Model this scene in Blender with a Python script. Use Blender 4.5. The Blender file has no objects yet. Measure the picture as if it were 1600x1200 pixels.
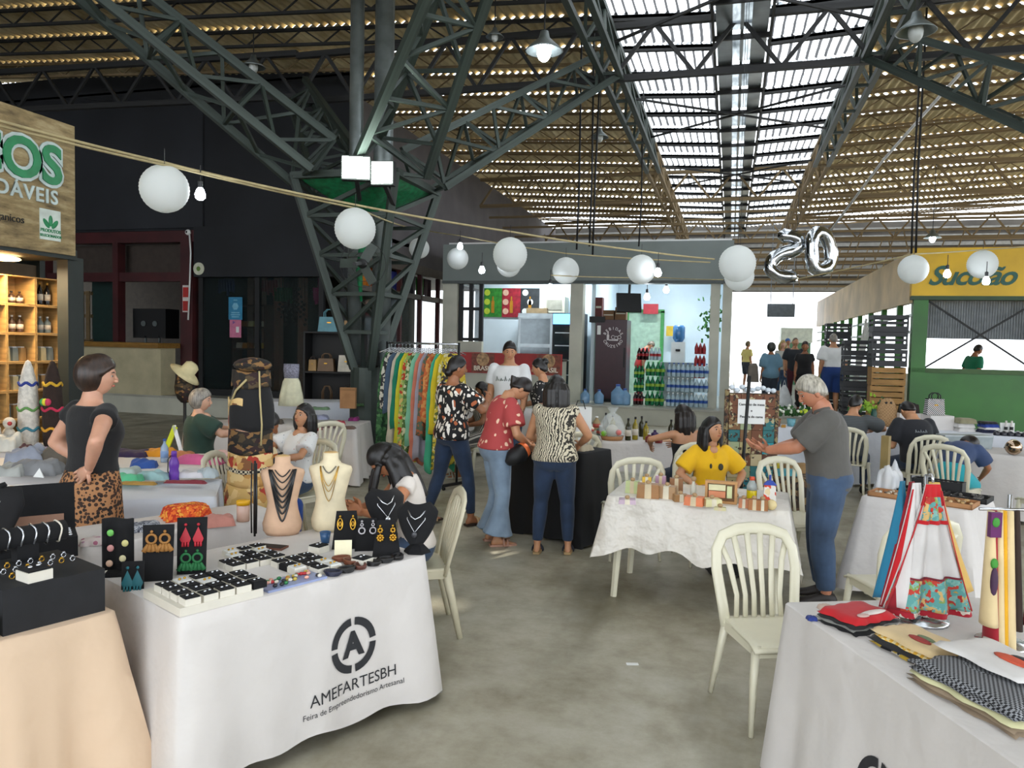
import bpy, bmesh, math, random
from math import sin, cos, pi, radians, sqrt, atan2
from mathutils import Vector, Matrix, Euler
random.seed(7)
S = bpy.context.scene
COL = S.collection
# ---------------------------------------------------------------- camera
PSI, PITCH, ROLL, F, CH = radians(15.8), radians(2.98), radians(1.25), 1200.0, 1.85
_f0 = Vector((-sin(PSI), cos(PSI), 0)); _r0 = Vector((cos(PSI), sin(PSI), 0)); _z = Vector((0, 0, 1))
FWD = _f0*cos(PITCH) - _z*sin(PITCH); _u0 = _f0*sin(PITCH) + _z*cos(PITCH)
RGT = _r0*cos(ROLL) + _u0*sin(ROLL); UPV = _u0*cos(ROLL) - _r0*sin(ROLL)
CAMP = Vector((0, 0, CH))
cd = bpy.data.cameras.new('camera'); cam = bpy.data.objects.new('camera', cd); COL.objects.link(cam)
m = Matrix((RGT, UPV, -FWD)).transposed().to_4x4(); m.translation = CAMP; cam.matrix_world = m
cd.sensor_width = 36; cd.lens = 36*F/1600; cd.clip_end = 300; cd.clip_start = .05
S.camera = cam
# ---------------------------------------------------------------- world, sun, exposure
wd = bpy.data.worlds.new('world'); S.world = wd; wd.use_nodes = True
_b = wd.node_tree.nodes['Background']; _b.inputs[0].default_value = (.87, .93, 1, 1); _b.inputs[1].default_value = 2.6
sd = bpy.data.lights.new('sun', 'SUN'); sd.energy = 5; sd.angle = radians(2); sd.color = (1, .94, .84)
sun = bpy.data.objects.new('sun', sd); COL.objects.link(sun)
sun.rotation_euler = Vector((-.25, -.35, -.9)).to_track_quat('-Z', 'Y').to_euler()
vs = S.view_settings; vs.view_transform = 'Standard'; vs.look = 'None'; vs.exposure = 0.75; vs.gamma = 1; vs.use_curve_mapping = False
S.cycles.max_bounces = 8; S.cycles.diffuse_bounces = 5; S.cycles.transparent_max_bounces = 12
S.cycles.sample_clamp_indirect = 4; S.cycles.caustics_reflective = False; S.cycles.caustics_refractive = False
# ---------------------------------------------------------------- pixels to places
def ray(px, py): return (FWD + RGT*((px-800)/F) + UPV*((600-py)/F))
def G(px, py, z=0.0):
    d = ray(px, py); t = (z-CH)/d.z; return CAMP + d*t
def D(px, py, dep): return CAMP + ray(px, py)*dep
def PX(px, py, X=None, Y=None):
    d = ray(px, py); t = X/d.x if X is not None else Y/d.y; return CAMP + d*t
def W(cx, cdp, z=0.0): return Vector((cx*cos(PSI)-cdp*sin(PSI), cx*sin(PSI)+cdp*cos(PSI), z))
def ang(deg): return radians(deg) + PSI
# ---------------------------------------------------------------- materials
MATS = {}
def _hex(c):
    if isinstance(c, str):
        c = c.lstrip('#'); v = [int(c[i:i+2], 16)/255 for i in (0, 2, 4)]
        return tuple(((x+.055)/1.055)**2.4 if x > .04045 else x/12.92 for x in v) + (1,)
    return tuple(c[:3]) + (1,)
def _nt(name):
    m = bpy.data.materials.new(name); m.use_nodes = True; nt = m.node_tree
    return m, nt, nt.nodes['Principled BSDF']
def N(nt, t, **k):
    n = nt.nodes.new(t)
    for a, b in k.items():
        if a in n.inputs: n.inputs[a].default_value = b
        else: setattr(n, a, b)
    return n
def coords(nt, scale=(1, 1, 1), rot=(0, 0, 0)):
    tc = nt.nodes.new('ShaderNodeTexCoord'); mp = nt.nodes.new('ShaderNodeMapping')
    mp.inputs['Scale'].default_value = scale; mp.inputs['Rotation'].default_value = rot
    nt.links.new(tc.outputs['Object'], mp.inputs[0]); return mp.outputs[0]
def mixc(nt, fac, a, b):
    x = nt.nodes.new('ShaderNodeMix'); x.data_type = 'RGBA'
    if hasattr(fac, 'links'): nt.links.new(fac, x.inputs[0])
    else: x.inputs[0].default_value = fac
    for s, v in ((6, a), (7, b)):
        if hasattr(v, 'links'): nt.links.new(v, x.inputs[s])
        else: x.inputs[s].default_value = _hex(v)
    return x.outputs[2]
def ramp(nt, fac, stops, interp='LINEAR'):
    r = nt.nodes.new('ShaderNodeValToRGB'); r.color_ramp.interpolation = interp
    e = r.color_ramp.elements
    while len(e) < len(stops): e.new(.5)
    for i, (p, c) in enumerate(stops): e[i].position = p; e[i].color = _hex(c)
    nt.links.new(fac, r.inputs[0]); return r.outputs[0]
def bump(nt, p, h, st, dist=.01):
    b = nt.nodes.new('ShaderNodeBump'); b.inputs['Strength'].default_value = st; b.inputs['Distance'].default_value = dist
    nt.links.new(h, b.inputs['Height']); nt.links.new(b.outputs[0], p.inputs['Normal'])
def mat(name, col, rough=.6, metal=0, var=.12, vs=8, bmp=0, bs=60, emit=0, trans=0, alpha=1, spec=None, sheen=0, ecol=None, stretch=(1, 1, 1), bd=.01):
    if name in MATS: return MATS[name]
    m, nt, p = _nt(name); MATS[name] = m
    p.inputs['Roughness'].default_value = rough; p.inputs['Metallic'].default_value = metal
    c = _hex(col)
    if var:
        v = coords(nt, stretch); n = N(nt, 'ShaderNodeTexNoise', Scale=vs, Detail=4.0); nt.links.new(v, n.inputs['Vector'])
        lo = tuple(x*(1-var*1.6) for x in c[:3]); hi = tuple(min(1, x*(1+var*.9)) for x in c[:3])
        nt.links.new(ramp(nt, n.outputs[0], [(.3, lo), (.7, hi)]), p.inputs['Base Color'])
    else: p.inputs['Base Color'].default_value = c
    if bmp:
        v = coords(nt, stretch); n2 = N(nt, 'ShaderNodeTexNoise', Scale=bs, Detail=3.0); nt.links.new(v, n2.inputs['Vector']); bump(nt, p, n2.outputs[0], bmp, bd)
    if emit: p.inputs['Emission Color'].default_value = _hex(ecol or col); p.inputs['Emission Strength'].default_value = emit
    if trans: p.inputs['Transmission Weight'].default_value = trans; p.inputs['IOR'].default_value = 1.3
    if alpha < 1: p.inputs['Alpha'].default_value = alpha
    if spec is not None: p.inputs['Specular IOR Level'].default_value = spec
    if sheen: p.inputs['Sheen Weight'].default_value = sheen
    return m
def pmat(name, kind, cols, scale=30, rough=.8, stretch=(1, 1, 1), thr=.5, rot=(0, 0, 0), dist=3):
    """cloth prints: spots, cells (random colours), stripes, zebra, checker, leaves"""
    if name in MATS: return MATS[name]
    m, nt, p = _nt(name); MATS[name] = m; p.inputs['Roughness'].default_value = rough
    v = coords(nt, stretch, rot); L = nt.links.new
    if kind in ('spots', 'leaves'):
        if kind == 'leaves':
            nz = N(nt, 'ShaderNodeTexNoise', Scale=scale*.35); L(v, nz.inputs['Vector'])
            ad = nt.nodes.new('ShaderNodeMixRGB'); ad.blend_type = 'ADD'; ad.inputs[0].default_value = .12; L(v, ad.inputs[1]); L(nz.outputs[1], ad.inputs[2]); v = ad.outputs[0]
        t = N(nt, 'ShaderNodeTexVoronoi', Scale=scale); L(v, t.inputs['Vector'])
        sep = nt.nodes.new('ShaderNodeSeparateColor'); L(t.outputs['Color'], sep.inputs[0])
        k = len(cols)-1; c2 = ramp(nt, sep.outputs[0], [(i/k, cols[i+1]) for i in range(k)], 'CONSTANT')
        mk = ramp(nt, t.outputs['Distance'], [(0, (1, 1, 1)), (thr, (0, 0, 0))], 'CONSTANT')
        o = mixc(nt, mk, cols[0], c2)
    elif kind == 'cells':
        nz = N(nt, 'ShaderNodeTexNoise', Scale=scale*.8); L(v, nz.inputs['Vector'])
        ad = nt.nodes.new('ShaderNodeMixRGB'); ad.blend_type = 'ADD'; ad.inputs[0].default_value = .06; L(v, ad.inputs[1]); L(nz.outputs[1], ad.inputs[2])
        t = N(nt, 'ShaderNodeTexVoronoi', Scale=scale); L(ad.outputs[0], t.inputs['Vector'])
        sep = nt.nodes.new('ShaderNodeSeparateColor'); L(t.outputs['Color'], sep.inputs[0])
        k = len(cols); o = ramp(nt, sep.outputs[0], [(i/k, cols[i]) for i in range(k)], 'CONSTANT')
    elif kind in ('stripes', 'zebra'):
        t = N(nt, 'ShaderNodeTexWave', Scale=scale, Distortion=(dist if kind == 'zebra' else 0.0)); t.inputs['Detail Scale'].default_value = 1.2; L(v, t.inputs['Vector'])
        k = len(cols); o = ramp(nt, t.outputs[0], [(i/k if k > 2 else (0, thr)[i], cols[i]) for i in range(k)], 'CONSTANT')
    elif kind == 'checker':
        t = N(nt, 'ShaderNodeTexChecker', Scale=scale); L(v, t.inputs['Vector'])
        t.inputs[1].default_value = _hex(cols[0]); t.inputs[2].default_value = _hex(cols[1]); o = t.outputs[0]
    L(o, p.inputs['Base Color']); return m
def glass(name, col=(.8, .9, .95), alpha=.25, rough=.05):
    if name in MATS: return MATS[name]
    m, nt, p = _nt(name); MATS[name] = m
    p.inputs['Base Color'].default_value = _hex(col); p.inputs['Roughness'].default_value = rough; p.inputs['Alpha'].default_value = alpha
    return m
# ---------------------------------------------------------------- mesh builder
class M:
    def __init__(s): s.v = []; s.f = []
    def add(s, v, f):
        o = len(s.v); s.v += [tuple(x) for x in v]; s.f += [tuple(i+o for i in q) for q in f]; return s
    def box(s, c, d, rz=0, taper=1, R=None):
        x, y, z = d[0]/2, d[1]/2, d[2]/2; vs = []
        for k, t in ((-z, 1), (z, taper)):
            for a, b in ((-x, -y), (x, -y), (x, y), (-x, y)):
                p = Vector((a*t, b*t, k))
                if R is not None: p = R @ p
                elif rz: p = Matrix.Rotation(rz, 3, 'Z') @ p
                vs.append(p+Vector(c))
        return s.add(vs, [(3, 2, 1, 0), (4, 5, 6, 7), (0, 1, 5, 4), (1, 2, 6, 5), (2, 3, 7, 6), (3, 0, 4, 7)])
    def bx(s, x0, x1, y0, y1, z0, z1): return s.box(((x0+x1)/2, (y0+y1)/2, (z0+z1)/2), (abs(x1-x0), abs(y1-y0), abs(z1-z0)))
    def bar(s, a, b, w, h=None, up=(0, 0, 1)):
        a, b = Vector(a), Vector(b); h = h or w; d = b-a; l = d.length
        if l < 1e-6: return s
        d /= l; u = Vector(up)
        if abs(d.dot(u)) > .97: u = Vector((1, 0, 0))
        x = d.cross(u).normalized(); u = x.cross(d)
        vs = [p + x*(i*w/2) + u*(j*h/2) for p in (a, b) for i, j in ((-1, -1), (1, -1), (1, 1), (-1, 1))]
        return s.add(vs, [(3, 2, 1, 0), (4, 5, 6, 7), (0, 1, 5, 4), (1, 2, 6, 5), (2, 3, 7, 6), (3, 0, 4, 7)])
    def tube(s, pts, r, n=8, cap=True, closed=False, flat=1.0):
        pts = [Vector(p) for p in pts]; k = len(pts); rr = r if isinstance(r, (list, tuple)) else [r]*k
        vs = []; ref = None
        for i, p in enumerate(pts):
            a = pts[(i-1) % k] if (i or closed) else p; b = pts[(i+1) % k] if (i < k-1 or closed) else p
            d = (b-a); d = d.normalized() if d.length > 1e-9 else Vector((0, 0, 1))
            if ref is None: ref = Vector((0, 0, 1)) if abs(d.z) < .9 else Vector((1, 0, 0))
            x = d.cross(ref)
            x = x.normalized() if x.length > 1e-6 else Vector((1, 0, 0)); ref = x.cross(d)
            for j in range(n):
                t = 2*pi*j/n; vs.append(p + x*(cos(t)*rr[i]) + ref*(sin(t)*rr[i]*flat))
        fs = []
        for i in range(k if closed else k-1):
            for j in range(n):
                a, b = i*n+j, i*n+(j+1) % n; c, d = ((i+1) % k)*n+(j+1) % n, ((i+1) % k)*n+j
                fs.append((a, b, c, d))
        if cap and not closed: fs += [tuple(range(n-1, -1, -1)), tuple((k-1)*n+j for j in range(n))]
        return s.add(vs, fs)
    def cyl(s, a, b, r0, r1=None, n=12, cap=True): return s.tube([a, b], [r0, r0 if r1 is None else r1], n, cap)
    def lathe(s, prof, c=(0, 0, 0), n=16, sx=1, sy=1, R=None):
        vs = []; c = Vector(c)
        for r, z in prof:
            for j in range(n):
                t = 2*pi*j/n; p = Vector((r*cos(t)*sx, r*sin(t)*sy, z))
                vs.append((R @ p if R is not None else p)+c)
        k = len(prof); fs = [(i*n+j, i*n+(j+1) % n, (i+1)*n+(j+1) % n, (i+1)*n+j) for i in range(k-1) for j in range(n)]
        if prof[0][0] > 1e-5: fs.append(tuple(range(n-1, -1, -1)))
        if prof[-1][0] > 1e-5: fs.append(tuple((k-1)*n+j for j in range(n)))
        return s.add(vs, fs)
    def ball(s, c, r, n=12, k=8, R=None):
        r = (r, r, r) if not isinstance(r, (tuple, list)) else r
        vs = []; c = Vector(c)
        for i in range(k+1):
            a = -pi/2+pi*i/k
            a = max(min(a, pi/2-.02), -pi/2+.02)
            for j in range(n):
                t = 2*pi*j/n; p = Vector((r[0]*cos(a)*cos(t), r[1]*cos(a)*sin(t), r[2]*sin(a)))
                vs.append((R @ p if R is not None else p)+c)
        fs = [(i*n+j, i*n+(j+1) % n, (i+1)*n+(j+1) % n, (i+1)*n+j) for i in range(k) for j in range(n)]
        fs += [tuple(range(n-1, -1, -1)), tuple(k*n+j for j in range(n))]
        return s.add(vs, fs)
    def loft(s, rings, cap=True):
        n = len(rings[0]); vs = [p for r in rings for p in r]; k = len(rings)
        fs = [(i*n+j, i*n+(j+1) % n, (i+1)*n+(j+1) % n, (i+1)*n+j) for i in range(k-1) for j in range(n)]
        if cap: fs += [tuple(range(n-1, -1, -1)), tuple((k-1)*n+j for j in range(n))]
        return s.add(vs, fs)
    def grid(s, fn, nu, nv, thick=0):
        vs = [Vector(fn(i/nu, j/nv)) for j in range(nv+1) for i in range(nu+1)]
        q = lambda i, j: j*(nu+1)+i
        fs = [(q(i, j), q(i+1, j), q(i+1, j+1), q(i, j+1)) for j in range(nv) for i in range(nu)]
        if thick:
            o = len(vs); nrm = []
            for j in range(nv+1):
                for i in range(nu+1):
                    a = vs[q(min(i+1, nu), j)]-vs[q(max(i-1, 0), j)]; b = vs[q(i, min(j+1, nv))]-vs[q(i, max(j-1, 0))]
                    c = a.cross(b); nrm.append(c.normalized() if c.length > 1e-12 else Vector((0, 0, 1)))
            vs += [vs[i]-nrm[i]*thick for i in range(o)]
            fs += [tuple(o+i for i in reversed(f)) for f in fs]
            rim = [q(i, 0) for i in range(nu+1)]+[q(nu, j) for j in range(1, nv+1)]+[q(i, nv) for i in range(nu-1, -1, -1)]+[q(0, j) for j in range(nv-1, 0, -1)]
            for a, b in zip(rim, rim[1:]+rim[:1]): fs.append((b, a, a+o, b+o))
        return s.add(vs, fs)
    def poly(s, pts, th, up=(0, 0, 1)):
        pts = [Vector(p) for p in pts]; u = Vector(up)*th; n = len(pts)
        return s.add(pts+[p+u for p in pts], [tuple(range(n-1, -1, -1)), tuple(range(n, 2*n))]+[(i, (i+1) % n, (i+1) % n+n, i+n) for i in range(n)])
    def xf(s, mtx): s.v = [tuple(mtx @ Vector(p)) for p in s.v]; return s
    def mesh(s, name, mt=None, smooth=False):
        me = bpy.data.meshes.new(name); me.from_pydata(s.v, [], s.f); me.update()
        if smooth: me.shade_smooth()
        if mt: me.materials.append(mt)
        return me
    def build(s, name, mt, parent=None, smooth=False, loc=None, rz=0, fix=False):
        me = s.mesh(name, mt, smooth)
        if fix: recalc(me)
        o = bpy.data.objects.new(name, me); COL.objects.link(o)
        if parent is not None: o.parent = parent
        if loc is not None: o.location = loc
        if rz: o.rotation_euler = (0, 0, rz)
        return o
def recalc(me):
    b = bmesh.new(); b.from_mesh(me); bmesh.ops.recalc_face_normals(b, faces=b.faces); b.to_mesh(me); b.free()
def sm(me, angle=40):
    me.shade_smooth()
    try: me.set_sharp_from_angle(angle=radians(angle))
    except Exception: pass
def tag(o, label, cat, group=None, kind=None):
    if label: o['label'] = label
    if cat: o['category'] = cat
    if group: o['group'] = group
    if kind: o['kind'] = kind
    return o
def thing(name, label, cat, loc=(0, 0, 0), rz=0, group=None):
    o = bpy.data.objects.new(name, None); COL.objects.link(o); o.location = loc; o.rotation_euler = (0, 0, rz); o.empty_display_size = .05
    return tag(o, label, cat, group)
def struct(o): o['kind'] = 'structure'; return o
def dup(root, loc=None, rz=None, label=None, group=None, parent=None):
    r = root.copy(); COL.objects.link(r)
    if loc is not None: r.location = loc
    if rz is not None: r.rotation_euler = (r.rotation_euler[0], r.rotation_euler[1], rz)
    if label: r['label'] = label
    if group: r['group'] = group
    if parent is not None: r.parent = parent
    for ch in list(root.children):
        c = ch.copy(); COL.objects.link(c); c.parent = r
        for g in list(ch.children):
            d = g.copy(); COL.objects.link(d); d.parent = c
    return r
def inst(name, me, parent, loc=(0, 0, 0), rot=(0, 0, 0), scale=None):
    o = bpy.data.objects.new(name, me); COL.objects.link(o); o.location = loc; o.rotation_euler = rot
    if scale: o.scale = scale if isinstance(scale, (tuple, list)) else (scale,)*3
    if parent is not None: o.parent = parent
    return o
TMPS = bpy.data.scenes.new('workbench')
def evalmesh(o):
    TMPS.collection.objects.link(o); vl = TMPS.view_layers[0]; vl.update(); dg = vl.depsgraph
    return bpy.data.meshes.new_from_object(o.evaluated_get(dg), depsgraph=dg)
def remesh(mb, voxel, smooth=4, fac=.5):
    me = mb.mesh('tmp'); o = bpy.data.objects.new('tmp', me)
    r = o.modifiers.new('r', 'REMESH'); r.mode = 'VOXEL'; r.voxel_size = voxel; r.use_smooth_shade = True
    if smooth: q = o.modifiers.new('s', 'SMOOTH'); q.factor = fac; q.iterations = smooth
    res = evalmesh(o)
    bpy.data.objects.remove(o); bpy.data.meshes.remove(me); return res
def tomb(me):
    b = M(); b.v = [tuple(v.co) for v in me.vertices]; b.f = [tuple(p.vertices) for p in me.polygons]; return b
_TX = {}
def text(s, size=.1, ext=0.0, off=0.0, shear=0, align='CENTER', sp=1.0):
    key = (s, size, ext, off, shear, align, sp)
    if key not in _TX:
        c = bpy.data.curves.new('t', 'FONT'); c.body = s; c.size = size; c.extrude = ext; c.offset = off; c.shear = shear; c.align_x = align; c.align_y = 'CENTER'; c.space_character = sp; c.resolution_u = 4
        o = bpy.data.objects.new('t', c); me = evalmesh(o); bpy.data.objects.remove(o); bpy.data.curves.remove(c)
        _TX[key] = ([tuple(v.co) for v in me.vertices], [tuple(p.vertices) for p in me.polygons]); bpy.data.meshes.remove(me)
    b = M(); b.v = list(_TX[key][0]); b.f = list(_TX[key][1]); return b
def arc_ring(r0, r1, a0, a1, n=10, c=(0, 0)):
    b = M(); vs = []
    for i in range(n+1):
        a = a0+(a1-a0)*i/n; vs += [(c[0]+r0*cos(a), c[1]+r0*sin(a), 0), (c[0]+r1*cos(a), c[1]+r1*sin(a), 0)]
    return b.add(vs, [(2*i, 2*i+1, 2*i+3, 2*i+2) for i in range(n)])
# ================================================================ materials of the hall
def floor_mat():
    m, nt, p = _nt('concrete_floor'); L = nt.links.new
    v = coords(nt); n1 = N(nt, 'ShaderNodeTexNoise', Scale=.55, Detail=8.0, Roughness=.65); L(v, n1.inputs['Vector'])
    c1 = ramp(nt, n1.outputs[0], [(.3, '#746a54'), (.45, '#9c9580'), (.58, '#b2ae9d'), (.75, '#c9c6b9')])
    n2 = N(nt, 'ShaderNodeTexNoise', Scale=3.2, Detail=10.0, Roughness=.7); L(v, n2.inputs['Vector'])
    c2 = ramp(nt, n2.outputs[0], [(.3, '#655e4b'), (.5, '#9c9786'), (.7, '#bbb9ad')])
    c = mixc(nt, .45, c1, c2)
    n3 = N(nt, 'ShaderNodeTexNoise', Scale=1.3, Detail=6.0); L(coords(nt, (1, .35, 1)), n3.inputs['Vector'])
    mk = ramp(nt, n3.outputs[0], [(.5, (0, 0, 0)), (.68, (1, 1, 1))])
    c = mixc(nt, mk, c, '#67604c'); L(c, p.inputs['Base Color'])
    L(ramp(nt, n2.outputs[0], [(.3, (.55, .55, .55)), (.7, (.34, .34, .34))]), p.inputs['Roughness'])
    bump(nt, p, n2.outputs[0], .08); return m
FLOOR = floor_mat()
def sheet_mat(name, lo, hi, tr, dirt):
    m, nt, p = _nt(name); L = nt.links.new; out = nt.nodes['Material Output']
    v = coords(nt, (1, .3, 1)); n = N(nt, 'ShaderNodeTexNoise', Scale=2.2, Detail=7.0, Roughness=.7); L(v, n.inputs['Vector'])
    c = ramp(nt, n.outputs[0], [(.3, lo), (.68, hi)]); L(c, p.inputs['Base Color']); p.inputs['Roughness'].default_value = .85
    if tr:
        t = nt.nodes.new('ShaderNodeBsdfTranslucent'); x = nt.nodes.new('ShaderNodeMixShader'); x.inputs[0].default_value = tr
        L(c, t.inputs[0]); L(p.outputs[0], x.inputs[1]); L(t.outputs[0], x.inputs[2]); L(x.outputs[0], out.inputs[0])
    return m
TAN = sheet_mat('fibre_sheet_tan', '#a08c66', '#e4d6b0', 0, 1)
SKY = sheet_mat('skylight_sheet', '#9aa0a4', '#f2f6fa', .85, 1)
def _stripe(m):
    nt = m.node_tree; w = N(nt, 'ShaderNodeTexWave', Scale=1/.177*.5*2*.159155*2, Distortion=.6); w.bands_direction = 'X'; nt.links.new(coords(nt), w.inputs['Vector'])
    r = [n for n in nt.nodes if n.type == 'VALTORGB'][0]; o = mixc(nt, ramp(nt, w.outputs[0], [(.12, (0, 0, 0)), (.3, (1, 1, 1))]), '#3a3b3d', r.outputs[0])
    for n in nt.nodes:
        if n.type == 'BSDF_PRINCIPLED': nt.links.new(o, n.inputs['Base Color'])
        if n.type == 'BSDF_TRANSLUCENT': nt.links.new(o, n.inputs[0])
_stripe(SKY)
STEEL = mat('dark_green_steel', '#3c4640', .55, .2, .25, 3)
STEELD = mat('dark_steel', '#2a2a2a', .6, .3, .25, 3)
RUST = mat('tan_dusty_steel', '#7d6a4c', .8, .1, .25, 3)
PIPE = mat('galvanised_pipe', '#7d8584', .4, .6, .2, 4)
DARKW = mat('black_painted_wall', '#16181d', .7, 0, .3, .8)
DARKW2 = mat('charcoal_panel', '#23252a', .7, 0, .2, .8)
GREYW = mat('grey_painted_wall', '#5d595b', .8, 0, .12, 1.2)
FASC = mat('grey_green_fascia', '#78807d', .6, 0, .08, 1)
CREAM = mat('cream_paint', '#b9b8a8', .6, 0, .08, 2)
MAROON = mat('maroon_paint', '#43181a', .5, 0, .2, 2)
WHITEP = mat('white_paint', '#dedfdc', .5, 0, .05, 2)
WALLT = mat('white_tile', '#cfdde6', .25, 0, .04, 2)
BLACK = mat('black_matt', '#0c0c0d', .6, 0, .2, 5)
GREENP = mat('green_booth_paint', '#2c6a1e', .4, 0, .14, 1.5)
YELP = mat('yellow_booth_paint', '#d2a70c', .45, 0, .12, 1.5)
# ================================================================ floor and raised floors
struct(M().bx(-34, 34, -14, 60, -.2, 0).build('floor', FLOOR))
TILEF = mat('pale_floor_tile', '#a8a69a', .3, 0, .12, 1.5)
def platform(x0, x1, y0, y1, z, nm):
    p = struct(M().bx(x0, x1, y0+.04, y1, 0.001, z-.05).build(nm, CREAM))
    M().bx(x0, x1, y0, y1, z-.05, z).build('step_slab', TILEF, p); return p
platform(-24, -7.25, 15.2, 30, .45, 'floor_left_shops')
platform(-7.2, .15, 18.3, 27, .42, 'floor_bar')
platform(.2, 2.9, 17.2, 46, .45, 'floor_passage')
platform(2.95, 15, 15.0, 27, .42, 'floor_juice_booth')
# ================================================================ roof
UB = M().box((0, 0, .5), (1, 1, 1)).mesh('bar')
_bars = {}
def barI(name, a, b, w, mt, parent, h=None):
    me = _bars.get(mt.name)
    if me is None: me = UB.copy(); me.materials.append(mt); _bars[mt.name] = me
    a, b = Vector(a), Vector(b); d = b-a; o = bpy.data.objects.new(name, me); COL.objects.link(o)
    q = d.to_track_quat('Z', 'Y'); o.matrix_world = Matrix.Translation(a) @ q.to_matrix().to_4x4() @ Matrix.Diagonal((w, h or w, d.length, 1))
    if parent is not None: o.parent = parent; 
    return o
ceiling = bpy.data.objects.new('ceiling', None); COL.objects.link(ceiling); struct(ceiling)
RZ = lambda x: 7.42 + .055*abs(x)
PITCHY, AMP, WL = 1.4, .027, .177
def sheet(x0, x1, y0, y1, ph):
    n = int(abs(x1-x0)/WL*6); b = M(); vs = []
    for y, dz in ((y0, 0), (y1, .05)):
        for i in range(n+1):
            x = x0+(x1-x0)*i/n; vs.append((x, y, RZ(x)+dz+AMP*sin(2*pi*x/WL+ph)))
    return b.add(vs, [(i, i+1, n+1+i+1, n+1+i) for i in range(n)])
rows = 33
for k in range(rows):
    y0 = -9+k*PITCHY; y1 = y0+PITCHY+.12; ph = pi*(k % 2)
    xl = -20 if y0 < 16 else -13
    far = y0 > 33
    sheet(xl, -2.2, y0, y1, ph).build('roof_sheet_run', SKY if far else TAN, ceiling, True)
    sheet(2.2, 20, y0, y1, ph).build('roof_sheet_run', SKY if far else TAN, ceiling, True)
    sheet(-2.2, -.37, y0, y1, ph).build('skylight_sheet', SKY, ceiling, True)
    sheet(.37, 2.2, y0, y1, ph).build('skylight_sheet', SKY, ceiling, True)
    near = y0 < 14
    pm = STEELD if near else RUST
    for x0, x1 in ((xl, -2.2), (-2.2, -.45), (.45, 2.2), (2.2, 20)):
        inner = abs(x0) < 3 and abs(x1) < 3
        b = M(); z0, z1 = RZ(x0)-.06, RZ(x1)-.06
        b.bar((x0, y0+.02, z0), (x1, y0+.02, z1), .07, .05); None if inner else b.bar((x0, y0+.02, z0-.28), (x1, y0+.02, z1-.28), .06, .05)
        nz = int((x1-x0)/.42) if not inner else 0
        if inner: b.bar((x0, y0+.02, z0-.02), (x1, y0+.02, z1-.02), .07, .1)
        for i in range(nz):
            xa = x0+(x1-x0)*i/nz; xb = x0+(x1-x0)*(i+1)/nz; za = z0+(z1-z0)*i/nz
            b.bar((xa, y0+.02, za-(.28 if i % 2 else 0)), (xb, y0+.02, za-(0 if i % 2 else .28)), .025)
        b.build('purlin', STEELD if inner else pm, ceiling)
YE = -9+rows*PITCHY
GUT = mat('gutter_zinc', '#8b9296', .35, .7, .25, 1.5)
g = M(); g.bx(-.36, -.15, -9, YE, 7.02, 7.05); g.bx(.15, .36, -9, YE, 7.02, 7.05); g.bx(-.025, .025, -9, YE, 7.0, 7.05); g.bx(-.4, -.36, -9, YE, 7.02, 7.5); g.bx(.36, .4, -9, YE, 7.02, 7.5); g.build('gutter', GUT, ceiling)
PANEL = sheet_mat('gutter_bright_patch', '#7d8488', '#e6ecf0', .8, 1)  # translucent strips added to stand in for bright patches of light along the gutter
for k in range(rows):
    for x in (-.15, .025): M().bx(x, x+.125, -8.9+k*PITCHY, -7.75+k*PITCHY, 7.03, 7.035).build('bright_patch_panel', PANEL, ceiling)
for k in range(0, rows): M().bx(-.45, .45, -9+k*PITCHY, -8.95+k*PITCHY, 6.94, 7.02).build('gutter_strap', STEELD, ceiling)
for x in (-.45, .45): M().bx(x-.02, x+.02, -9, YE, 6.95, 7.06).build('gutter_edge_beam', STEELD, ceiling)
# primary trusses along the hall
def truss(a, b, up, h, w, n, mt, parent, name='roof_truss', chord=.09, web=.05, twin=True):
    a, b, up = Vector(a), Vector(b), Vector(up).normalized(); d = (b-a); sd = d.cross(up).normalized()*w/2
    t = bpy.data.objects.new(name, None); COL.objects.link(t); t.parent = parent
    lo = [a-sd, a+sd] if twin else [a]
    for q in lo: barI('chord', q, q+d, chord, mt, t)
    barI('chord', a+up*h, b+up*h, chord, mt, t)
    for i in range(n):
        f0, f1 = i/n, (i+1)/n; fm = (f0+f1)/2
        for q in lo:
            barI('brace', q+d*f0, a+d*fm+up*h, web, mt, t); barI('brace', a+d*fm+up*h, q+d*f1, web, mt, t)
        if twin: barI('brace', lo[0]+d*f0, lo[1]+d*f0, web, mt, t)
    return t
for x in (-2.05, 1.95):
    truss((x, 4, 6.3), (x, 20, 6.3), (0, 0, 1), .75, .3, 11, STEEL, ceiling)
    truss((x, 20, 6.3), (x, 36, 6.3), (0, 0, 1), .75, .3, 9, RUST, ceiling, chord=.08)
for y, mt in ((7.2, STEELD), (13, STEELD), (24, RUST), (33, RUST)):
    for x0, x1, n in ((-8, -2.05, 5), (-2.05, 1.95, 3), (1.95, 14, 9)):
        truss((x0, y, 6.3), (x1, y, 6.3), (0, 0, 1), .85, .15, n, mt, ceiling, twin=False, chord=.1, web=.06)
truss((-16, 13, 6.6), (-8, 13, 6.4), (0, 0, 1), .8, .15, 6, STEELD, ceiling, twin=False, chord=.1)
# horizontal wind braces under the skylight
for y in (10, 16, 22):
    barI('wind_brace', (-2.05, y, 6.9), (1.95, y+3, 6.9), .04, STEELD, ceiling); barI('wind_brace', (1.95, y, 6.9), (-2.05, y+3, 6.9), .04, STEELD, ceiling)
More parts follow.
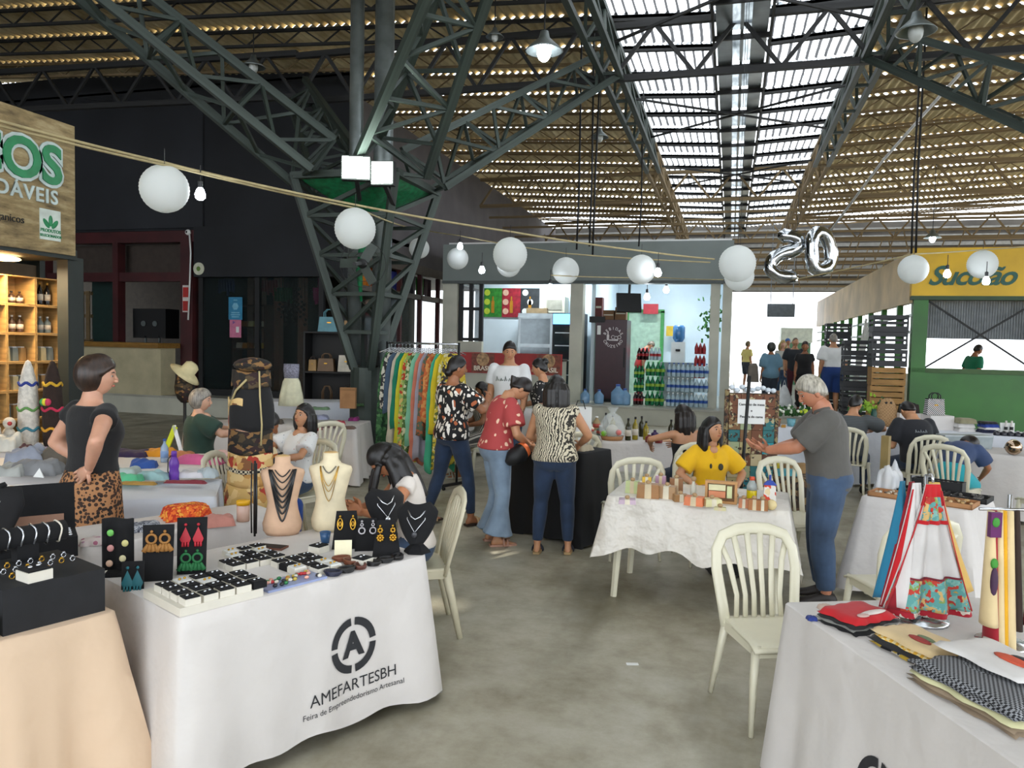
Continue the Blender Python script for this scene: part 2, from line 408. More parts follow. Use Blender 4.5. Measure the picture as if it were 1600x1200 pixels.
# cross rods near the far end
for k in range(7):
    y = 25+k*1.6; barI('tie_beam', (-8, y, 6.1-.1*k), (14, y, 6.1-.1*k), .07, RUST, ceiling)
for y in (30.5, 33.2, 36.6):
    for k in range(18): barI('hanger', (-7+k*1.1, y, 4.6), (-7+k*1.1+(.5 if k % 3 else -.4), y, 6.3), .04, RUST, ceiling)
    barI('tie_beam', (-8, y, 4.7), (13, y, 4.7), .09, RUST, ceiling); barI('tie_beam', (-8, y, 5.4), (13, y, 5.4), .09, RUST, ceiling)
# lattice tree columns
def tree(cx, cy, nodes, nm):
    t = bpy.data.objects.new(nm, None); COL.objects.link(t); t.location = (0, 0, 0); struct(t)
    zb, bw = 4.05, .75; c = Vector((cx, cy, 0)); crn = [c+Vector((sx*bw, sy*bw, zb)) for sx, sy in ((1, 1), (-1, 1), (-1, -1), (1, -1))]
    ft = [c+Vector((sx*.13, sy*.13, 1.45)) for sx, sy in ((1, 1), (-1, 1), (-1, -1), (1, -1))]
    for i in range(4):
        barI('leg', ft[i], crn[i], .1, STEEL, t); barI('ring_beam', crn[i], crn[(i+1) % 4], .09, STEEL, t)
        for k in range(4):
            a, b = ft[i].lerp(crn[i], .2+k*.2), ft[(i+1) % 4].lerp(crn[(i+1) % 4], .2+(k+1)*.2)
            barI('brace', a, b, .055, STEEL, t); barI('brace', ft[i].lerp(crn[i], .2+k*.2), ft[(i+1) % 4].lerp(crn[(i+1) % 4], .2+k*.2), .05, STEEL, t)
    M().lathe([(.34, 0), (.34, .12), (.24, .2), (.22, 1.47), (0, 1.47)], (cx, cy, 0), 16).build('pedestal', STEEL, t)
    for (nx, ny, nz), i in nodes:
        top = Vector((nx, ny, nz)); out = Vector((nx-cx, ny-cy, 0)).normalized(); sd = out.cross(_z)
        base = c+out*.95+Vector((0, 0, zb)); 
        ch = [(base+sd*.5, top+sd*.22), (base-sd*.5, top-sd*.22), (base-out*.45+_z*.55, top-out*.25+_z*.35)]
        for a, b in ch: barI('arm_chord', a, b, .1, STEEL, t)
        n = 7
        for k in range(n):
            f0, f1 = k/n, (k+1)/n
            for j in range(3):
                a, b = ch[j], ch[(j+1) % 3]
                barI('brace', a[0].lerp(a[1], f0), b[0].lerp(b[1], f1 if k % 2 else f0), .045, STEEL, t)
                if k % 2 == 0: barI('brace', b[0].lerp(b[1], f0), a[0].lerp(a[1], f1), .045, STEEL, t)
    return t
colL = tree(-5, 10, [((-2.1, 13, 6.3), 0), ((-7.9, 13, 6.3), 1), ((-7.9, 7, 6.3), 2), ((-2.1, 7, 6.3), 3)], 'trim_lattice_column_left')
colR = tree(5, 10, [((1.95, 13, 6.3), 0), ((7.9, 13, 6.3), 1), ((7.9, 7, 6.3), 2), ((1.95, 7, 6.3), 3)], 'trim_lattice_column_right')
M().cyl((-5.2, 10, 1.5), (-5.2, 10, 7.3), .1, n=14).build('drain_pipe', PIPE, colL, True)
M().cyl((-4.85, 10.15, 1.5), (-4.85, 10.15, 7.3), .14, n=14).build('drain_pipe', PIPE, colL, True)
M().tube([(-4.85, 10.15, 1.9), (-4.7, 10.0, 1.6), (-4.55, 9.8, 1.3), (-4.5, 9.75, 0)], .09, 12).build('drain_pipe', PIPE, colL, True)
# green net basket under the floodlights
NET = mat('green_net', '#0d7a48', .7, 0, .3, 14, alpha=.86)
b = M(); nw = 24
def netf(u, v):
    a = 2*pi*u; sq = 1/max(abs(cos(a)), abs(sin(a))); r = .72*(1-v)**1.1*sq**.8+.02
    return (-5+r*cos(a+.0), 10+r*sin(a), 4.03-.42*v**.8-.05*sin(a*4)*(1-v)*v*3)
b.grid(netf, nw, 8); tag(b.build('hanging_net', NET, None, True), 'green net slung under the floodlights on the lattice column', 'net')
M().tube([(-5, 9.95, 3.62), (-4.97, 9.8, 3.2), (-5.0, 9.75, 2.8), (-4.98, 9.78, 2.4)], [.03, .06, .05, .015], 8).build('net_tail', NET, bpy.data.objects['hanging_net'], True)
LAMPW = mat('floodlight_glass', '#ffffff', .3, emit=22, var=0, ecol='#e8fff2')
for px, py, tl in ((556, 262, .1), (597, 270, -.15)):
    p = D(px, py, 9.55); f = thing('floodlight', 'square floodlight glowing above the green net, '+('larger one' if px < 570 else 'smaller one, tilted'), 'floodlight', p, ang(180)+tl)
    M().box((0, -.06, 0), (.36 if px < 570 else .29, .12, .3)).build('housing', STEELD, f); M().box((0, .008, 0), (.33 if px < 570 else .26, .015, .26)).build('lamp_glass', LAMPW, f)
    M().bar((0, -.06, -.1), (0, -.5, -.3), .05).build('bracket', STEELD, f)
# ================================================================ left building
def wallbox(name, mt, *a): return struct(M().bx(*a).build(name, mt))
wl = wallbox('wall_left_front', DARKW, -24, -8.5, 16.0, 16.2, 4.45, 7.9)
M().bx(-24, -12.35, 15.93, 16.0, 4.5, 7.6).build('panel', DARKW2, wl)
wallbox('wall_left_side', GREYW, -8.7, -8.5, 16.2, 40, 4.0, 7.5)
bm = wallbox('trim_maroon_beam', MAROON, -24, -12.4, 15.85, 16.15, 4.15, 4.42)
for x, w in ((-12.75, .34), (-14.85, .16), (-17.2, .3)): M().bx(x-w/2, x+w/2, 15.85, 16.1, .45, 4.15).build('post', MAROON, bm)
M().bx(-17.2, -12.8, 15.9, 16.1, 3.2, 3.42).build('rail', MAROON, bm); M().bx(-17, -12.9, 16.3, 16.4, 3.42, 4.15).build('back_panel', mat('brown_panel', '#3d332c', .7), bm)
wallbox('wall_shop_back', mat('dim_brown_wall', '#3b342c', .8), -24, -8.8, 20.2, 20.4, .45, 4.4)
wallbox('wall_shop_divider', DARKW, -13.05, -12.9, 16.2, 20.2, .45, 4.4)
wallbox('ceiling_shop', DARKW, -24, -8.5, 16.2, 20.4, 4.4, 4.5)
ct = thing('serving_counter', 'long cream bar counter with a wooden top in the dark maroon shopfront', 'counter', (-14.95, 15.46, .45))
M().bx(-2.1, 2.0, -.25, .25, 0, 1.12).build('front_panel', mat('cream_brick_paint', '#b7ad8c', .6, 0, .1, 3, bmp=.2, bs=20), ct)
M().bx(-2.2, 2.05, -.4, .36, 1.12, 1.24).build('counter_top', mat('honey_wood', '#8a6428', .45, 0, .2, 3, stretch=(1, 8, 8)), ct)
tg = mat('dark_teal_panel', '#0d2b27', .5)
tag(M().bx(-16.3, -15.4, 16.6, 16.66, .45, 4.1).build('teal_partition', tg), 'dark teal partition panel behind the bar counter', 'panel')
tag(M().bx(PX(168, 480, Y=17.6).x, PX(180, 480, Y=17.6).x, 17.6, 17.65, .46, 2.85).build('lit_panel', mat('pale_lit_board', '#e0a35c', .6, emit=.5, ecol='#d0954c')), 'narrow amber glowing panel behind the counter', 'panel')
pal = thing('pallet', 'wooden slatted pallet leaning behind the bar counter', 'pallet', (-16.75, 16.5, 1.55))
for k in range(5): M().bx(-.42+k*.19, -.3+k*.19, 0, .03, 0, 1.45).build('slat', mat('grey_wood', '#6d5a3c', .8), pal)
for z in (.1, .75, 1.35): M().bx(-.45, .48, .03, .1, z, z+.09).build('rail', MATS['grey_wood'], pal)
ap = thing('espresso_machine', 'black box machine with two round dials on the counter', 'machine', (PX(233, 500, Y=16.4).x, 16.4, .45))
M().bx(-.5, .5, 0, .5, 1.35, 2.1).build('body', BLACK, ap)
for dx in (-.15, .2): M().lathe([(0, 0), (.07, 0), (.07, .02), (0, .02)], (dx, -.02, 1.72), 14, R=Matrix.Rotation(pi/2, 3, 'X')).build('dial', PIPE, ap)
for dx in (-.12, .3): M().bx(dx-.02, dx+.02, 0, .04, 1.12, 1.4).build('leg', PIPE, ap)
fl = tag(M().bx(-15.2, -14.0, 20.14, 20.2, 2.75, 2.8).build('strip_light', mat('warm_strip', '#ffb060', .5, emit=6, var=0)), 'thin warm strip light at the back of the bar', 'light')
# kick signs on the maroon post
sg = thing('safety_sign', 'narrow red and white safety sign on the maroon post', 'sign', (-12.75, 15.84, 2.45))
M().bx(-.09, .09, -.012, 0, 0, .65).build('board', mat('sign_white', '#d8cfc8', .5), sg)
for z in (.03, .36): M().bx(-.08, .08, -.016, -.012, z, z+.24).build('red_square', mat('sign_red', '#b02a25', .5), sg)
tag(M().tube([PX(296, 365, Y=15.8), PX(298, 395, Y=15.8), PX(297, 430, Y=15.8), PX(294, 500, Y=15.8)], .02, 8).build('conduit', WHITEP, None, True), 'thin white conduit running down the maroon post', 'conduit')
cm = thing('dome_camera', 'small white security camera at the top of the maroon post', 'camera', PX(294, 363, Y=15.8)); M().ball((0, 0, 0), .07).build('dome', WHITEP, cm, True); M().ball((0, -.05, 0), .03).build('lens', BLACK, cm, True)
# glass shopfront between post and corner
sf = bpy.data.objects.new('window_shopfront', None); COL.objects.link(sf); struct(sf)
M().bx(-12.5, -8.5, 15.8, 16.1, 3.3, 4.5).build('valance', DARKW, sf)
for x in (-12.42, -10.85, -9.15, -8.6): M().bx(x-.06, x+.06, 15.95, 16.05, .45, 3.3).build('mullion', BLACK, sf)
M().bx(-12.5, -8.5, 15.95, 16.05, .45, .6).build('sill', BLACK, sf)
GLS = glass('shop_glass', (.02, .03, .03), .38)
for a, c in ((-12.36, -10.91), (-10.79, -9.21)): M().bx(a, c, 15.99, 16.01, .6, 3.3).build('pane', GLS, sf)
pl = thing('poster', 'blue paper notice taped to the dark shop window', 'poster', PX(368, 482, Y=15.93)); M().bx(-.19, .19, -.006, 0, -.27, .27).build('sheet', mat('poster_blue', '#2d7fa5', .6), pl)
for k, (w, z) in enumerate(((.1, .2), (.22, -.1), (.26, -.15), (.2, -.2))): M().bx(-w/2, w/2, -.009, -.006, z-.012, z+.012).build('printed_line', mat('poster_light', '#79b5cc', .6), pl)
M().lathe([(0, 0), (.09, 0), (0, .004)], (0, -.007, .05), 6, R=Matrix.Rotation(pi/2, 3, 'X')).build('printed_badge', MATS['poster_light'], pl)
pk = thing('poster', 'pink paper flyer under the blue notice on the shop window', 'poster', PX(368, 513, Y=15.93)); M().bx(-.16, .16, -.006, 0, -.22, .22).build('sheet', mat('poster_pink', '#c77391', .6), pk)
M().bx(.02, .1, -.009, -.006, -.1, .04).build('printed_figure', WHITEP, pk); M().lathe([(0, 0), (.05, 0), (0, .004)], (-.05, -.007, .14), 3, R=Matrix.Rotation(pi/2, 3, 'X')).build('printed_heart', mat('poster_purple', '#7d4f8f', .6), pk)
st = thing('round_badge', 'round white badge with a green centre on the black valance', 'sign', PX(311, 420, Y=15.78)); M().lathe([(0, .02), (.15, .02), (.15, 0), (0, 0)], (0, 0, 0), 20, R=Matrix.Rotation(pi/2, 3, 'X')).build('disc', mat('badge_cream', '#cfcfb8', .5), st); M().lathe([(0, .004), (.06, .004), (.05, 0)], (0, -.02, 0), 8, R=Matrix.Rotation(pi/2, 3, 'X')).build('emblem', mat('badge_green', '#5c7a2c', .5), st)
# things seen through the shop glass
def mini_shelf(name, label, loc, w, h, tiers, items, mt, cat='shelf'):
    s = thing(name, label, cat, loc)
    for sx in (-w/2, w/2): M().bx(sx-.02, sx+.02, 0, .4, 0, h).build('side', mt, s)
    for k in range(tiers+1): M().bx(-w/2, w/2, 0, .4, h*k/tiers-.02, h*k/tiers+.02).build('board', mt, s)
    return s
mini_shelf('pastry_shelf', 'dim shop shelf of yellow packets seen through the glass', (-11.95, 17.2, .453), .95, 2.24, 4, None, mat('brown_shelf', '#4a2f20', .6))
pc = [mat('pack_'+c, c, .5) for c in ('#c9a227', '#d8d0b8', '#b9791f', '#8a5a2a', '#cfc68a')]
for t in range(3):
    for k in range(5):
        o = M().box((0, 0, .07), (.15, .2, .14), taper=.85).build('snack_packet', pc[(k+t) % 5], None, loc=(-12.3+k*.18, 17.38, .453+.56*(t+1)+.022)); tag(o, 'small yellow or brown snack packet on the dim shop shelf', 'packet', 'snack packets in the shop')
pkm = mat('pinkish_post', '#8a6a58', .7)
for px in (391, 405, 432, 470): p = PX(px, 480, Y=18.2); tag(M().bx(p.x-.09, p.x+.09, 18.2, 18.4, .45, 4.4).build('wooden_post', pkm), 'upright pinkish wooden post inside the dark shop', 'post', 'posts inside the shop')
for px, py, c, w in ((351, 448, '#20286e', .5), (418, 450, '#7d1f26', .5), (442, 462, '#23552a', .45), (497, 462, '#92175c', .25)):
    p = PX(px, py, Y=17.3); o = M(); random.seed(px)
    o.bar((0, 0, 0), (0, 0, 4.4-p.z-.2), .01)
    for k in range(7): o.bar((-w/2+w*k/6, 0, 0), (-w/2+w*k/6+.02, 0, -.28-random.random()*.15), w/7, .03)
    tag(o.build('foil_fringe', mat('foil_'+c, c, .4), None, loc=p+Vector((0, 0, .2))), {'#20286e': 'blue', '#7d1f26': 'red', '#23552a': 'green', '#92175c': 'magenta'}[c]+' foil fringe hanging in the dark shop', 'decoration', 'foil fringes in the shop')
ban = mat('dark_trinkets', '#4b4238', .5, 0, .5, 30)
for k in range(9):
    p = PX(436+k*5, 470+(k % 3)*12, Y=17.4+.22*(k % 3)); o = M(); random.seed(k)
    o.bar((0, 0, 0), (0, 0, 4.4-p.z-.3), .008)
    for j in range(5): o.ball((random.uniform(-.03, .03), 0, -j*.13), .035+.02*random.random(), 8, 5)
    tag(o.build('hanging_trinket', ban, None, True, loc=p+Vector((0, 0, .3))), 'string of dark trinkets hanging inside the shop', 'trinkets', 'trinkets hung in the shop')
# ---- side shop with coloured garments, glass front on the side wall line
sw = bpy.data.objects.new('window_side_shop', None); COL.objects.link(sw); struct(sw)
WOODF = mat('grey_frame', '#5b5148', .6)
M().bx(-8.65, -8.5, 16.2, 22.6, 3.75, 4.0).build('header', WOODF, sw); M().bx(-8.75, -8.5, 16.2, 22.6, 3.05, 3.18).build('shelf_beam', WOODF, sw)
for y in (16.3, 17.6, 19.0, 20.4, 21.8): M().bx(-8.62, -8.5, y-.05, y+.05, .45, 3.75).build('mullion', MAROON, sw)
for y in (16.3, 17.6, 19.0, 20.4): M().bx(-8.57, -8.55, y+.05, y+1.25, .7, 3.05).build('pane', GLS, sw)
M().bx(-8.65, -8.5, 16.2, 22.6, .45, .9).build('apron', MAROON, sw)
cs = ['#c47316', '#b5520e', '#c98b5a', '#1d2a86', '#101018', '#16131c', '#2f8a2a', '#3a1a24']
for k, c in enumerate(cs):
    o = M(); y = 17.2+k*.58; random.seed(k)
    for j in range(9): o.bar((0, y+j*.055, 3.72), (random.uniform(-.03, .03), y+j*.055+.01, 3.24-random.random()*.05), .06, .05)
    tag(o.build('folded_garment', mat('garm_'+c, c, .5), None, loc=(-8.78, 0, 0)), ['amber', 'rust orange', 'peach', 'royal blue', 'black', 'dark plum', 'bright green', 'dark wine'][k]+' fringed garment hung above the shop panes', 'garment', 'garments above the shop panes')
bk = struct(M().bx(-13, -12.8, 20.4, 30, .45, 1.3).build('wall_side_shop_back', MATS['dim_brown_wall']))
for a, c in ((20.4, 22.2), (23.6, 24.8), (26.2, 30)): M().bx(-13, -12.8, a, c, 1.3, 3.1).build('wall_pier', MATS['dim_brown_wall'], bk)
M().bx(-13, -12.8, 20.4, 30, 3.1, 4.4).build('wall_head', MATS['dim_brown_wall'], bk)
wallbox('ceiling_side_shop', DARKW, -13, -8.7, 20.4, 30, 4.0, 4.1)
# ================================================================ grey bar with two stalls
YB = 19.2
fa = struct(M().bx(-7.35, -.0, YB-.15, YB+.15, 3.4, 4.42).build('wall_bar_fascia', FASC))
M().bx(-7.35, 0, YB-.2, YB-.15, 3.4, 3.47).build('fascia_lip', mat('dark_lip', '#3f4543', .5), fa)
M().bx(-7.35, -7.05, YB+.1, 26, 3.4, 4.42).build('side_fascia', FASC, fa)
for x0, x1 in ((-7.35, -6.95), (-3.92, -3.6), (-.5, -.28), (-.22, -.0)): M().bx(x0, x1, YB-.12, YB+.2, .42, 3.42).build('pillar', CREAM, fa)
wallbox('wall_bar_back', WALLT, -3.45, -.05, 24, 24.15, .42, 4.4)
wallbox('wall_bar_room', WALLT, -7.3, -3.5, 21.6, 21.75, .42, 4.4)
wallbox('wall_bar_divider', WALLT, -3.5, -3.4, YB+.6, 24, .42, 4.4)
wallbox('wall_bar_end', WALLT, -.2, -.08, YB+.2, 24, .42, 4.4)
wallbox('ceiling_bar', WHITEP, -7.3, -.05, YB+.15, 24.1, 4.42, 4.5)
for x, y in ((-5.0, 20.5), (-1.8, 21.3)):
    tl = thing('tube_light', 'white tube light under the ceiling of the '+('bar' if x < -3 else 'drinks')+' stall', 'light', (x, y, 4.3)); M().box((0, 0, .06), (1.3, .12, .06)).build('housing', WHITEP, tl); M().tube([(-.6, 0, 0), (.6, 0, 0)], .025, 8).build('tube', mat('tube_glow', '#ffffff', .5, emit=26, var=0, ecol='#e6f4ff'), tl)
    ld = bpy.data.lights.new('tube', 'AREA'); ld.energy = 75; ld.size = 1.3; ld.size_y = .2; ld.shape = 'RECTANGLE'; ld.color = (.9, .97, 1); lo = bpy.data.objects.new('tube_lamp', ld); COL.objects.link(lo); lo.parent = tl; lo.location = (0, 0, -.04)
# window left of the bar opening
wb = bpy.data.objects.new('window_bar', None); COL.objects.link(wb); struct(wb)
for x in (-6.88, -6.6, -6.32): M().bx(x-.05, x+.05, YB-.02, YB+.08, 1.9, 3.4).build('frame', BLACK, wb)
for z in (1.95, 2.75): M().bx(-6.9, -6.3, YB-.02, YB+.06, z-.04, z+.04).build('frame', BLACK, wb)
M().bx(-6.84, -6.34, YB+.02, YB+.03, 1.95, 3.4).build('pane', GLS, wb)
M().bx(-6.95, -6.27, YB-.05, YB+.1, .42, 1.9).build('sill_wall', CREAM, wb)
# red counter with BRASIL banner
RED = mat('beer_red', '#a3201d', .5, 0, .15, 4)
bc = thing('bar_counter', 'cream bar counter with a printed red beer banner along its top', 'counter', (-5.4, YB-.66, .42))
M().bx(-1.5, 1.44, 0, .45, 0, 1.02).build('base', CREAM, bc); M().bx(-1.52, 1.46, -.05, .47, 1.02, 1.08).build('top', mat('dark_shelf', '#3a2b22', .5), bc)
M().bx(-1.5, 1.44, -.07, -.05, .68, 1.2).build('banner', RED, bc)
for x in (-.6, 1.1):
    e = M().bx(-.3+x, .3+x, -.082, -.07, .7, 1.18).build('printed_emblem', mat('emblem_gold', '#7e3b26', .5, 0, .4, 12), bc)
    M().lathe([(0, .01), (.17, .01), (.17, 0)], (x, -.082, 1.03), 16, R=Matrix.Rotation(pi/2, 3, 'X')).build('printed_crest', mat('crest_cream', '#b58d63', .5, 0, .4, 14), bc)
    text('BRASIL', .16, .002, .004).xf(Matrix.Translation((x, -.085, .8)) @ Matrix.Rotation(pi/2, 4, 'X')).build('lettering', mat('letter_cream', '#e6d9c4', .5), bc)
# posters, oven, fridge, hood
for k, (x, c, a) in enumerate(((-5.15, '#2f7d2c', 'green and yellow'), (-4.58, '#8e1d2c', 'dark red'), (-4.02, '#23282c', 'black and white'))):
    p = thing('beer_poster', a+' beer poster on the white wall of the bar', 'poster', ((PX(770, 473, Y=21.57).x, PX(799, 473, Y=21.57).x, PX(828, 473, Y=21.57).x)[k], 21.57, PX(800, 473, Y=21.57).z)); M().bx(-.28, .28, -.01, 0, -.42, .42).build('sheet', mat('poster'+c, c, .5, 0, .3, 9), p)
    M().bx(-.04, .05, -.016, -.01, -.3, .05).build('printed_bottle', mat('bottle_amber', '#a5731b', .4), p); M().bx(-.015, .025, -.016, -.01, .05, .18).build('printed_neck', MATS['bottle_amber'], p)
    for j in range(3): M().lathe([(0, .004), (.09, .004), (.09, 0)], (-.17+.0*j if k < 2 else -.14+.15*(j % 2), -.012, -.25+.27*j), 14, R=Matrix.Rotation(pi/2, 3, 'X')).build('printed_disc', mat('disc'+str(k), ('#b7c93c', '#c8a38c', '#cfd4d4')[k], .5), p)
STL = mat('stainless', '#9aa3a6', .3, .9, .15, 3)
ov = thing('rotisserie_oven', 'tall stainless glass-fronted oven in the bar', 'oven', (PX(836, 530, Y=20.85).x, 20.85, .42)); 
M().bx(-.5, .5, 0, .7, .5, 2.3).build('body', STL, ov); M().bx(-.42, .42, -.02, 0, 1.45, 2.15).build('upper_door', mat('oven_glass', '#5d6568', .15, .5), ov); M().bx(-.42, .42, -.02, 0, .6, 1.35).build('lower_door', MATS['oven_glass'], ov)
for z in (1.4, 2.2): M().bx(-.5, .5, -.04, 0, z-.03, z+.03).build('rail', STL, ov)
M().bx(-.3, .3, .1, .5, 2.3, 2.45).build('tray', mat('tray_tan', '#8d7a5c', .6), ov)
fr = thing('display_fridge', 'tall black glass-door fridge with a glowing blue header in the bar', 'fridge', (PX(892, 530, Y=20.6).x-.1, 20.6, .42))
M().bx(-.42, .42, 0, .7, 0, 2.3).build('cabinet', BLACK, fr); M().bx(-.38, .38, -.02, 0, .15, 1.95).build('glass_door', mat('fridge_glass', '#1f2a2e', .1), fr); M().bx(-.4, .4, -.04, 0, 2.0, 2.28).build('lit_header', mat('blue_header', '#3d7fd8', .4, emit=2.5, var=0, ecol='#5fa0ff'), fr)
for z in (.6, 1.0, 1.4, 1.75): M().bx(-.34, .34, -.03, -.02, z, z+.03).build('shelf', STL, fr)
hd = thing('range_hood', 'cream box vent above the oven', 'hood', (PX(866, 478, Y=21.09).x, 21.09, 2.75)); M().bx(-.3, .3, 0, .5, 0, .45).build('box', CREAM, hd); M().bx(-.22, .22, -.01, 0, .08, .36).build('grille', mat('grille_grey', '#8d8d82', .5), hd)
cf = thing('drinks_fridge', 'tall maroon fridge with white round drinks logo', 'fridge', (-2.93, YB+.35, .42))
b = M(); b.bx(-.4, .4, 0, .75, .08, 2.1); b.build('cabinet', mat('fridge_maroon', '#33121a', .35, .1, .1), cf); M().bx(-.4, .4, -.03, 0, .12, 2.08).build('door', MATS['fridge_maroon'], cf)
M().bx(.33, .36, -.08, -.03, .9, 1.4).build('handle', BLACK, cf); M().bx(-.36, .36, .05, .7, 0, .08).build('base', BLACK, cf); M().bx(-.36, -.27, -.036, -.03, 1.72, 1.95).build('sticker', WHITEP, cf)
LW = mat('logo_white', '#cbc3c3', .5)
def arctext(s, r, a0, a1, size, flip=False):
    o = M(); n = len(s)
    for i, ch in enumerate(s):
        a = a0+(a1-a0)*i/(n-1); t = text(ch, size, .002, .002); rot = (a-pi/2) if not flip else (a+pi/2)
        t.xf(Matrix.Translation((r*cos(a), r*sin(a), 0)) @ Matrix.Rotation(rot, 4, 'Z')); o.add(t.v, t.f)
    return o
RX = Matrix.Rotation(pi/2, 4, 'X')
for o in (arctext('BEBIDAS', .23, radians(155), radians(25), .1), arctext('CRUZEIRO', .23, radians(205), radians(335), .1, True)): o.xf(Matrix.Translation((.05, -.035, 1.65)) @ RX).build('lettering', LW, cf)
o = M(); o.bx(-.11, -.05, -.04, -.035, 1.58, 1.72); o.bx(-.095, -.065, -.04, -.035, 1.72, 1.8); o.build('logo_bottle', LW, cf)
for k in range(3): arc_ring(.035, .05, 0, 2*pi, 14).xf(Matrix.Translation((.05+k*.08, -.037, 1.66-.02*(k % 2))) @ RX).build('logo_glass', LW, cf)
M().bx(-.05, .18, -.04, -.035, 1.57, 1.6).build('logo_base', LW, cf)
tv = thing('television', 'black flat television tilted under the drinks stall ceiling', 'television', (-2.5, YB+.25, 2.95)); M().box((0, 0, 0), (.62, .08, .48), R=Euler((-.25, 0, .35)).to_matrix()).build('screen', BLACK, tv); M().bar((0, .05, .2), (0, .2, .9), .06).build('bracket', STEELD, tv)
bxs = mat('brown_carton', '#6d4f33', .8)
for k, (x, z, w, h) in enumerate(((-3.02, 2.523, .28, .24), (-2.71, 2.523, .28, .32), (-3.31, 2.6, .18, .5))):
    c = thing('carton', ['small brown carton on the maroon fridge', 'taller brown carton on the maroon fridge', 'dark red tall carton beside the stall pillar'][k], 'carton', (x, YB+.35+(.2 if k == 2 else 0), z)); M().bx(-w/2, w/2, 0, .3, 0, h).build('box', bxs if k < 2 else mat('dkred_carton', '#5b2320', .7), c); M().bx(-w/2+.02, w/2-.02, -.004, 0, h*.45, h*.55).build('tape', CREAM, c)
tag(M().bx(-3.5, -3.1, YB+.3, YB+.7, 2.45, 2.6).build('wall_shelf', BLACK), 'black wall shelf above the fridges', 'shelf')
# ---- packs of bottles
def bottle_mesh(h, r, mt, nm, cap):
    return M().lathe([(r*.9, 0), (r, .02), (r, h*.55), (r*.95, h*.62), (r*.35, h*.85), (r*.3, h*.93)], n=8).mesh(nm, mt, True), M().lathe([(r*.34, h*.92), (r*.34, h), (0, h)], n=8).mesh('cap', cap), M().lathe([(r*1.02, h*.3), (r*1.02, h*.5)], n=8).mesh('label_band', None)
def pack(loc, nx, ny, h, r, mt, cap, lab, label, group):
    t = thing('bottle_pack', label, 'bottles', loc, 0, group)
    bm_, cm_, lm_ = bottle_mesh(h, r, mt, 'bottle', cap); lm_.materials.append(lab)
    for i in range(nx):
        for j in range(ny):
            o = inst('bottle', bm_, t, ((i-(nx-1)/2)*r*2.05, j*r*2.05, 0)); inst('cap', cm_, o); inst('printed_label', lm_, o)
    return t
PETB = mat('pet_clear', '#b9cfd8', .1, 0, .05, trans=.0, alpha=.75); PETG = mat('pet_green', '#1e7a4c', .12, 0, .1, alpha=.85); PETK = mat('pet_cola', '#2a1412', .12)
LBB = mat('label_blue', '#2b56a5', .5); LBR = mat('label_red', '#a31e24', .5); LBG = mat('label_yellowgreen', '#8fb53a', .5); CAPW = mat('cap_white', '#e6e6e2', .5); CAPB = mat('cap_blue', '#3457a0', .5)
YP = YB-.3
for z in range(3):
    for k in range(3): pack((-1.3+k*.33, YP+.0, .43+z*.36), 3, 2, .33, .053, PETB, CAPB if z == 2 else CAPW, LBB, 'pack of clear water bottles in the '+('bottom', 'middle', 'top')[z]+' tier, '+('beside the green soda', 'between two other water packs', 'beside the end pillar')[k], 'packs of water bottles')
    for k in range(2): pack((-1.86+k*.235, YP+.05, .43+z*.36), 2, 2, .34, .055, PETG, mat('cap_green', '#1d8a3a', .5), LBG, 'pack of green soda bottles in the '+('bottom', 'middle', 'top')[z]+' tier, '+('beside the small bottles', 'beside the clear water')[k], 'packs of green bottles')
    pack((-2.14, YP+.1, .43+z*.33), 3, 2, .3, .04, PETK if z == 0 else PETG, LBR if z == 0 else MATS['cap_green'], LBR if z == 0 else LBG, 'pack of cola bottles at the foot of the stack' if z == 0 else ('', 'pack of small green bottles resting on cola', 'pack of small green bottles at the top of its column')[z], 'packs of small bottles')
for k in range(2): pack((-2.06+k*.3, YP+.1, 1.53), 3, 2, .32, .045, PETK if k == 0 else PETB, CAPW, LBR, 'dark cola pack on top of the drinks wall' if k == 0 else 'clear soda pack on top of the drinks wall', None)
for k in range(3): pack((-.72, YP+.75, 1.1+k*.3), 3, 2, .29, .045, mat('pet_redcan', '#9c2a30', .3), CAPW, LBR, ('lowest', 'middle', 'topmost')[k]+' red soda pack stacked near the end pillar', 'red soda packs')
# demijohn, jug dispenser, pipes of the drinks stall
wj = thing('water_cooler', 'white water cooler with a blue jug in the drinks stall', 'water cooler', (-1.35, 21.0, 1.45)); M().bx(-.18, .18, 0, .36, 0, .55).build('body', WHITEP, wj); M().lathe([(.1, .55), (.16, .65), (.16, .95), (.12, 1.0), (0, 1.0)], (0, .18, 0), 14).build('jug', mat('jug_blue', '#3c6fa0', .15), wj, True); M().bx(-.06, .06, -.05, 0, .3, .36).build('tap', BLACK, wj)
tag(M().bx(-1.8, -.9, 20.9, 21.5, .42, 1.45).build('side_cabinet', mat('cab_grey', '#7f8a8c', .5)), 'grey cabinet under the water cooler', 'cabinet')
dr = struct(M().bx(-3.1, -2.05, 23.9, 23.98, .42, 2.9).build('door_1', mat('pale_green_door', '#a9c4ae', .4)))
for a in ((-3.15, -3.05, .42, 2.95), (-2.08, -1.98, .42, 2.95)): M().bx(a[0], a[1], 23.85, 24, a[2], a[3]).build('frame', mat('green_frame', '#3f8f4a', .5), dr)
M().bx(-3.15, -1.98, 23.85, 24, 2.9, 3.0).build('frame', MATS['green_frame'], dr)
pt = thing('hanging_foliage', 'hanging green plants on the right wall of the drinks stall', 'plant', (-.5, 20.5, 2.9)); random.seed(3)
o = M()
for k in range(70):
    p = Vector((random.gauss(0, .16), random.gauss(0, .1), random.gauss(-.3, .3))); o.box(p, (.11, .05, .015), R=Euler((random.random()*3, random.random()*3, random.random()*3)).to_matrix())
o.build('leaves', mat('leaf_green', '#3c7d2c', .6, 0, .4, 9), pt)
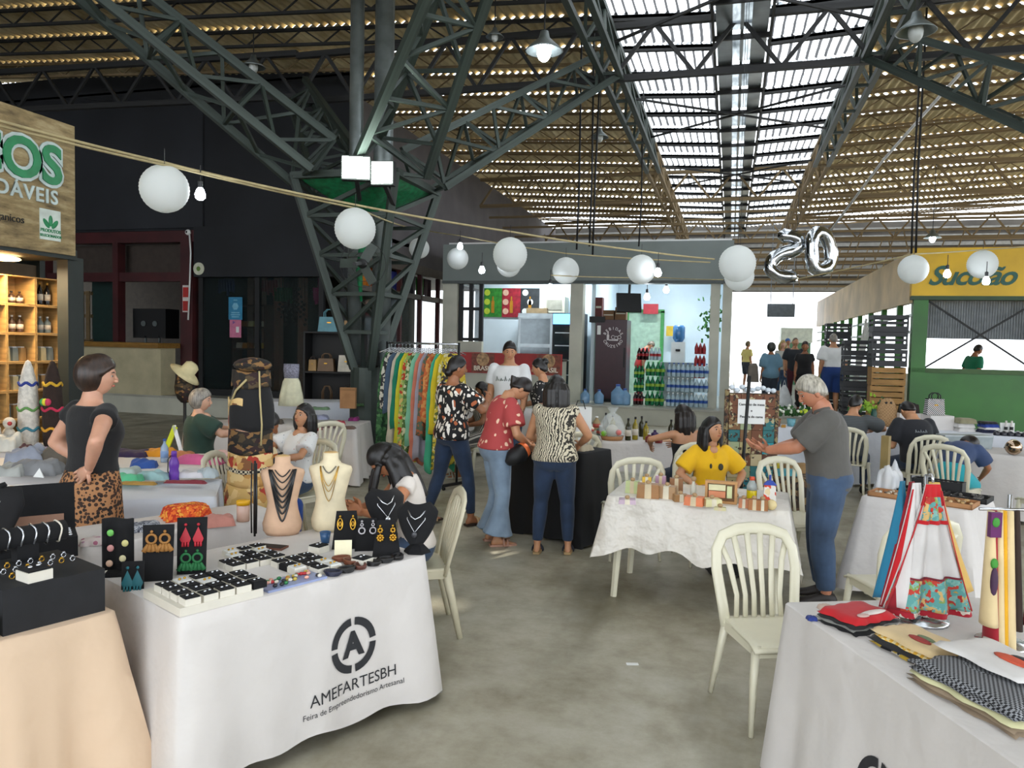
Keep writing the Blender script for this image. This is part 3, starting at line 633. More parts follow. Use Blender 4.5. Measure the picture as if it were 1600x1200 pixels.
for px, py, c, lab in ((625*.2667+850, 380+385*.2667, '#b02a35', 'red'), (760*.2667+850, 380+515*.2667, '#c9a62b', 'yellow')):
    p = PX(px, py, Y=23.5); tag(M().bx(-.22, .22, 0, .1, -.15, .15).build('price_board', mat('pb'+c, c, .5), None, loc=p), lab+' price board at the back of the drinks stall', 'sign')
# blue jugs on the stall step
JB = mat('jug_clear_blue', '#7fa6c8', .15, 0, .1, alpha=.8)
for k, (px, py, s) in enumerate(((965, 632, 1.0), (934, 622, .7), (949, 625, .7), (992, 624, .8))):
    p = G(px, py, .42); p.y = min(max(p.y, 18.5), 18.95-.02*k); j = thing('water_jug', 'clear blue water jug standing on the stall step', 'jug', (p.x, p.y, .42), 0, 'water jugs on the step')
    M().lathe([(.15*s, 0), (.17*s, .03), (.17*s, .3*s), (.06*s, .42*s), (.05*s, .46*s)], n=14).build('body', JB, j, True); M().lathe([(.055*s, .45*s), (.055*s, .5*s), (0, .5*s)], n=12).build('cap', CAPB, j)
# ================================================================ juice booth on the right
bo = bpy.data.objects.new('wall_juice_booth', None); COL.objects.link(bo); struct(bo)
BX, BY = 3.14, 15.4
M().bx(BX, 13, BY-.06, BY+.06, .42, 1.52).build('lower_panel', GREENP, bo)
M().bx(BX-.05, 13, BY-.12, BY+.1, 2.86, 3.72).build('sign_board', YELP, bo)
M().bx(BX-.05, 13, BY-.14, BY+.1, 2.8, 2.87).build('sign_edge', mat('dk_green_edge', '#24401e', .5), bo)
for x in (BX+.12, BX+2.15, BX+4.2, BX+6.2): M().bx(x-.12, x+.12, BY-.1, BY+.1, .42, 2.82).build('post', GREENP, bo)
M().bx(BX, 13, BY-.1, BY+.12, 1.5, 1.58).build('sill', mat('dk_sill', '#35551f', .5), bo)
for x in (BX+.24, BX+2.27): barI('cross_rod', (x, BY, 1.58), (x+1.75, BY, 2.8), .03, STEELD, bo); barI('cross_rod', (x+1.75, BY, 1.58), (x, BY, 2.8), .03, STEELD, bo)
b = M()
for i in range(140): x = BX+.24+i*.042; b.bar((x, BY+.25, 2.12), (x, BY+.25, 2.85), .012)
SH = b.build('mesh_curtain', mat('mesh_grey', '#8a8f92', .5), bo); M().bx(BX+.2, BX+6.2, BY+.27, BY+.28, 2.12, 2.85).build('grey_screen', mat('screen_grey', '#85898b', .7), bo)
text('Sucolão', .47, .004, .01, .4, sp=.92).xf(Matrix.Translation((PX(1517, 432, Y=BY-.13).x, BY-.13, PX(1520, 432, Y=BY-.13).z)) @ RX).build('lettering', mat('sign_teal', '#1f5648', .5), bo)
# side of the booth receding along the passage
M().bx(BX-.06, BX+.06, BY, 31, 2.75, 3.68).build('side_board', mat('side_board_peach', '#cdb183', .5, 0, .2, 1.2), bo)
for k in range(9): M().bx(BX-.05, BX+.05, BY+1+k*1.6, BY+1.12+k*1.6, .45, 2.75).build('side_post', GREENP, bo)
for k in range(7): M().bx(BX-.02, BX+.02, BY+1.12+k*1.6, BY+2.6+k*1.6, .45, 1.5).build('side_panel', GREENP, bo)
for z in (2.2, 2.5): M().bx(BX-.03, BX+.03, BY, 31, z, z+.05).build('side_rail', WHITEP, bo)
wallbox('wall_booth_back', mat('booth_back_pale', '#cfcabb', .6), BX+.3, 13, 20.4, 20.55, .42, 1.35)
wallbox('wall_left', DARKW, -20.2, -20, -9, 16.2, 0, 8.6)
M().bx(-24, -8.5, 16.0, 16.2, 7.85, 8.35).build('upper_wall', DARKW, wl)
wf = wallbox('wall_far_gable', mat('far_gable', '#55504a', .7, 0, .2, 1), -14, 20, 37.4, 37.5, 4.5, 7.6)
for k in range(9): M().bx(-14, 20, 37.3, 37.4, 4.55+k*.33, 4.7+k*.33).build('louvre', mat('louvre_grey', '#8b8a86', .6), wf)
# far plain wall and passage end
wallbox('wall_far_left', mat('far_wall', '#8e8a80', .7), -8.5, -.1, 36, 36.2, .0, 4.4)
gb = thing('green_cabin', 'small green kiosk standing in daylight beyond the passage', 'kiosk', (2.55, 33, .45)); M().bx(-.55, .55, 0, 1, 0, 1.7).build('body', mat('kiosk_green', '#5d8a66', .5), gb); M().bx(-.6, .6, -.05, 1.05, 1.7, 2.3).build('header', mat('kiosk_white', '#d6dccb', .5), gb); M().bx(-.45, .45, -.02, 0, .9, 1.4).build('hatch', BLACK, gb)
tag(M().bx(1.3, 2.3, 31, 31.1, 3.1, 3.6).bx(1.4, 1.43, 31.02, 31.05, 3.6, 7.52).bx(2.2, 2.23, 31.02, 31.05, 3.6, 7.55).build('hanging_board', mat('hb_grey', '#77808a', .5)), 'grey board hanging over the bright passage', 'sign')
# ================================================================ chairs, tables, cloths
PLW = mat('white_plastic', '#d6d1ba', .35, 0, .05, 3); PLC = mat('cream_plastic', '#cfc8ae', .4, 0, .06, 3)
def chair_proto(mt, nm):
    c = bpy.data.objects.new(nm, None); COL.objects.link(c)
    def seat(u, v):
        x = (u-.5)*.42*(1-.08*(1-v)); y = -.2+v*.42; dip = .018*(1-(2*u-1)**2)*(1-(2*v-1)**2)
        return (x, y, .44-dip-.05*max(0, v-.85)/.15*.5)
    b = M().grid(seat, 10, 10, .016); o = b.build('seat', mt, c, True, fix=True)
    P = [(-.19, -.165, .40), (-.2, -.19, .5), (-.222, -.235, .68), (-.215, -.262, .78), (-.175, -.283, .85), (-.09, -.294, .878), (0, -.297, .885)]
    P = P+[(-x, y, z) for x, y, z in P[-2::-1]]
    M().tube(P, [.014, .014, .014, .014, .015, .016, .016, .016, .015, .014, .014, .014, .014], 8, flat=2.1).build('back_frame', mt, c, True, fix=True)
    for k in range(6):
        f = (k-2.5)/2.5; M().tube([(f*.125, -.185, .435), (f*.12, -.2, .55), (f*.15, -.25, .72), (f*.185, -.285, .868-abs(f)**2*.06)], [.0075, .0075, .0085, .009], 6, flat=2.0).build('slat', mt, c, True)
    for sx in (-1, 1):
        M().tube([(sx*.185, -.17, .43), (sx*.2, -.21, .25), (sx*.22, -.265, 0)], [.03, .026, .018], 6, flat=.7).build('leg', mt, c, True)
        M().tube([(sx*.185, .175, .43), (sx*.2, .19, .25), (sx*.215, .215, 0)], [.03, .026, .018], 6, flat=.7).build('leg', mt, c, True)
        M().bar((sx*.19, -.18, .405), (sx*.19, .18, .405), .02, .05).build('seat_rail', mt, c)
    M().bar((-.19, .19, .4), (.19, .19, .4), .02, .05).build('seat_rail', mt, c)
    return c
_chp = {}
def chair(loc, rz, label, cream=False, z=0):
    mt = PLC if cream else PLW
    if mt.name not in _chp:
        c = chair_proto(mt, 'plastic_chair'); _chp[mt.name] = c; c.location = (loc[0], loc[1], z); c.rotation_euler = (0, 0, rz)
    else: c = dup(_chp[mt.name], (loc[0], loc[1], z), rz)
    return tag(c, label, 'chair', 'plastic chairs')
def table(loc, rz, L, Wd, h, label, mt=None):
    mt = mt or PLW; t = thing('folding_table', label, 'table', (loc[0], loc[1], 0), rz)
    M().bx(-L/2+.012, L/2-.012, -Wd/2+.012, Wd/2-.012, h-.035, h-.006).build('table_top', mt, t)
    for sx in (-1, 1):
        for sy in (-1, 1): M().tube([(sx*(L/2-.1), sy*(Wd/2-.1), h-.03), (sx*(L/2-.06), sy*(Wd/2-.06), 0)], [.035, .025], 6).build('leg', mt, t)
    return t
def cloth(loc, rz, L, Wd, h, drops, label, mt, amp=.02, lam=.3, flare=.03, seed=1, name='tablecloth', hem=.012, corner=.05, nv=12, step=.035, tops=.006):
    rnd = random.Random(seed); ph = [rnd.random()*6.28 for _ in range(8)]; per = []
    hx, hy = L/2, Wd/2; r = .02
    sides = [((-hx+r, -hy), (hx-r, -hy), (0, -1)), ((hx, -hy+r), (hx, hy-r), (1, 0)), ((hx-r, hy), (-hx+r, hy), (0, 1)), ((-hx, hy-r), (-hx, -hy+r), (-1, 0))]
    def wob(si, s): return (sin(2*pi*s/lam+ph[si])*.6+sin(2*pi*s/(lam*1.7)+ph[si+4])*.6+.3*sin(2*pi*s/(lam*.43)+ph[7-si]))
    for si, (a, b, nr) in enumerate(sides):
        l = sqrt((b[0]-a[0])**2+(b[1]-a[1])**2); n = max(3, int(l/step))
        for i in range(n+1):
            f = i/n; x, y = a[0]+(b[0]-a[0])*f, a[1]+(b[1]-a[1])*f
            ed = min(f, 1-f)*l; cf = max(0, 1-ed/.16)
            dn = drops[si]*(1-.5*max(0, 1-ed/.05)) + drops[(si+1) % 4 if f > .5 else (si-1) % 4]*(.5*max(0, 1-ed/.05)); s = f*l
            nx, ny = nr
            if cf > 0:
                o = sides[(si+1) % 4 if f > .5 else (si-1) % 4][2]; w = .5*cf**2; nx, ny = nx*(1-w)+o[0]*w, ny*(1-w)+o[1]*w; q = sqrt(nx*nx+ny*ny); nx, ny = nx/q, ny/q
            per.append((x, y, nx, ny, dn+hem*sin(s*7+ph[si])+hem*.8*sin(s*17+ph[3])*1.2+(.03*cf), wob(si, s), cf))
    n = len(per); b = M(); vs = [(x*.985, y*.98, h+tops) for x, y, *_ in per]; rings = [0]
    for k in range(nv+1):
        t = k/nv
        for x, y, nx, ny, dn, w, cf in per:
            dis = flare*t+corner*cf*t+amp*(t**.8)*(w+.7); z = h+tops-.004-(dn*t)
            vs.append((x+nx*dis, y+ny*dis, z))
    fs = [tuple(range(n))]
    for k in range(nv+1):
        for j in range(n): fs.append((k*n+j, (k+1)*n+j, (k+1)*n+(j+1) % n, k*n+(j+1) % n))
    o = b.add(vs, fs).build(name, mt, None, True, (loc[0], loc[1], 0), rz, fix=True); sm(o.data, 60)
    if label: tag(o, label, 'tablecloth')
    def onfront(x, z):
        s = x+hx-r; t = max(0, min(1, (h-z)/drops[0])); ed = min(s, L-2*r-s); cf = max(0, 1-ed/.16)
        return Vector((x, -hy-(flare*t+corner*cf*t+amp*(t**.8)*(wob(0, s)+.7))-.004, z))
    return o, onfront
def linen(nm, c, rough=.65, bmp=.25): 
    return mat(nm, c, rough, 0, .04, 2, bmp=bmp, bs=7, sheen=.1, bd=.05)
CW = linen('cloth_white', '#d0cbc7'); CC = linen('cloth_cream', '#d0b599'); CSAT = linen('cloth_satin', '#d9d3c9', .36, .8); CB = mat('cloth_black', '#0b0b0d', .85); CBE = linen('cloth_beige', '#b8aa90'); CWB = linen('cloth_cool_white', '#d2d6de')
LOGO = mat('logo_ink', '#26272b', .7)
def logo(cl, onf, x, z, s=1.0, words=True):
    def put(b, nm, dx=0, dz=0):
        b.v = [tuple(onf(x+dx+v[0]*s, z+dz+v[1]*s)) for v in b.v]; b.build(nm, LOGO, cl)
    for k in range(4): put(arc_ring(.092, .128, pi/2*k+.09, pi/2*(k+1)-.09, 8), 'printed_ring')
    put(text('A', .15, 0, .008), 'printed_letter')
    if words:
        put(text('AMEFARTESBH', .075, 0, 0), 'printed_name', 0, -.185*s)
        put(text('Feira de Empreendedorismo Artesanal', .036, 0, 0), 'printed_line', 0, -.245*s)
def cg(px, py, z=.75):
    p = G(px, py, z); return p
def place(p0, p1, depth):
    """front edge from p0 (left) to p1 (right) as seen from outside; returns centre, yaw, length"""
    d = Vector((p1.x-p0.x, p1.y-p0.y)); L = d.length; yaw = atan2(d.y, d.x); n = Vector((-sin(yaw), cos(yaw)))
    c = (Vector((p0.x, p0.y))+Vector((p1.x, p1.y)))/2+n*depth/2; return Vector((c.x, c.y, 0)), yaw, L
TB = {}
def T(key, p0, p1, depth, h, drops, lab_t, lab_c, mt, **k):
    c, yaw, L = place(p0, p1, depth); lg = k.pop('legs', True); tm = k.pop('tmat', None)
    if lg: table(c, yaw, L, depth, h, lab_t, tm)
    o, onf = cloth(c, yaw, L, depth, h, drops, lab_c, mt, **k); TB[key] = (c, yaw, L, depth, h, o, onf); return o, onf
def on(key, u, v, dz=0.0):
    """point on a table: u along its front edge 0..1, v from the front 0..1"""
    c, yaw, L, dp, h, *_ = TB[key]; x, y = (u-.5)*L, (v-.5)*dp
    return Vector((c.x+x*cos(yaw)-y*sin(yaw), c.y+x*sin(yaw)+y*cos(yaw), h+.0065+dz))
# jewellery table
o, f = T('jew', cg(282, 968), cg(668, 868), .86, .75, [.69, .69, .6, .69], 'white table under the jewellery display with the printed logo cloth', 'white cloth with a printed round A logo under the jewellery display', CW, amp=.022, lam=.6, flare=.03, seed=4, corner=.04)
logo(o, f, .17, .42, 1.02)
# front-left black-riser table
p1 = cg(183, 957); dirv = Vector((-.6, -.80)); dw = Vector((dirv.x*cos(PSI)-dirv.y*sin(PSI), dirv.x*sin(PSI)+dirv.y*cos(PSI)))
p0 = Vector((p1.x+dw.x*1.3, p1.y+dw.y*1.3, .75))
T('blk', p0, p1, 1.15, .75, [.74, .62, .5, .5], 'table under the peach cloth and black jewellery risers', 'peach cream cloth hanging under the black jewellery risers', CC, amp=.055, lam=.34, flare=.06, seed=9, tmat=mat('yellow_plastic', '#e0a400', .4))
# fabric table behind
T('fab', cg(130, 858), cg(452, 806), .5, .75, [.68, .6, .6, .6], 'table holding the cushions and patterned cloth pouches', 'white cloth on the table of patterned pouches', CW, amp=.015, lam=.5, seed=6)
# purple-bottle table
T('bot', cg(-160, 795), cg(337, 777), .72, .75, [.68, .68, .6, .6], 'long table where the purple bottle stands', 'bluish white cloth on the table of the purple bottle', CWB, amp=.02, lam=.6, seed=3)
T('gar', cg(-200, 752), cg(328, 737), .82, .78, [.7, .7, .6, .6], 'long table piled with folded garments', 'white cloth under the piles of folded garments', CW, amp=.02, lam=.5, seed=8)
T('toy', cg(-15, 711), cg(118, 709), .56, .78, [.7, .7, .6, .6], 'table with knitted toys near the organic kiosk', 'white cloth under the knitted toys near the kiosk', CW, amp=.02, lam=.5, seed=18)
# far centre-left tables
o, f = T('hat', cg(308, 668), cg(384, 665), .8, .75, [.7, .7, .6, .6], 'far table beside the seated lady in green', 'white cloth with a small round logo behind the display stand', CW, amp=.02, lam=.5, seed=11)
o, f = T('bag', cg(405, 664), cg(556, 668), .85, .75, [.71, .71, .6, .6], 'table of knitwear in front of the handbag shelf', 'white pleated cloth on the knitwear table', CW, amp=.035, lam=.22, seed=12)
logo(o, f, -.38*1.0, .47, .8, False)
T('bg2', cg(405, 628, .93), cg(585, 630, .93), .6, .93, [.88, .6, .6, .6], 'raised back table before the handbag shelf', 'white cloth on the raised table before the handbag shelf', CWB, amp=.02, lam=.4, seed=13)
# black-draped table of the standing shoppers
c0, c1 = G(800, 838)+_f0*.24, G(912, 866)+_f0*.24
T('blk2', Vector((c0.x, c0.y, .9)), Vector((c1.x, c1.y, .9)), .45, .86, [.84, .82, .8, .84], 'black-draped table between the shoppers', 'black skirt cloth draped to the floor at the shoppers', CB, amp=.02, lam=.4, seed=14)
T('oil', cg(941, 690), cg(1098, 694), .75, .75, [.33, .35, .3, .33], 'plastic table holding olive oil bottles', 'white cloth on the olive oil table', CW, amp=.02, lam=.5, seed=15)
T('soap', cg(948, 776), cg(1234, 801), .76, .75, [.38, .46, .4, .36], 'plastic table of handmade soaps', 'shiny white satin cloth on the soap table', CSAT, amp=.03, lam=.42, flare=.04, seed=16, corner=.07, hem=.03)
pA = cg(1224, 942); dv = Vector((.13, -.99)); dw = Vector((dv.x*cos(PSI)-dv.y*sin(PSI), dv.x*sin(PSI)+dv.y*cos(PSI)))
pB = Vector((pA.x+dw.x*1.5, pA.y+dw.y*1.5, .75))
o, f = T('apr', pA, pB, .95, .75, [.72, .7, .7, .72], 'table of kitchen towels and aprons', 'white cloth with a printed round A logo under the kitchen towels', CW, amp=.02, lam=.55, seed=17)
logo(o, f, .0, .34, .95)
T('brc', cg(1345, 776), cg(1510, 800), .8, .75, [.7, .66, .6, .66], 'table of boxed bracelets and beads', 'long white lace-edged cloth on the bead table', CW, amp=.05, lam=.3, seed=19, corner=.12)
T('wal', cg(1330, 668, .8), cg(1700, 690, .8), .8, .8, [.75, .7, .6, .6], 'long table before the green booth wall', 'white cloth on the long table before the green booth', CWB, amp=.02, lam=.5, seed=20)
T('wl2', cg(1492, 704), cg(1720, 722), .75, .74, [.7, .6, .6, .6], 'white table holding plastic boxes beside the boy', 'white cloth on the table holding plastic boxes', CW, amp=.02, lam=.5, seed=21)
T('flo', cg(1204, 668), cg(1300, 671), .5, .75, [.55, .5, .5, .5], 'table holding the potted white flowers', 'bluish white cloth under the potted flowers', CWB, amp=.02, lam=.5, seed=22)
T('cen', cg(725, 640), cg(880, 648), .8, .75, [.7, .6, .6, .6], 'table in front of the bar counter', 'white cloth on the table in front of the bar', CW, amp=.02, lam=.5, seed=23)
# chairs: rz so that local +Y is the way the sitter faces; ang(0) faces away from the camera
def face(deg): return ang(deg)
chair(W(1.36, 3.82), face(188), 'empty white plastic chair beside the towel table, seat turned outward')
chair(W(1.07, 6.8), face(5), 'white plastic chair tucked behind the left end of the soap table')
chair(W(-.6, 4.87), face(104), 'cream plastic chair of the long-haired girl at the jewellery table', True)
chair(W(-1.948, 7.0), face(142), 'white plastic chair of the woman in the printed white tee')
chair(W(-2.3, 9.1), face(40), 'empty white plastic chair next to the knitwear table')
chair(W(1.815, 7.95), face(14), 'white plastic chair of the girl with the bare shoulders')
chair(W(1.727, 6.62), face(186), 'white plastic chair of the woman in yellow', )
chair(W(2.45, 6.45), face(200), 'white plastic chair between the soap table and the standing man')
chair(W(4.838, 9.1), face(2), 'white plastic chair of the man in the black tee')
chair(W(4.705, 8.1), face(-50), 'white plastic chair of the crouching boy')
chair(W(5.3, 7.45), face(5), 'white plastic chair under the shiny metal ball')
chair(W(4.338, 9.75), face(-34), 'white plastic chair of the man in the grey striped tee')
chair(W(2.38, 4.66), face(4), 'white plastic chair behind the hanging kitchen towel')
chair(W(.75, 8.6), face(0), 'cream plastic chair beside the gift basket', True)
chair(W(-.38, 10.6), face(108), 'white plastic chair of the woman in the striped dress')
chair(W(-3.0, 4.12), face(-100), 'cream plastic chair beside the boxed goods table', True)
chair(W(-2.17, 6.28), face(-95), 'white plastic chair behind the apron display')
# ================================================================ people
def ik(A, Tg, a, b, pole):
    d = Tg-A; l = d.length; mx = (a+b)*.995
    if l > mx: Tg = A+d*(mx/l); d = Tg-A; l = mx
    l = max(l, abs(a-b)+.01); n = d.normalized(); x = (a*a-b*b+l*l)/(2*l); h = sqrt(max(0, a*a-x*x))
    p = Vector(pole)-n*Vector(pole).dot(n)
    p = p.normalized() if p.length > 1e-5 else Vector((0, 0, 1)).cross(n)
    return A+n*x+p*h, Tg
SKIN = {}
def skin(c):
    if c not in SKIN:
        m = mat('skin'+c, c, .5, 0, .06, 14); m.node_tree.nodes['Principled BSDF'].inputs['Subsurface Weight'].default_value = .08; SKIN[c] = m
    return SKIN[c]
def hairmat(c):
    nm = 'hair'+c
    if nm in MATS: return MATS[nm]
    m, nt, p = _nt(nm); MATS[nm] = m; L = nt.links.new
    w = N(nt, 'ShaderNodeTexNoise', Scale=55.0, Detail=3.0); L(coords(nt, (1, 1, .12)), w.inputs['Vector'])
    b = _hex(c); L(ramp(nt, w.outputs[0], [(.3, tuple(x*.45 for x in b[:3])), (.7, tuple(min(1, x*1.35) for x in b[:3]))]), p.inputs['Base Color'])
    p.inputs['Roughness'].default_value = .42; bump(nt, p, w.outputs[0], .6, .004); return m
FRING = [(-.12, .135, .09, 0), (-.07, .168, .112, -.01), (0, .178, .122, -.015), (.07, .158, .106, -.005), (.14, .134, .094, 0), (.22, .138, .102, .01), (.30, .152, .12, .02), (.36, .154, .11, .013), (.42, .158, .088, 0), (.465, .125, .068, -.01), (.5, .058, .055, -.008), (.56, .05, .052, .004)]
MRING = [(-.12, .13, .09, 0), (-.07, .155, .108, -.01), (0, .162, .115, -.012), (.07, .155, .108, -.003), (.14, .15, .105, .004), (.22, .157, .11, .01), (.30, .172, .12, .012), (.36, .178, .116, .008), (.42, .18, .094, -.002), (.465, .14, .072, -.01), (.5, .066, .062, -.008), (.56, .058, .06, .004)]
def ringat(R, h):
    if h <= R[0][0]: return R[0][1:]
    for a, b in zip(R, R[1:]):
        if h <= b[0]: f = (h-a[0])/(b[0]-a[0]); return tuple(a[i]+(b[i]-a[i])*f for i in (1, 2, 3))
    return R[-1][1:]
def eul(y, p, r): return Matrix.Rotation(y, 3, 'Z') @ Matrix.Rotation(-p, 3, 'X') @ Matrix.Rotation(r, 3, 'Y')
def head_mesh():
    b = M(); n, k = 36, 26; vs = []
    for i in range(k+1):
        a = -pi/2+pi*i/k; a = max(min(a, 1.55), -1.55)
        for j in range(n):
            t = 2*pi*j/n; ux, uy, uz = cos(a)*cos(t), cos(a)*sin(t), sin(a)
            x, y, z = .075*ux, .094*uy, .118*uz
            if uz < 0:
                x *= 1-.26*uz*uz
                if uy < 0 and uz < -.2: y *= 1-.5*(-uz-.2)
                if uy > 0: y *= 1-.06*uz*uz; y += .012*max(0, uy)*max(0, -uz-.5)
            if uy > .3:
                for sx in (-1, 1): y -= .007*math.exp(-((x-sx*.03)/.016)**2-((z-.008)/.013)**2)
                y += .004*math.exp(-((z-.032)/.012)**2)*max(0, uy)
            vs.append((x, y, z))
    b.add(vs, [(i*n+j, i*n+(j+1) % n, (i+1)*n+(j+1) % n, (i+1)*n+j) for i in range(k) for j in range(n)]+[tuple(range(n-1, -1, -1)), tuple(k*n+j for j in range(n))])
    b.ball((0, .096, -.024), (.0145, .018, .013), 10, 7); b.tube([(0, .083, .022), (0, .093, .0), (0, .104, -.02)], [.008, .0095, .012], 8)
    for sx in (-1, 1): b.ball((sx*.077, -.006, -.012), (.012, .02, .032), 8, 6)
    return b
_HEAD = head_mesh()
def hand_into(b, wr, fd, pn, s, side, curl=.35, spread=.12):
    """palm, four fingers, thumb; fd finger direction, pn palm normal"""
    fd = fd.normalized(); pn = (pn-fd*pn.dot(fd)).normalized(); ac = fd.cross(pn).normalized()*side
    R = Matrix((ac, fd, pn)).transposed()
    b.loft([[wr+R @ Vector((cos(t)*w*s, y*s, sin(t)*h*s)) for t in [2*pi*i/10 for i in range(10)]] for y, w, h in ((-.01, .026, .02), (.03, .034, .018), (.07, .041, .015), (.098, .038, .012))])
    for k, (x, l) in enumerate(((-.03, .062), (-.01, .078), (.01, .082), (.03, .072))):
        o = wr+R @ Vector((x*s, .092*s, 0)); a1 = curl; a2 = curl*2.1; sp = (x/.03)*spread
        d1 = R @ Vector((sin(sp), cos(a1), sin(a1))); d2 = R @ Vector((sin(sp), cos(a2), sin(a2)))
        m_ = o+d1*l*.5*s; b.tube([o-d1*.01, m_, m_+d2*l*.32*s, m_+d2*l*.5*s], [.0095*s, .0088*s, .0075*s, .004*s], 7)
    o = wr+R @ Vector((.03*s, .025*s, 0)); d1 = R @ Vector((.75, .62, .25)); d2 = R @ Vector((.45, .85, .35))
    b.tube([o-d1*.01, o+d1*.035*s, o+d1*.035*s+d2*.03*s], [.0125*s, .011*s, .006*s], 7)
def person(label, loc, yaw, H=1.62, male=False, girth=1.0, sit=False, lean=0, twist=0, head=(0, 0, 0), aL=None, aR=None, feet=None, skc='#b07a55', hair=None, top=None, bot=None, shoe=None, face=True, vox=.015, seat=.45, hl={}, hr={}, name='person', group=None, zf=0.0, cat='person'):
    H = H*.965 if sit else H
    s = H/1.7; R_ = MRING if male else FRING; rings = [(h*s, x*s*girth if -.1 < h < .45 else x*s*(1+(girth-1)*.4), y*s*girth if -.1 < h < .45 else y*s*(1+(girth-1)*.4), o*s) for h, x, y, o in R_]
    zp = (seat+.132*girth**.5*s+.006) if sit else .93*s; P0 = Vector((0, 0, zp)); lean = radians(lean); twist = radians(twist)
    def spine(h):
        if h <= 0: return P0+Vector((0, 0, h)), Matrix.Identity(3)
        n = 12; y = z = 0; th = 0
        for i in range(n):
            hh = h*(i+.5)/n; th = lean*min(1, hh/(.24*s)); y += sin(th)*h/n; z += cos(th)*h/n
        th = lean*min(1, h/(.24*s)); return P0+Vector((0, y, z)), Matrix.Rotation(twist*min(1, h/(.4*s)), 3, 'Z') @ Matrix.Rotation(-th, 3, 'X')
    def ring(h, infl=0, n=28, fx=1, fy=1):
        x, y, o = ringat(rings, h); p, R = spine(h); return [p+R @ Vector((abs(cos(t))**.85*(1 if cos(t) > 0 else -1)*(x*fx+infl), o+sin(t)*(y*fy+infl), 0)) for t in [2*pi*i/n for i in range(n)]]
    ps, Rs = spine(.435*s); shw = (.178 if male else .15)*s*(1+(girth-1)*.5)
    SH = {'R': ps+Rs @ Vector((shw, -.005, 0)), 'L': ps+Rs @ Vector((-shw, -.005, 0))}; ua, fa_ = .285*s, .245*s
    arms = {}
    for sd, spec in (('L', aL), ('R', aR)):
        sx = 1 if sd == 'R' else -1
        if spec is None: spec = ((sx*(shw/s+.06)*s, .03, zp-.08*s), (sx*.3, -1, 0)) if not sit else ((sx*.13, .32*s, zp+.12), (sx*.7, -1, -.3))
        tg, pole = Vector(spec[0]), Vector(spec[1]); E, Wt = ik(SH[sd], tg, ua, fa_, pole); arms[sd] = (SH[sd], E, Wt)
    hp = {k: P0+Vector((sx*.088*s*girth**.5, .0, -.04*s)) for k, sx in (('L', -1), ('R', 1))}; legs = {}
    for k, sx in (('L', -1), ('R', 1)):
        if feet: tg = Vector(feet[0 if k == 'L' else 1])
        elif sit: tg = Vector((sx*.1, .40*s, .085))
        else: tg = Vector((sx*.1, -.01, .085*s))
        pole = (sx*.05, .3, 1) if sit else (sx*.08, 1, 0)
        K, A = ik(hp[k], tg, (.425 if sit else .406)*s, (.42 if sit else .404)*s, pole); legs[k] = (hp[k], K, A)
    g = 1+(girth-1)*.7
    def armtube(b, sd, upto, infl, r=None):
        S_, E, Wt = arms[sd]; q = [.05, .046, .04, .039, .041, .034, .026] if not male else [.058, .054, .047, .044, .045, .037, .029]
        pts = [S_, S_.lerp(E, .4), S_.lerp(E, .85), E, E.lerp(Wt, .25), E.lerp(Wt, .6), Wt]; tt = [0, .4, .85, 1, 1.25, 1.6, 2]
        pp = []; rr = []
        for i, (p, t) in enumerate(zip(pts, tt)):
            if t <= upto+1e-6: pp.append(p); rr.append(q[i]*s*g+infl)
            else:
                t0 = tt[i-1]; f = (upto-t0)/(t-t0)
                if f > .01: pp.append(pts[i-1].lerp(p, f)); rr.append((q[i-1]+(q[i]-q[i-1])*f)*s*g+infl*1.15)
                break
        if len(pp) > 1: rr[0] = rr[0]-infl*.6; b.tube(pp, rr, 14); b.ball(pp[0], rr[0]*1.0, 14, 10)
        if upto > 1: b.ball(E, q[3]*s*g+infl, 12, 8)
    def legtube(b, k, t1, infl, flare=0):
        h_, K, A = legs[k]; q = [.088, .082, .06, .054, .056, .042, .034]; pts = [h_, h_.lerp(K, .35), h_.lerp(K, .9), K, K.lerp(A, .3), K.lerp(A, .75), A]; tt = [0, .35, .9, 1, 1.3, 1.75, 2]
        pp = []; rr = []
        for i, (p, t) in enumerate(zip(pts, tt)):
            fl = flare*max(0, t-.8)/1.2
            if t <= t1+1e-6: pp.append(p); rr.append(max(q[i]*s*g+infl, fl))
            else:
                t0 = tt[i-1]; f = (t1-t0)/(t-t0); pp.append(pts[i-1].lerp(p, f)); rr.append(max((q[i-1]+(q[i]-q[i-1])*f)*s*g+infl, fl)); break
        if len(pp) > 1: b.tube(pp, rr, 14); b.ball(pp[0], rr[0], 12, 8)
        if t1 > 1 and not flare: b.ball(K, q[3]*s*g+infl, 12, 8)
    # --- body
    b = M(); b.loft([ring(h*s) for h in (-.12, -.07, -.03, 0, .04, .07, .1, .14, .18, .22, .26, .3, .33, .36, .39, .42, .445, .465, .485, .5, .53, .56)])
    for sd in 'LR': armtube(b, sd, 2, 0); legtube(b, sd, 2, 0)
    for k, sx in (('L', -1), ('R', 1)):
        A = legs[k][2]; b.loft([[A+Vector((cos(t)*w*s, y*s, -.085*s+hh*s*(sin(t)+1)/2)) for t in [2*pi*i/10 for i in range(10)]] for y, w, hh in ((-.06, .022, .05), (-.04, .032, .075), (.0, .034, .1), (.05, .038, .07), (.11, .045, .045), (.16, .042, .03), (.185, .025, .02))])
    pn, Rn = spine(.53*s); Rh = Rn @ eul(radians(head[0]), radians(head[1]), radians(head[2])); hc = pn+Rh @ Vector((0, .024*s, .122*s))
    b.tube([pn-Rn @ Vector((0, 0, .05*s)), pn+Rh @ Vector((0, .01, .06))*s], [.055*s, .05*s] if not male else [.064*s, .06*s], 12)
    bb = tomb(remesh(b, vox, 5))
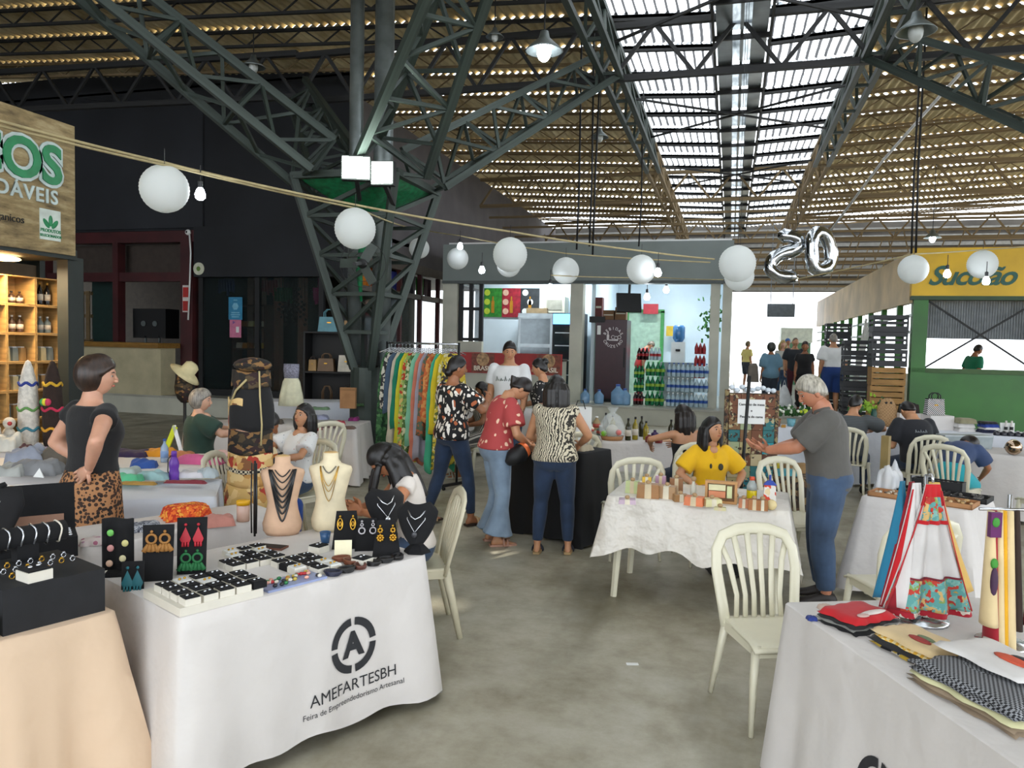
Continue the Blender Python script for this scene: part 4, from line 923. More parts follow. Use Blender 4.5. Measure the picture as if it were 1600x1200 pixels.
    hs = s*.5+.5; HM = Matrix.Translation(hc) @ Rh.to_4x4() @ Matrix.Diagonal((hs, hs, hs, 1))
    hd = M(); hd.v = list(_HEAD.v); hd.f = list(_HEAD.f); hd.xf(HM); bb.add(hd.v, hd.f)
    for sd, kw in (('L', hl), ('R', hr)):
        S_, E, Wt = arms[sd]; fd = Vector(kw['d']) if 'd' in kw else (Wt-E); pn_ = Vector(kw['n']) if 'n' in kw else Vector((-1 if sd == 'R' else 1, 0, -.15))
        hand_into(bb, Wt, fd, pn_, s, 1 if sd == 'R' else -1, kw.get('curl', .35))
    sk = skin(skc); root = bb.build(name, sk, None, True, (loc[0], loc[1], zf), yaw); tag(root, label, cat, group)
    # --- clothes
    if top:
        b = M(); inf = top.get('loose', .012); hem = top.get('hem', -.02); hi = top.get('neck', .475); hs_ = [hem+(hi-hem)*i/14 for i in range(15)]; fl = top.get('flare', 0)
        b.loft([ring(h*s, inf+fl*max(0, (.12-h))/.14*(.03), fx=1+top.get('boxy', 0)*max(0, 1-abs(h-.1)/.2), fy=1+top.get('boxy', 0)*max(0, 1-abs(h-.1)/.2)) for h in hs_])
        sl = top.get('sleeve', .5)
        for sd in 'LR':
            if sl > 0: armtube(b, sd, sl, inf+top.get('sl', .006))
            elif sl == 0: b.ball(SH[sd]+Vector((0, 0, .0)), .052*s*g+inf*.5, 12, 8)
        root_top = remesh(b, vox, 3); root_top.materials.append(top['mat']); t_ = inst(top.get('name', 'shirt'), root_top, root)
        if top.get('collar'):
            pc, Rc = spine(.485*s); n = 22
            def colf(u, v):
                a = radians(-245)+u*radians(310); r = (.062+.02*v)*s; return pc+Rc @ Vector((cos(a)*r*1.08, sin(a)*r, (.035-.05*v)*s-.02*s*max(0, sin(a))))
            M().grid(colf, n, 3, .006).build('collar', top.get('cmat', top['mat']), t_, True, fix=True)
            fp = ringat(rings, .4*s)[1]+inf
            pv, Rv = spine(.39*s); M().box(pv+Rv @ Vector((0, fp+.004, 0)), (.022*s, .008, .12*s), R=Rv).build('placket', top.get('cmat', top['mat']), t_)
        if top.get('neckskin'):
            pv, Rv = spine(.455*s); y = ringat(rings, .43*s)[1]
            M().ball(pv+Rv @ Vector((0, y*.62, .0)), (.05*s, y*.62, .055*s), 14, 8, R=Rv).build('neckline', sk, t_, True)
    if bot:
        bm_ = bot['mat']; inf = bot.get('loose', .01)
        if bot['kind'] == 'skirt' and not sit:
            wz, hz = .1*s, bot.get('len', -.35)*s; rr = []; n = 48
            for i in range(13):
                f = i/12; h = wz+(hz-wz)*f; x, y, o = ringat(rings, max(h, -.03*s)); ex = inf+bot.get('flare', .06)*f**1.3
                rr.append([P0+Vector((cos(t)*(x+ex), o+sin(t)*(y+ex), h))+Vector((cos(t), sin(t), 0))*(.012*f*sin(t*9+1)) for t in [2*pi*j/n for j in range(n)]])
            M().loft(rr).build('skirt', bm_, root, True, fix=True)
        else:
            b = M(); b.loft([ring(h*s, inf) for h in (-.12, -.08, -.04, 0, .04, .07, bot.get('waist', .09))]); t1 = bot.get('to', 1.93)
            for k in 'LR': legtube(b, k, t1, inf, bot.get('flare', 0))
            if bot['kind'] == 'skirt':
                b.loft([[(legs['L'][0].lerp(legs['L'][1], f)+legs['R'][0].lerp(legs['R'][1], f))/2+Vector((cos(t)*.17*s*g, 0, sin(t)*.085*s)) for t in [2*pi*i/16 for i in range(16)]] for f in (0, .3, .6, .9)])
            me = remesh(b, vox, 3); me.materials.append(bm_); inst(bot.get('name', 'trousers'), me, root)
    if shoe:
        for k in 'LR':
            A = legs[k][2]; sm_ = shoe['mat']
            if shoe['kind'] == 'shoe':
                M().loft([[A+Vector((cos(t)*w*s, y*s, -.088*s+hh*s*(sin(t)+1)/2)) for t in [2*pi*i/12 for i in range(12)]] for y, w, hh in ((-.075, .02, .05), (-.055, .036, .09), (.0, .04, .11), (.05, .043, .085), (.11, .05, .058), (.165, .048, .046), (.205, .028, .035))]).build('shoe', sm_, root, True)
            else:
                M().poly([A+Vector((x*s, y*s, -.1*s+.012)) for x, y in ((-.03, -.07), (.03, -.07), (.04, .0), (.05, .12), (.035, .19), (-.02, .195), (-.048, .12), (-.04, 0))], .02*s).build('sandal_sole', shoe.get('sole', sm_), root)
                def stp(y, h): return M().tube([A+Vector((cos(t)*.049*s, y*s, (-.085+h*sin(t))*s)) for t in [pi*i/8 for i in range(9)]], .011*s, 6)
                for y, h in ((.10, .055), (.06, .075)): stp(y, h).build('sandal_strap', sm_, root, True)
    if hair:
        hm = hairmat(hair['c']); st = hair['st']; b = M(); n, k = 30, 20; vs = []; th = hair.get('th', .012)
        if st != 'bald':
            for i in range(k+1):
                a = -pi/2+pi*i/k; a = max(min(a, 1.55), -1.55)
                for j in range(n):
                    t = 2*pi*j/n; ux, uy, uz = cos(a)*cos(t), cos(a)*sin(t), sin(a)
                    hlv = (-.12+.62*max(0, uy)**1.4) if uy > 0 else (-.12+hair.get('nape', .55)*uy)
                    f = max(0, min(1, (uz-hlv)/.16+.3)); f = f*f*(3-2*f); k2 = 1
                    vs.append((.075*ux*(.82+.18*f)+ux*th*f, .094*uy*(.82+.18*f)+uy*th*f, .118*uz*(.86+.14*f)+uz*(th*1.1)*f))
            b.add(vs, [(i*n+j, i*n+(j+1) % n, (i+1)*n+(j+1) % n, (i+1)*n+j) for i in range(k) for j in range(n)]+[tuple(range(n-1, -1, -1)), tuple(k*n+j for j in range(n))])
        Rl = Rh.inverted()
        dn = Rl @ Vector((0, 0, -1))
        if st in ('bob', 'long'):
            b.ball((0, -.032, -.01), (.096, .085, .125), 20, 14)
            Lh = hair.get('len', .2)
            for sx in (-1, 1):
                for q, (x0, y0) in enumerate(((.078, .005), (.08, -.035), (.055, -.08), (.02, -.095))):
                    o = Vector((sx*x0, y0, .03)); b.tube([o, o+Vector((sx*.012, -.004, -.06)), o+Vector((sx*.012, -.01, -.06))+dn*Lh*.55, o+Vector((sx*.004, -.012, -.06))+dn*Lh*(.92+.08*q/3)], [.025, .034, .034, .012 if st == 'long' else .02], 10)
        if st == 'bun': b.ball((0, -.085, hair.get('bz', -.03)), (.05, .042, .046), 14, 10)
        if st == 'pony':
            o = Vector((0, -.1, .03)); b.tube([o, o+Vector((0, -.04, -.01)), o+Vector((0, -.05, 0))+dn*.1, o+Vector((0, -.03, 0))+dn*.25, o+Vector((0, -.02, 0))+dn*.34], [.022, .03, .036, .028, .006], 12)
        if st == 'puff': b.ball((0, -.04, .01), (.108, .098, .12), 20, 14)
        for p0, p1, r0 in hair.get('locks', ()):
            a_ = Vector(p0); q_ = Rl @ Vector(p1); b.tube([a_, a_+q_*.3+Rl @ Vector((0, 0, .02)), a_+q_*.65, a_+q_], [r0*.8, r0, r0*.95, r0*.35], 10)
        me = remesh(b, .0085 if vox < .02 else .013, 2); me.transform(HM); me.materials.append(hm); inst('hair', me, root)
    if face:
        wm = mat('eye_white', '#a8a098', .3, var=0); im = mat('eye_iris', '#1c100a', .2, var=0); lm = mat('lip'+skc, tuple(x*f for x, f in zip(_hex(skc)[:3], (.85, .5, .5))), .45, var=0)
        for sx in (-1, 1):
            e = M().ball((sx*.029, .0765, .006), (.0125, .008, .006), 10, 7).xf(HM).build('eye', wm, root, True); M().ball((sx*.029, .0815, .006), (.0072, .0045, .0062), 8, 6).xf(HM).build('iris', im, e, True)
            M().tube([(sx*.014, .089, .026), (sx*.03, .088, .031), (sx*.045, .078, .027)], [.0035, .004, .002], 6).xf(HM).build('eyebrow', hairmat(hair['c'] if hair and hair['st'] != 'bald' else '#2a1a12'), root, True)
        M().tube([(-.022, .081, -.056), (-.008, .0895, -.0535), (0, .0895, -.055), (.008, .0895, -.0535), (.022, .081, -.056)], [.003, .006, .0065, .006, .003], 8).xf(HM).build('lips', lm, root, True)
    root['_hm'] = 0; del root['_hm']
    return root, HM, arms, legs
def fabric(nm, c, var=.08): return mat(nm, c, .85, 0, var, 5, bmp=.35, bs=12, sheen=.1)
JEANS = fabric('jeans_dark', '#22344f', .25); JEANL = fabric('jeans_light', '#7f93a8', .2); JEANM = fabric('jeans_mid', '#3a4f6b', .3)
SK1, SK2, SK3, SK4 = '#b98663', '#9a6544', '#c6947a', '#7d4f33'
def Wp(px, d): return W((px-800)/F*d, d)
# woman in black top and leopard skirt
person('standing woman in black top and leopard print skirt, hands on hips', Wp(143, 4.7), ang(-32), 1.72, girth=1.12, head=(-38, 4, 0),
       aL=((-.17, .06, 1.03), (-1, -.5, .1)), aR=((.19, -.13, 1.06), (1, -.6, .2)), hr={'d': (-.85, -.1, -.5), 'n': (0, 1, .1), 'curl': .12}, hl={'d': (.6, .6, -.5), 'n': (1, .2, 0)}, skc=SK3,
       hair={'st': 'puff', 'c': '#33241c', 'th': .02, 'nape': .35}, top={'mat': fabric('black_knit', '#0d0d0f'), 'sleeve': .3, 'hem': .07, 'loose': .014, 'sl': .012},
       bot={'kind': 'skirt', 'mat': pmat('leopard', 'spots', ['#a5754c', '#1c120c', '#2b1a10', '#3c2415'], 46, thr=.5), 'len': -.5, 'flare': .03, 'loose': .012}, shoe={'kind': 'shoe', 'mat': BLACK})
# polka woman
pw = person('standing woman in black blouse with white leaf print and dark jeans', Wp(708, 7.75), ang(-48), 1.72, girth=1.08, head=(-18, 6, 0), aL=((-.12, .3, 1.22), (-1, -.6, -.4)), aR=((.17, .3, 1.24), (1, -.8, -.5)), hr={'d': (-.2, .5, .8), 'n': (-1, .2, 0), 'curl': .6},
       feet=[(-.16, -.2, .09), (.18, .12, .09)], skc=SK2, hair={'st': 'bun', 'c': '#120d0c', 'bz': -.055}, top={'mat': pmat('leaf_print', 'leaves', ['#0d0c0e', '#e4ddd0', '#d8cdb8', '#efeae0', '#b4633c', '#e9e4da'], 25, stretch=(1, 1, .62), thr=.43), 'sleeve': .8, 'hem': -.06, 'loose': .028, 'sl': .02}, bot={'kind': 'trousers', 'mat': JEANS, 'loose': .008}, shoe={'kind': 'sandal', 'mat': mat('sandal_tan', '#c2a27a', .6), 'sole': mat('sole_dark', '#33241a', .7)})
# red blouse
rw = person('standing woman in red printed blouse and pale flared jeans, looking down', Wp(778, 7.05), ang(-72), 1.63, girth=1.15, lean=16, head=(0, 38, 0), aL=((-.1, .27, .95), (-1, -.4, -.5)), aR=((.12, .27, .93), (1, -.7, -.4)), skc=SK1, hr={'d': (-.3, .8, -.5), 'curl': .6}, hl={'d': (.3, .8, -.5), 'curl': .6},
       hair={'st': 'pony', 'c': '#1a1210'}, top={'mat': pmat('red_bird_print', 'leaves', ['#a83f3f', '#e6c2a6', '#dcb79a', '#a83f3f', '#a83f3f'], 19, thr=.3, stretch=(1, 1, .7)), 'sleeve': .75, 'hem': -.0, 'loose': .03, 'sl': .02}, bot={'kind': 'trousers', 'mat': JEANL, 'flare': .15, 'loose': .014}, shoe={'kind': 'sandal', 'mat': mat('sandal_pink', '#b88c78', .6)})
# zebra blouse
zw = person('woman seen from behind in zebra print sleeveless blouse and dark jeans', Wp(870, 6.72), ang(-8), 1.585, girth=1.14, head=(8, 12, 0), aL=((-.12, .26, .95), (-1, -.8, -.2)), aR=((.2, .25, .95), (1, -.9, 0)), skc=SK1, feet=[(-.14, -.0, .085), (.13, .05, .085)],
       hair={'st': 'bob', 'c': '#16110f', 'len': .24}, top={'mat': pmat('zebra', 'zebra', ['#2a2620', '#c9bfa6'], 20, thr=.42, dist=7, rot=(0, 0, .8)), 'sleeve': 0, 'hem': -.03, 'loose': .022}, bot={'kind': 'trousers', 'mat': JEANS, 'loose': .01}, shoe={'kind': 'sandal', 'mat': mat('espadrille_navy', '#1e2230', .7), 'sole': mat('sole_rope', '#a88c62', .8)})
# bar customers
tm, *_ = person('smiling man in white tee with a grey script print before the bar', Wp(795, 10), ang(168), 1.9, True, head=(14, 14, 0), skc=SK1, aL=((-.25, .3, 1.0), (-1, -1, 0)), hair={'st': 'short', 'c': '#17110e'}, top={'mat': fabric('white_tee', '#dedfdf'), 'sleeve': .62, 'hem': -.06, 'loose': .018, 'sl': .014}, bot={'kind': 'trousers', 'mat': JEANM}, shoe={'kind': 'shoe', 'mat': BLACK})
person('woman with a dark bun in black floral dress facing the man in white', Wp(848, 9.6), ang(72), 1.68, head=(0, 10, 0), skc=SK1, aR=((.1, .34, 1.05), (1, -.6, -.5)), hair={'st': 'bun', 'c': '#14100f', 'bz': .07}, top={'mat': pmat('black_floral', 'leaves', ['#0e0d10', '#d9d3cc', '#c7bfb8'], 26, thr=.24), 'sleeve': .8, 'hem': .0, 'loose': .022, 'sl': .014}, bot={'kind': 'skirt', 'mat': MATS['black_floral'], 'len': -.55}, shoe={'kind': 'shoe', 'mat': BLACK})
person('seated woman in striped dress, bare arms, behind the shoppers', Wp(757, 10.6), ang(108), 1.62, sit=True, seat=.475, head=(0, 8, 0), girth=1.1, skc=SK2, hair={'st': 'bob', 'c': '#17110f', 'len': .2}, top={'mat': pmat('grey_stripe', 'stripes', ['#cfcabf', '#4d4b49'], 14, rot=(0, 0, 0), stretch=(1, .3, 1.6)), 'sleeve': 0, 'hem': .0, 'loose': .014}, bot={'kind': 'skirt', 'mat': MATS['grey_stripe'], 'to': .85, 'loose': .02, 'name': 'skirt'}, shoe={'kind': 'sandal', 'mat': CREAM})
# seated people on the left
gl = person('grey-haired woman in dark green top seated at the garment table', Wp(310, 8.0), ang(-62), 1.62, sit=True, girth=1.3, head=(-25, 4, 0), skc='#c79a80', aL=((-.12, .38, .86), (-1, -.4, -.4)), aR=((.14, .38, .86), (1, -.4, -.4)), hair={'st': 'puff', 'c': '#8b857c', 'th': .02}, top={'mat': fabric('dark_green_top', '#1f3a30'), 'sleeve': .8, 'hem': -.02, 'loose': .03, 'sl': .02, 'neckskin': 1}, bot={'kind': 'trousers', 'mat': BLACK}, shoe={'kind': 'shoe', 'mat': BLACK})
person('seated woman with bobbed dark hair in white printed tee, looking out', Wp(466, 7.0), ang(142), 1.56, sit=True, head=(10, -2, -6), lean=-8, skc=SK1, aR=((.08, .3, .93), (1, -.3, -.8)), aL=((-.14, .34, .8), (-1, -.2, -.6)), hr={'d': (-.3, .5, .8), 'curl': .7}, hair={'st': 'bob', 'c': '#14100f', 'len': .15}, top={'mat': pmat('white_sprig', 'spots', ['#dfdfdd', '#8c9aa8', '#b5645a', '#55606c'], 30, thr=.13), 'sleeve': .7, 'hem': -.03, 'loose': .022, 'sl': .02, 'neckskin': 1}, bot={'kind': 'trousers', 'mat': JEANM}, shoe={'kind': 'shoe', 'mat': BLACK})
stp = pmat('mustard_stripe', 'stripes', ['#1c2230', '#c07a1c', '#a8531c', '#d8c49c'], 1.9, rot=(0, pi/2, 0)); 
person('seated person in orange striped top, half hidden by the display stand', W(-2.17, 6.28), ang(-95), 1.6, sit=True, girth=1.15, head=(20, 15, 0), lean=14, skc=SK2, aR=((.2, .3, .74), (1, -.8, -.3)), hair={'st': 'short', 'c': '#15100e'}, top={'mat': stp, 'sleeve': .85, 'hem': -.03, 'loose': .03, 'sl': .03}, bot={'kind': 'trousers', 'mat': fabric('blue_trouser', '#1d3f86')}, shoe={'kind': 'shoe', 'mat': BLACK}, face=False)
# long-haired girl at the jewellery table
person('girl with long black hair bowed over her phone at the jewellery table', W(-.6, 4.86), ang(104), 1.62, sit=True, lean=14, head=(4, 40, 4), skc='#b97b55', aL=((-.12, .34, .8), (-1, -.3, -.3)), aR=((.02, .36, .8), (1, -.5, -.4)), hl={'curl': .7, 'd': (.3, .8, .3)}, hr={'curl': .7, 'd': (-.3, .8, .3)},
       hair={'st': 'bob', 'c': '#0e0b0b', 'len': .06, 'locks': [((.075, .05, .02), (.03, .05, -.26), .026), ((-.075, .05, .02), (-.02, .05, -.24), .026), ((.06, -.06, .03), (.06, -.2, -.3), .05), ((-.06, -.06, .03), (-.05, -.2, -.3), .05), ((0, -.09, .02), (0, -.24, -.33), .055), ((.09, -.02, .0), (.07, -.1, -.28), .04), ((-.09, -.02, .0), (-.06, -.1, -.28), .04)]}, top={'mat': fabric('white_rib', '#d8d0c8'), 'sleeve': .22, 'hem': -.03, 'loose': .012}, bot={'kind': 'trousers', 'mat': JEANM}, shoe={'kind': 'shoe', 'mat': BLACK}, vox=.013)
# oil table girl
person('girl with bare shoulders and black strap top seated at the oil table', Wp(1074, 7.95), ang(14), 1.56, sit=True, head=(22, 12, 0), skc=SK1, aL=((-.26, .28, .8), (-1, -.5, .2)), aR=((.1, .34, .8), (1, -.5, -.3)), hair={'st': 'bob', 'c': '#1b1310', 'len': .2}, top={'mat': fabric('black_cami', '#111113'), 'sleeve': -1, 'hem': -.03, 'neck': .33, 'loose': .008}, bot={'kind': 'trousers', 'mat': JEANS}, shoe={'kind': 'shoe', 'mat': BLACK})
# yellow polo
YEL = fabric('yellow_polo', '#e0ae08')
yw, yhm, ya, yl = person('woman in yellow polo shirt seated behind the soap table, looking up', Wp(1113, 6.62), ang(186), 1.52, sit=True, seat=.468, head=(24, -12, 0), lean=6, skc=SK1, aL=((-.17, .2, .68), (-1, -.6, -.2)), aR=((.17, .2, .68), (1, -.6, -.2)), hair={'st': 'bob', 'c': '#100c0c', 'len': .2}, top={'mat': YEL, 'sleeve': .8, 'hem': -.03, 'loose': .022, 'sl': .02, 'collar': True, 'neckskin': 1}, bot={'kind': 'trousers', 'mat': JEANS}, shoe={'kind': 'shoe', 'mat': BLACK}, vox=.012)
# grey polo man
GRP = fabric('grey_polo', '#55534f')
person('grey-haired man in dark grey polo and jeans talking with open hands', Wp(1300, 5.62), ang(76), 1.69, True, girth=1.2, lean=9, head=(14, 18, 0), skc='#b5795c', aL=((-.04, .44, 1.1), (-1, -.4, -1)), aR=((.16, .4, 1.08), (1, -.3, -1)), hl={'d': (.2, .9, .25), 'n': (.5, 0, .9), 'curl': .25}, hr={'d': (-.2, .9, .3), 'n': (-.7, 0, .7), 'curl': .25},
       hair={'st': 'short', 'c': '#a8a294', 'th': .02, 'nape': .62}, top={'mat': GRP, 'sleeve': .85, 'hem': -.12, 'loose': .026, 'sl': .022, 'collar': True}, bot={'kind': 'trousers', 'mat': JEANM, 'loose': .026}, shoe={'kind': 'shoe', 'mat': mat('shoe_dark', '#241d1a', .5)}, vox=.012)
# right seated people
person('seated man in grey striped tee beside the potted flowers', Wp(1334, 9.75), ang(-34), 1.66, True, sit=True, head=(-14, 14, 0), lean=8, skc=SK1, aR=((.2, .38, .84), (1, -.6, 0)), hair={'st': 'short', 'c': '#14100e'}, top={'mat': pmat('grey_fine_stripe', 'stripes', ['#585c5e', '#43474a'], 16, rot=(0, pi/2, 0)), 'sleeve': .8, 'hem': -.05, 'loose': .02, 'sl': .02}, bot={'kind': 'trousers', 'mat': JEANS}, shoe={'kind': 'shoe', 'mat': BLACK})
bk_, *_ = person('seated man in black tee with white back print, head bowed', Wp(1438, 9.1), ang(2), 1.7, True, sit=True, girth=1.12, lean=20, head=(0, 26, 0), skc=SK1, hair={'st': 'short', 'c': '#120e0d'}, top={'mat': fabric('navy_black_tee', '#14161d'), 'sleeve': .8, 'hem': -.05, 'loose': .024, 'sl': .02}, bot={'kind': 'trousers', 'mat': JEANS}, shoe={'kind': 'shoe', 'mat': BLACK})
person('boy with dark curly hair bent over on a chair in blue tee and turquoise shorts', Wp(1497, 8.1), ang(-50), 1.42, True, sit=True, seat=.485, lean=62, head=(0, 30, 0), skc=SK2, aL=((-.1, .42, .5), (-1, -.3, .2)), aR=((.12, .42, .5), (1, -.3, .2)), hair={'st': 'puff', 'c': '#15100e', 'th': .018}, top={'mat': fabric('slate_blue_tee', '#35466a'), 'sleeve': .75, 'hem': -.04, 'loose': .02, 'sl': .02}, bot={'kind': 'trousers', 'mat': fabric('turquoise', '#2aa7b4'), 'to': 1.0, 'loose': .03, 'name': 'shorts'}, shoe={'kind': 'sandal', 'mat': BLACK}, face=False)
# people at the passage and in stalls
Q = dict(vox=.024, face=False)
person('man in white tee and blue shorts seen from behind by the crates', Wp(1300, 16.6), ang(-5), 1.78, True, girth=1.15, zf=.45, skc=SK1, hair={'st': 'short', 'c': '#8d877e', 'th': .006}, top={'mat': MATS['white_tee'], 'sleeve': .8, 'hem': -.1, 'loose': .03, 'sl': .03}, bot={'kind': 'trousers', 'mat': fabric('blue_shorts', '#1b3a78'), 'to': 1.0, 'loose': .04, 'name': 'shorts'}, shoe={'kind': 'shoe', 'mat': BLACK}, **Q)
person('woman in black top with tied-up hair at the passage', Wp(1256, 17.4), ang(160), 1.6, zf=.45, skc=SK2, hair={'st': 'bun', 'c': '#2a1510', 'bz': .06}, top={'mat': fabric('black_top', '#101012'), 'sleeve': .5, 'hem': -.06, 'loose': .02}, bot={'kind': 'trousers', 'mat': BLACK}, shoe={'kind': 'shoe', 'mat': BLACK}, **Q)
person('bald man in dark tee and maroon trousers at the passage', Wp(1240, 19.6), ang(175), 1.72, True, zf=.45, skc=SK1, hair={'st': 'short', 'c': '#5c4636', 'th': .002}, top={'mat': fabric('charcoal_tee', '#20242a'), 'sleeve': .8, 'hem': -.08, 'loose': .02, 'sl': .02}, bot={'kind': 'trousers', 'mat': fabric('maroon_trouser', '#4a1420')}, shoe={'kind': 'shoe', 'mat': BLACK}, **Q)
person('woman in blue-grey shirt and dark trousers walking off with a shoulder bag', Wp(1203, 17.6), ang(5), 1.56, girth=1.12, zf=.45, skc=SK2, hair={'st': 'puff', 'c': '#2b2f2a'}, top={'mat': fabric('bluegrey_shirt', '#5d7f92'), 'sleeve': 1.0, 'hem': -.12, 'loose': .03, 'sl': .03}, bot={'kind': 'trousers', 'mat': fabric('dark_slate', '#262d38'), 'loose': .02}, shoe={'kind': 'shoe', 'mat': BLACK}, **Q)
person('blonde woman in grey sleeveless top at the passage', Wp(1221, 21), ang(170), 1.66, zf=.45, skc=SK3, hair={'st': 'bob', 'c': '#a08a50', 'len': .15}, top={'mat': fabric('grey_tank', '#b3b1a8'), 'sleeve': 0, 'hem': -.06, 'loose': .02}, bot={'kind': 'trousers', 'mat': JEANM}, shoe={'kind': 'shoe', 'mat': BLACK}, **Q)
person('person in pale yellow top and dark shorts far down the bright passage', Wp(1166, 27), ang(-60), 1.68, zf=.45, skc=SK1, hair={'st': 'short', 'c': '#6b5a3a'}, top={'mat': fabric('pale_yellow', '#d8c878'), 'sleeve': .7, 'hem': -.08, 'loose': .03}, bot={'kind': 'trousers', 'mat': fabric('dark_short', '#3a4048'), 'to': .9, 'loose': .03, 'name': 'shorts'}, shoe={'kind': 'shoe', 'mat': BLACK}, **Q)
person('person in blue cap standing behind the bald man', Wp(1228, 24), ang(180), 1.76, True, zf=.45, skc=SK2, hair={'st': 'short', 'c': '#2f62a0', 'th': .014}, top={'mat': fabric('blue_work_shirt', '#3a5878'), 'sleeve': .8, 'hem': -.08, 'loose': .02}, bot={'kind': 'trousers', 'mat': JEANS}, shoe={'kind': 'shoe', 'mat': BLACK}, **Q)
person('person in red shirt bending inside the drinks stall', (PX(1001, 530, Y=21.6).x, 21.6), ang(-80), 1.7, True, zf=.42, lean=28, head=(0, 20, 0), skc=SK1, hair={'st': 'short', 'c': '#6d6152'}, top={'mat': fabric('red_shirt', '#b52a26'), 'sleeve': .9, 'hem': -.08, 'loose': .02}, bot={'kind': 'trousers', 'mat': BLACK}, shoe={'kind': 'shoe', 'mat': BLACK}, **Q)
person('man in green shirt working inside the juice booth', Wp(1518, 16.9), ang(-80), 1.66, True, zf=.42, lean=8, head=(0, 14, 0), skc=SK2, hair={'st': 'short', 'c': '#17120f'}, top={'mat': fabric('booth_green_shirt', '#1a7a5a'), 'sleeve': .8, 'hem': -.08, 'loose': .02}, bot={'kind': 'trousers', 'mat': BLACK}, shoe={'kind': 'shoe', 'mat': BLACK}, **Q)

def squig(w, h):
    b = M()
    for k in range(5): x = (k/4-.5)*w; b.tube([(x-w*.1, -h*.3, 0), (x-w*.04, h*(.9 if k % 2 == 0 else .4), .004), (x+w*.02, -h*.2, .006), (x+w*.1, h*.1, .002)], [h*.08, h*.13, h*.12, h*.05], 6)
    return b
def patch(p, part, pt, size, m_, name='chest_badge', txt=None):
    sh = [c for c in p.children if c.name.split('.')[0] == part][0]; ok, co, nr, _ = sh.closest_point_on_mesh(Vector(pt)); nr = nr.normalized()
    x = Vector((0, 0, 1)).cross(nr).normalized(); y = nr.cross(x); R = Matrix((x, y, nr)).transposed()
    b = txt if txt else M().ball((0, 0, 0), (size[0], size[1], .004), 10, 6)
    b.xf(Matrix.Translation(co+nr*.003) @ R.to_4x4()).build(name, m_, sh, True)
patch(yw, 'shirt', (-.075, .3, .86), (.026, .03), mat('badge_ink', '#2b2a14', .7)); patch(yw, 'shirt', (.07, .3, .87), (.011, .022), MATS['badge_ink'], 'chest_mark')
patch(bk_, 'shirt', (0, -.4, 1.02), None, mat('print_white', '#b9bec4', .7), 'back_print', squig(.12, .03))
patch(tm, 'shirt', (0, .5, 1.4), None, mat('print_grey', '#4d5a50', .7), 'script_print', squig(.22, .05))
# ================================================================ helpers for goods
GOLD = mat('gold_metal', '#c79a3c', .3, .9, .1); SILV = mat('silver_metal', '#c9ccd0', .25, .9, .1); VELV = mat('black_velvet', '#0c0c0f', .95, 0, .2, 20); BXW = mat('box_white', '#d8d3c6', .6, 0, .05); CARD = mat('cardboard', '#a9794f', .8, 0, .1, 6)
ZT = .757
def lump(w, d, h, seed=0, n=14, rough=.25):
    r = random.Random(seed); ph = [r.random()*6.28 for _ in range(6)]; fr = [r.uniform(4, 11) for _ in range(3)]+[r.uniform(9, 22) for _ in range(3)]
    def f(u, v):
        e = (1-abs(2*u-1)**5)*(1-abs(2*v-1)**5); k = 1+.55*rough*(sin(fr[0]*u+ph[0])+sin(fr[1]*v+ph[1])+sin(fr[2]*(u+v)+ph[2])+.8*sin(fr[5]*(u-v)+ph[5]))/2.2
        x = (u-.5)*w*(1+.05*sin(fr[3]*v+ph[3])); y = (v-.5)*d*(1+.06*sin(fr[4]*u+ph[4])); return (x, y, h*max(.02, e**.3*k))
    b = M(); b.grid(f, n, n); q = lambda i, j: j*(n+1)+i; rim = [q(i, 0) for i in range(n+1)]+[q(n, j) for j in range(1, n+1)]+[q(i, n) for i in range(n-1, -1, -1)]+[q(0, j) for j in range(n-1, 0, -1)]
    o = len(b.v); b.v += [(b.v[i][0], b.v[i][1], 0) for i in rim]; m_ = len(rim)
    b.f += [(rim[(i+1) % m_], rim[i], o+i, o+(i+1) % m_) for i in range(m_)]+[tuple(o+i for i in range(m_-1, -1, -1))]
    return b
def goods(name, label, cat, p, b, mt, rz=0, group=None, smooth=True):
    return tag(b.build(name, mt, None, smooth, p, rz), label, cat, group)
def cl(px, py, w, d, h, c, label, z=ZT, rz=0, name='folded_cloth', cat='cloth', seed=None, mt=None, rough=.25, group=None):
    return goods(name, label, cat, G(px, py, z), lump(w, d, h, seed if seed is not None else int(px*7+py), rough=rough), mt or fabric('cl'+str(c), c, .2), ang(rz), group)
RB = Matrix(((0, 0, 1, 0), (1, 0, 0, 0), (0, 1, 0, 0), (0, 0, 0, 1)))
def bottle(p, h, r, mt, cap, label, group, name='bottle', cat='bottle', lab=None, n=12):
    t = thing(name, label, cat, p, 0, group)
    M().lathe([(r*.95, 0), (r, .01), (r, h*.58), (r*.85, h*.66), (r*.34, h*.8), (r*.32, h*.92)], n=n).build('body', mt, t, True); M().lathe([(r*.38, h*.9), (r*.38, h), (0, h)], n=n).build('cap', cap, t, True)
    if lab: M().lathe([(r*1.02, h*.2), (r*1.02, h*.48)], n=n).build('printed_label', lab, t, True)
    return t
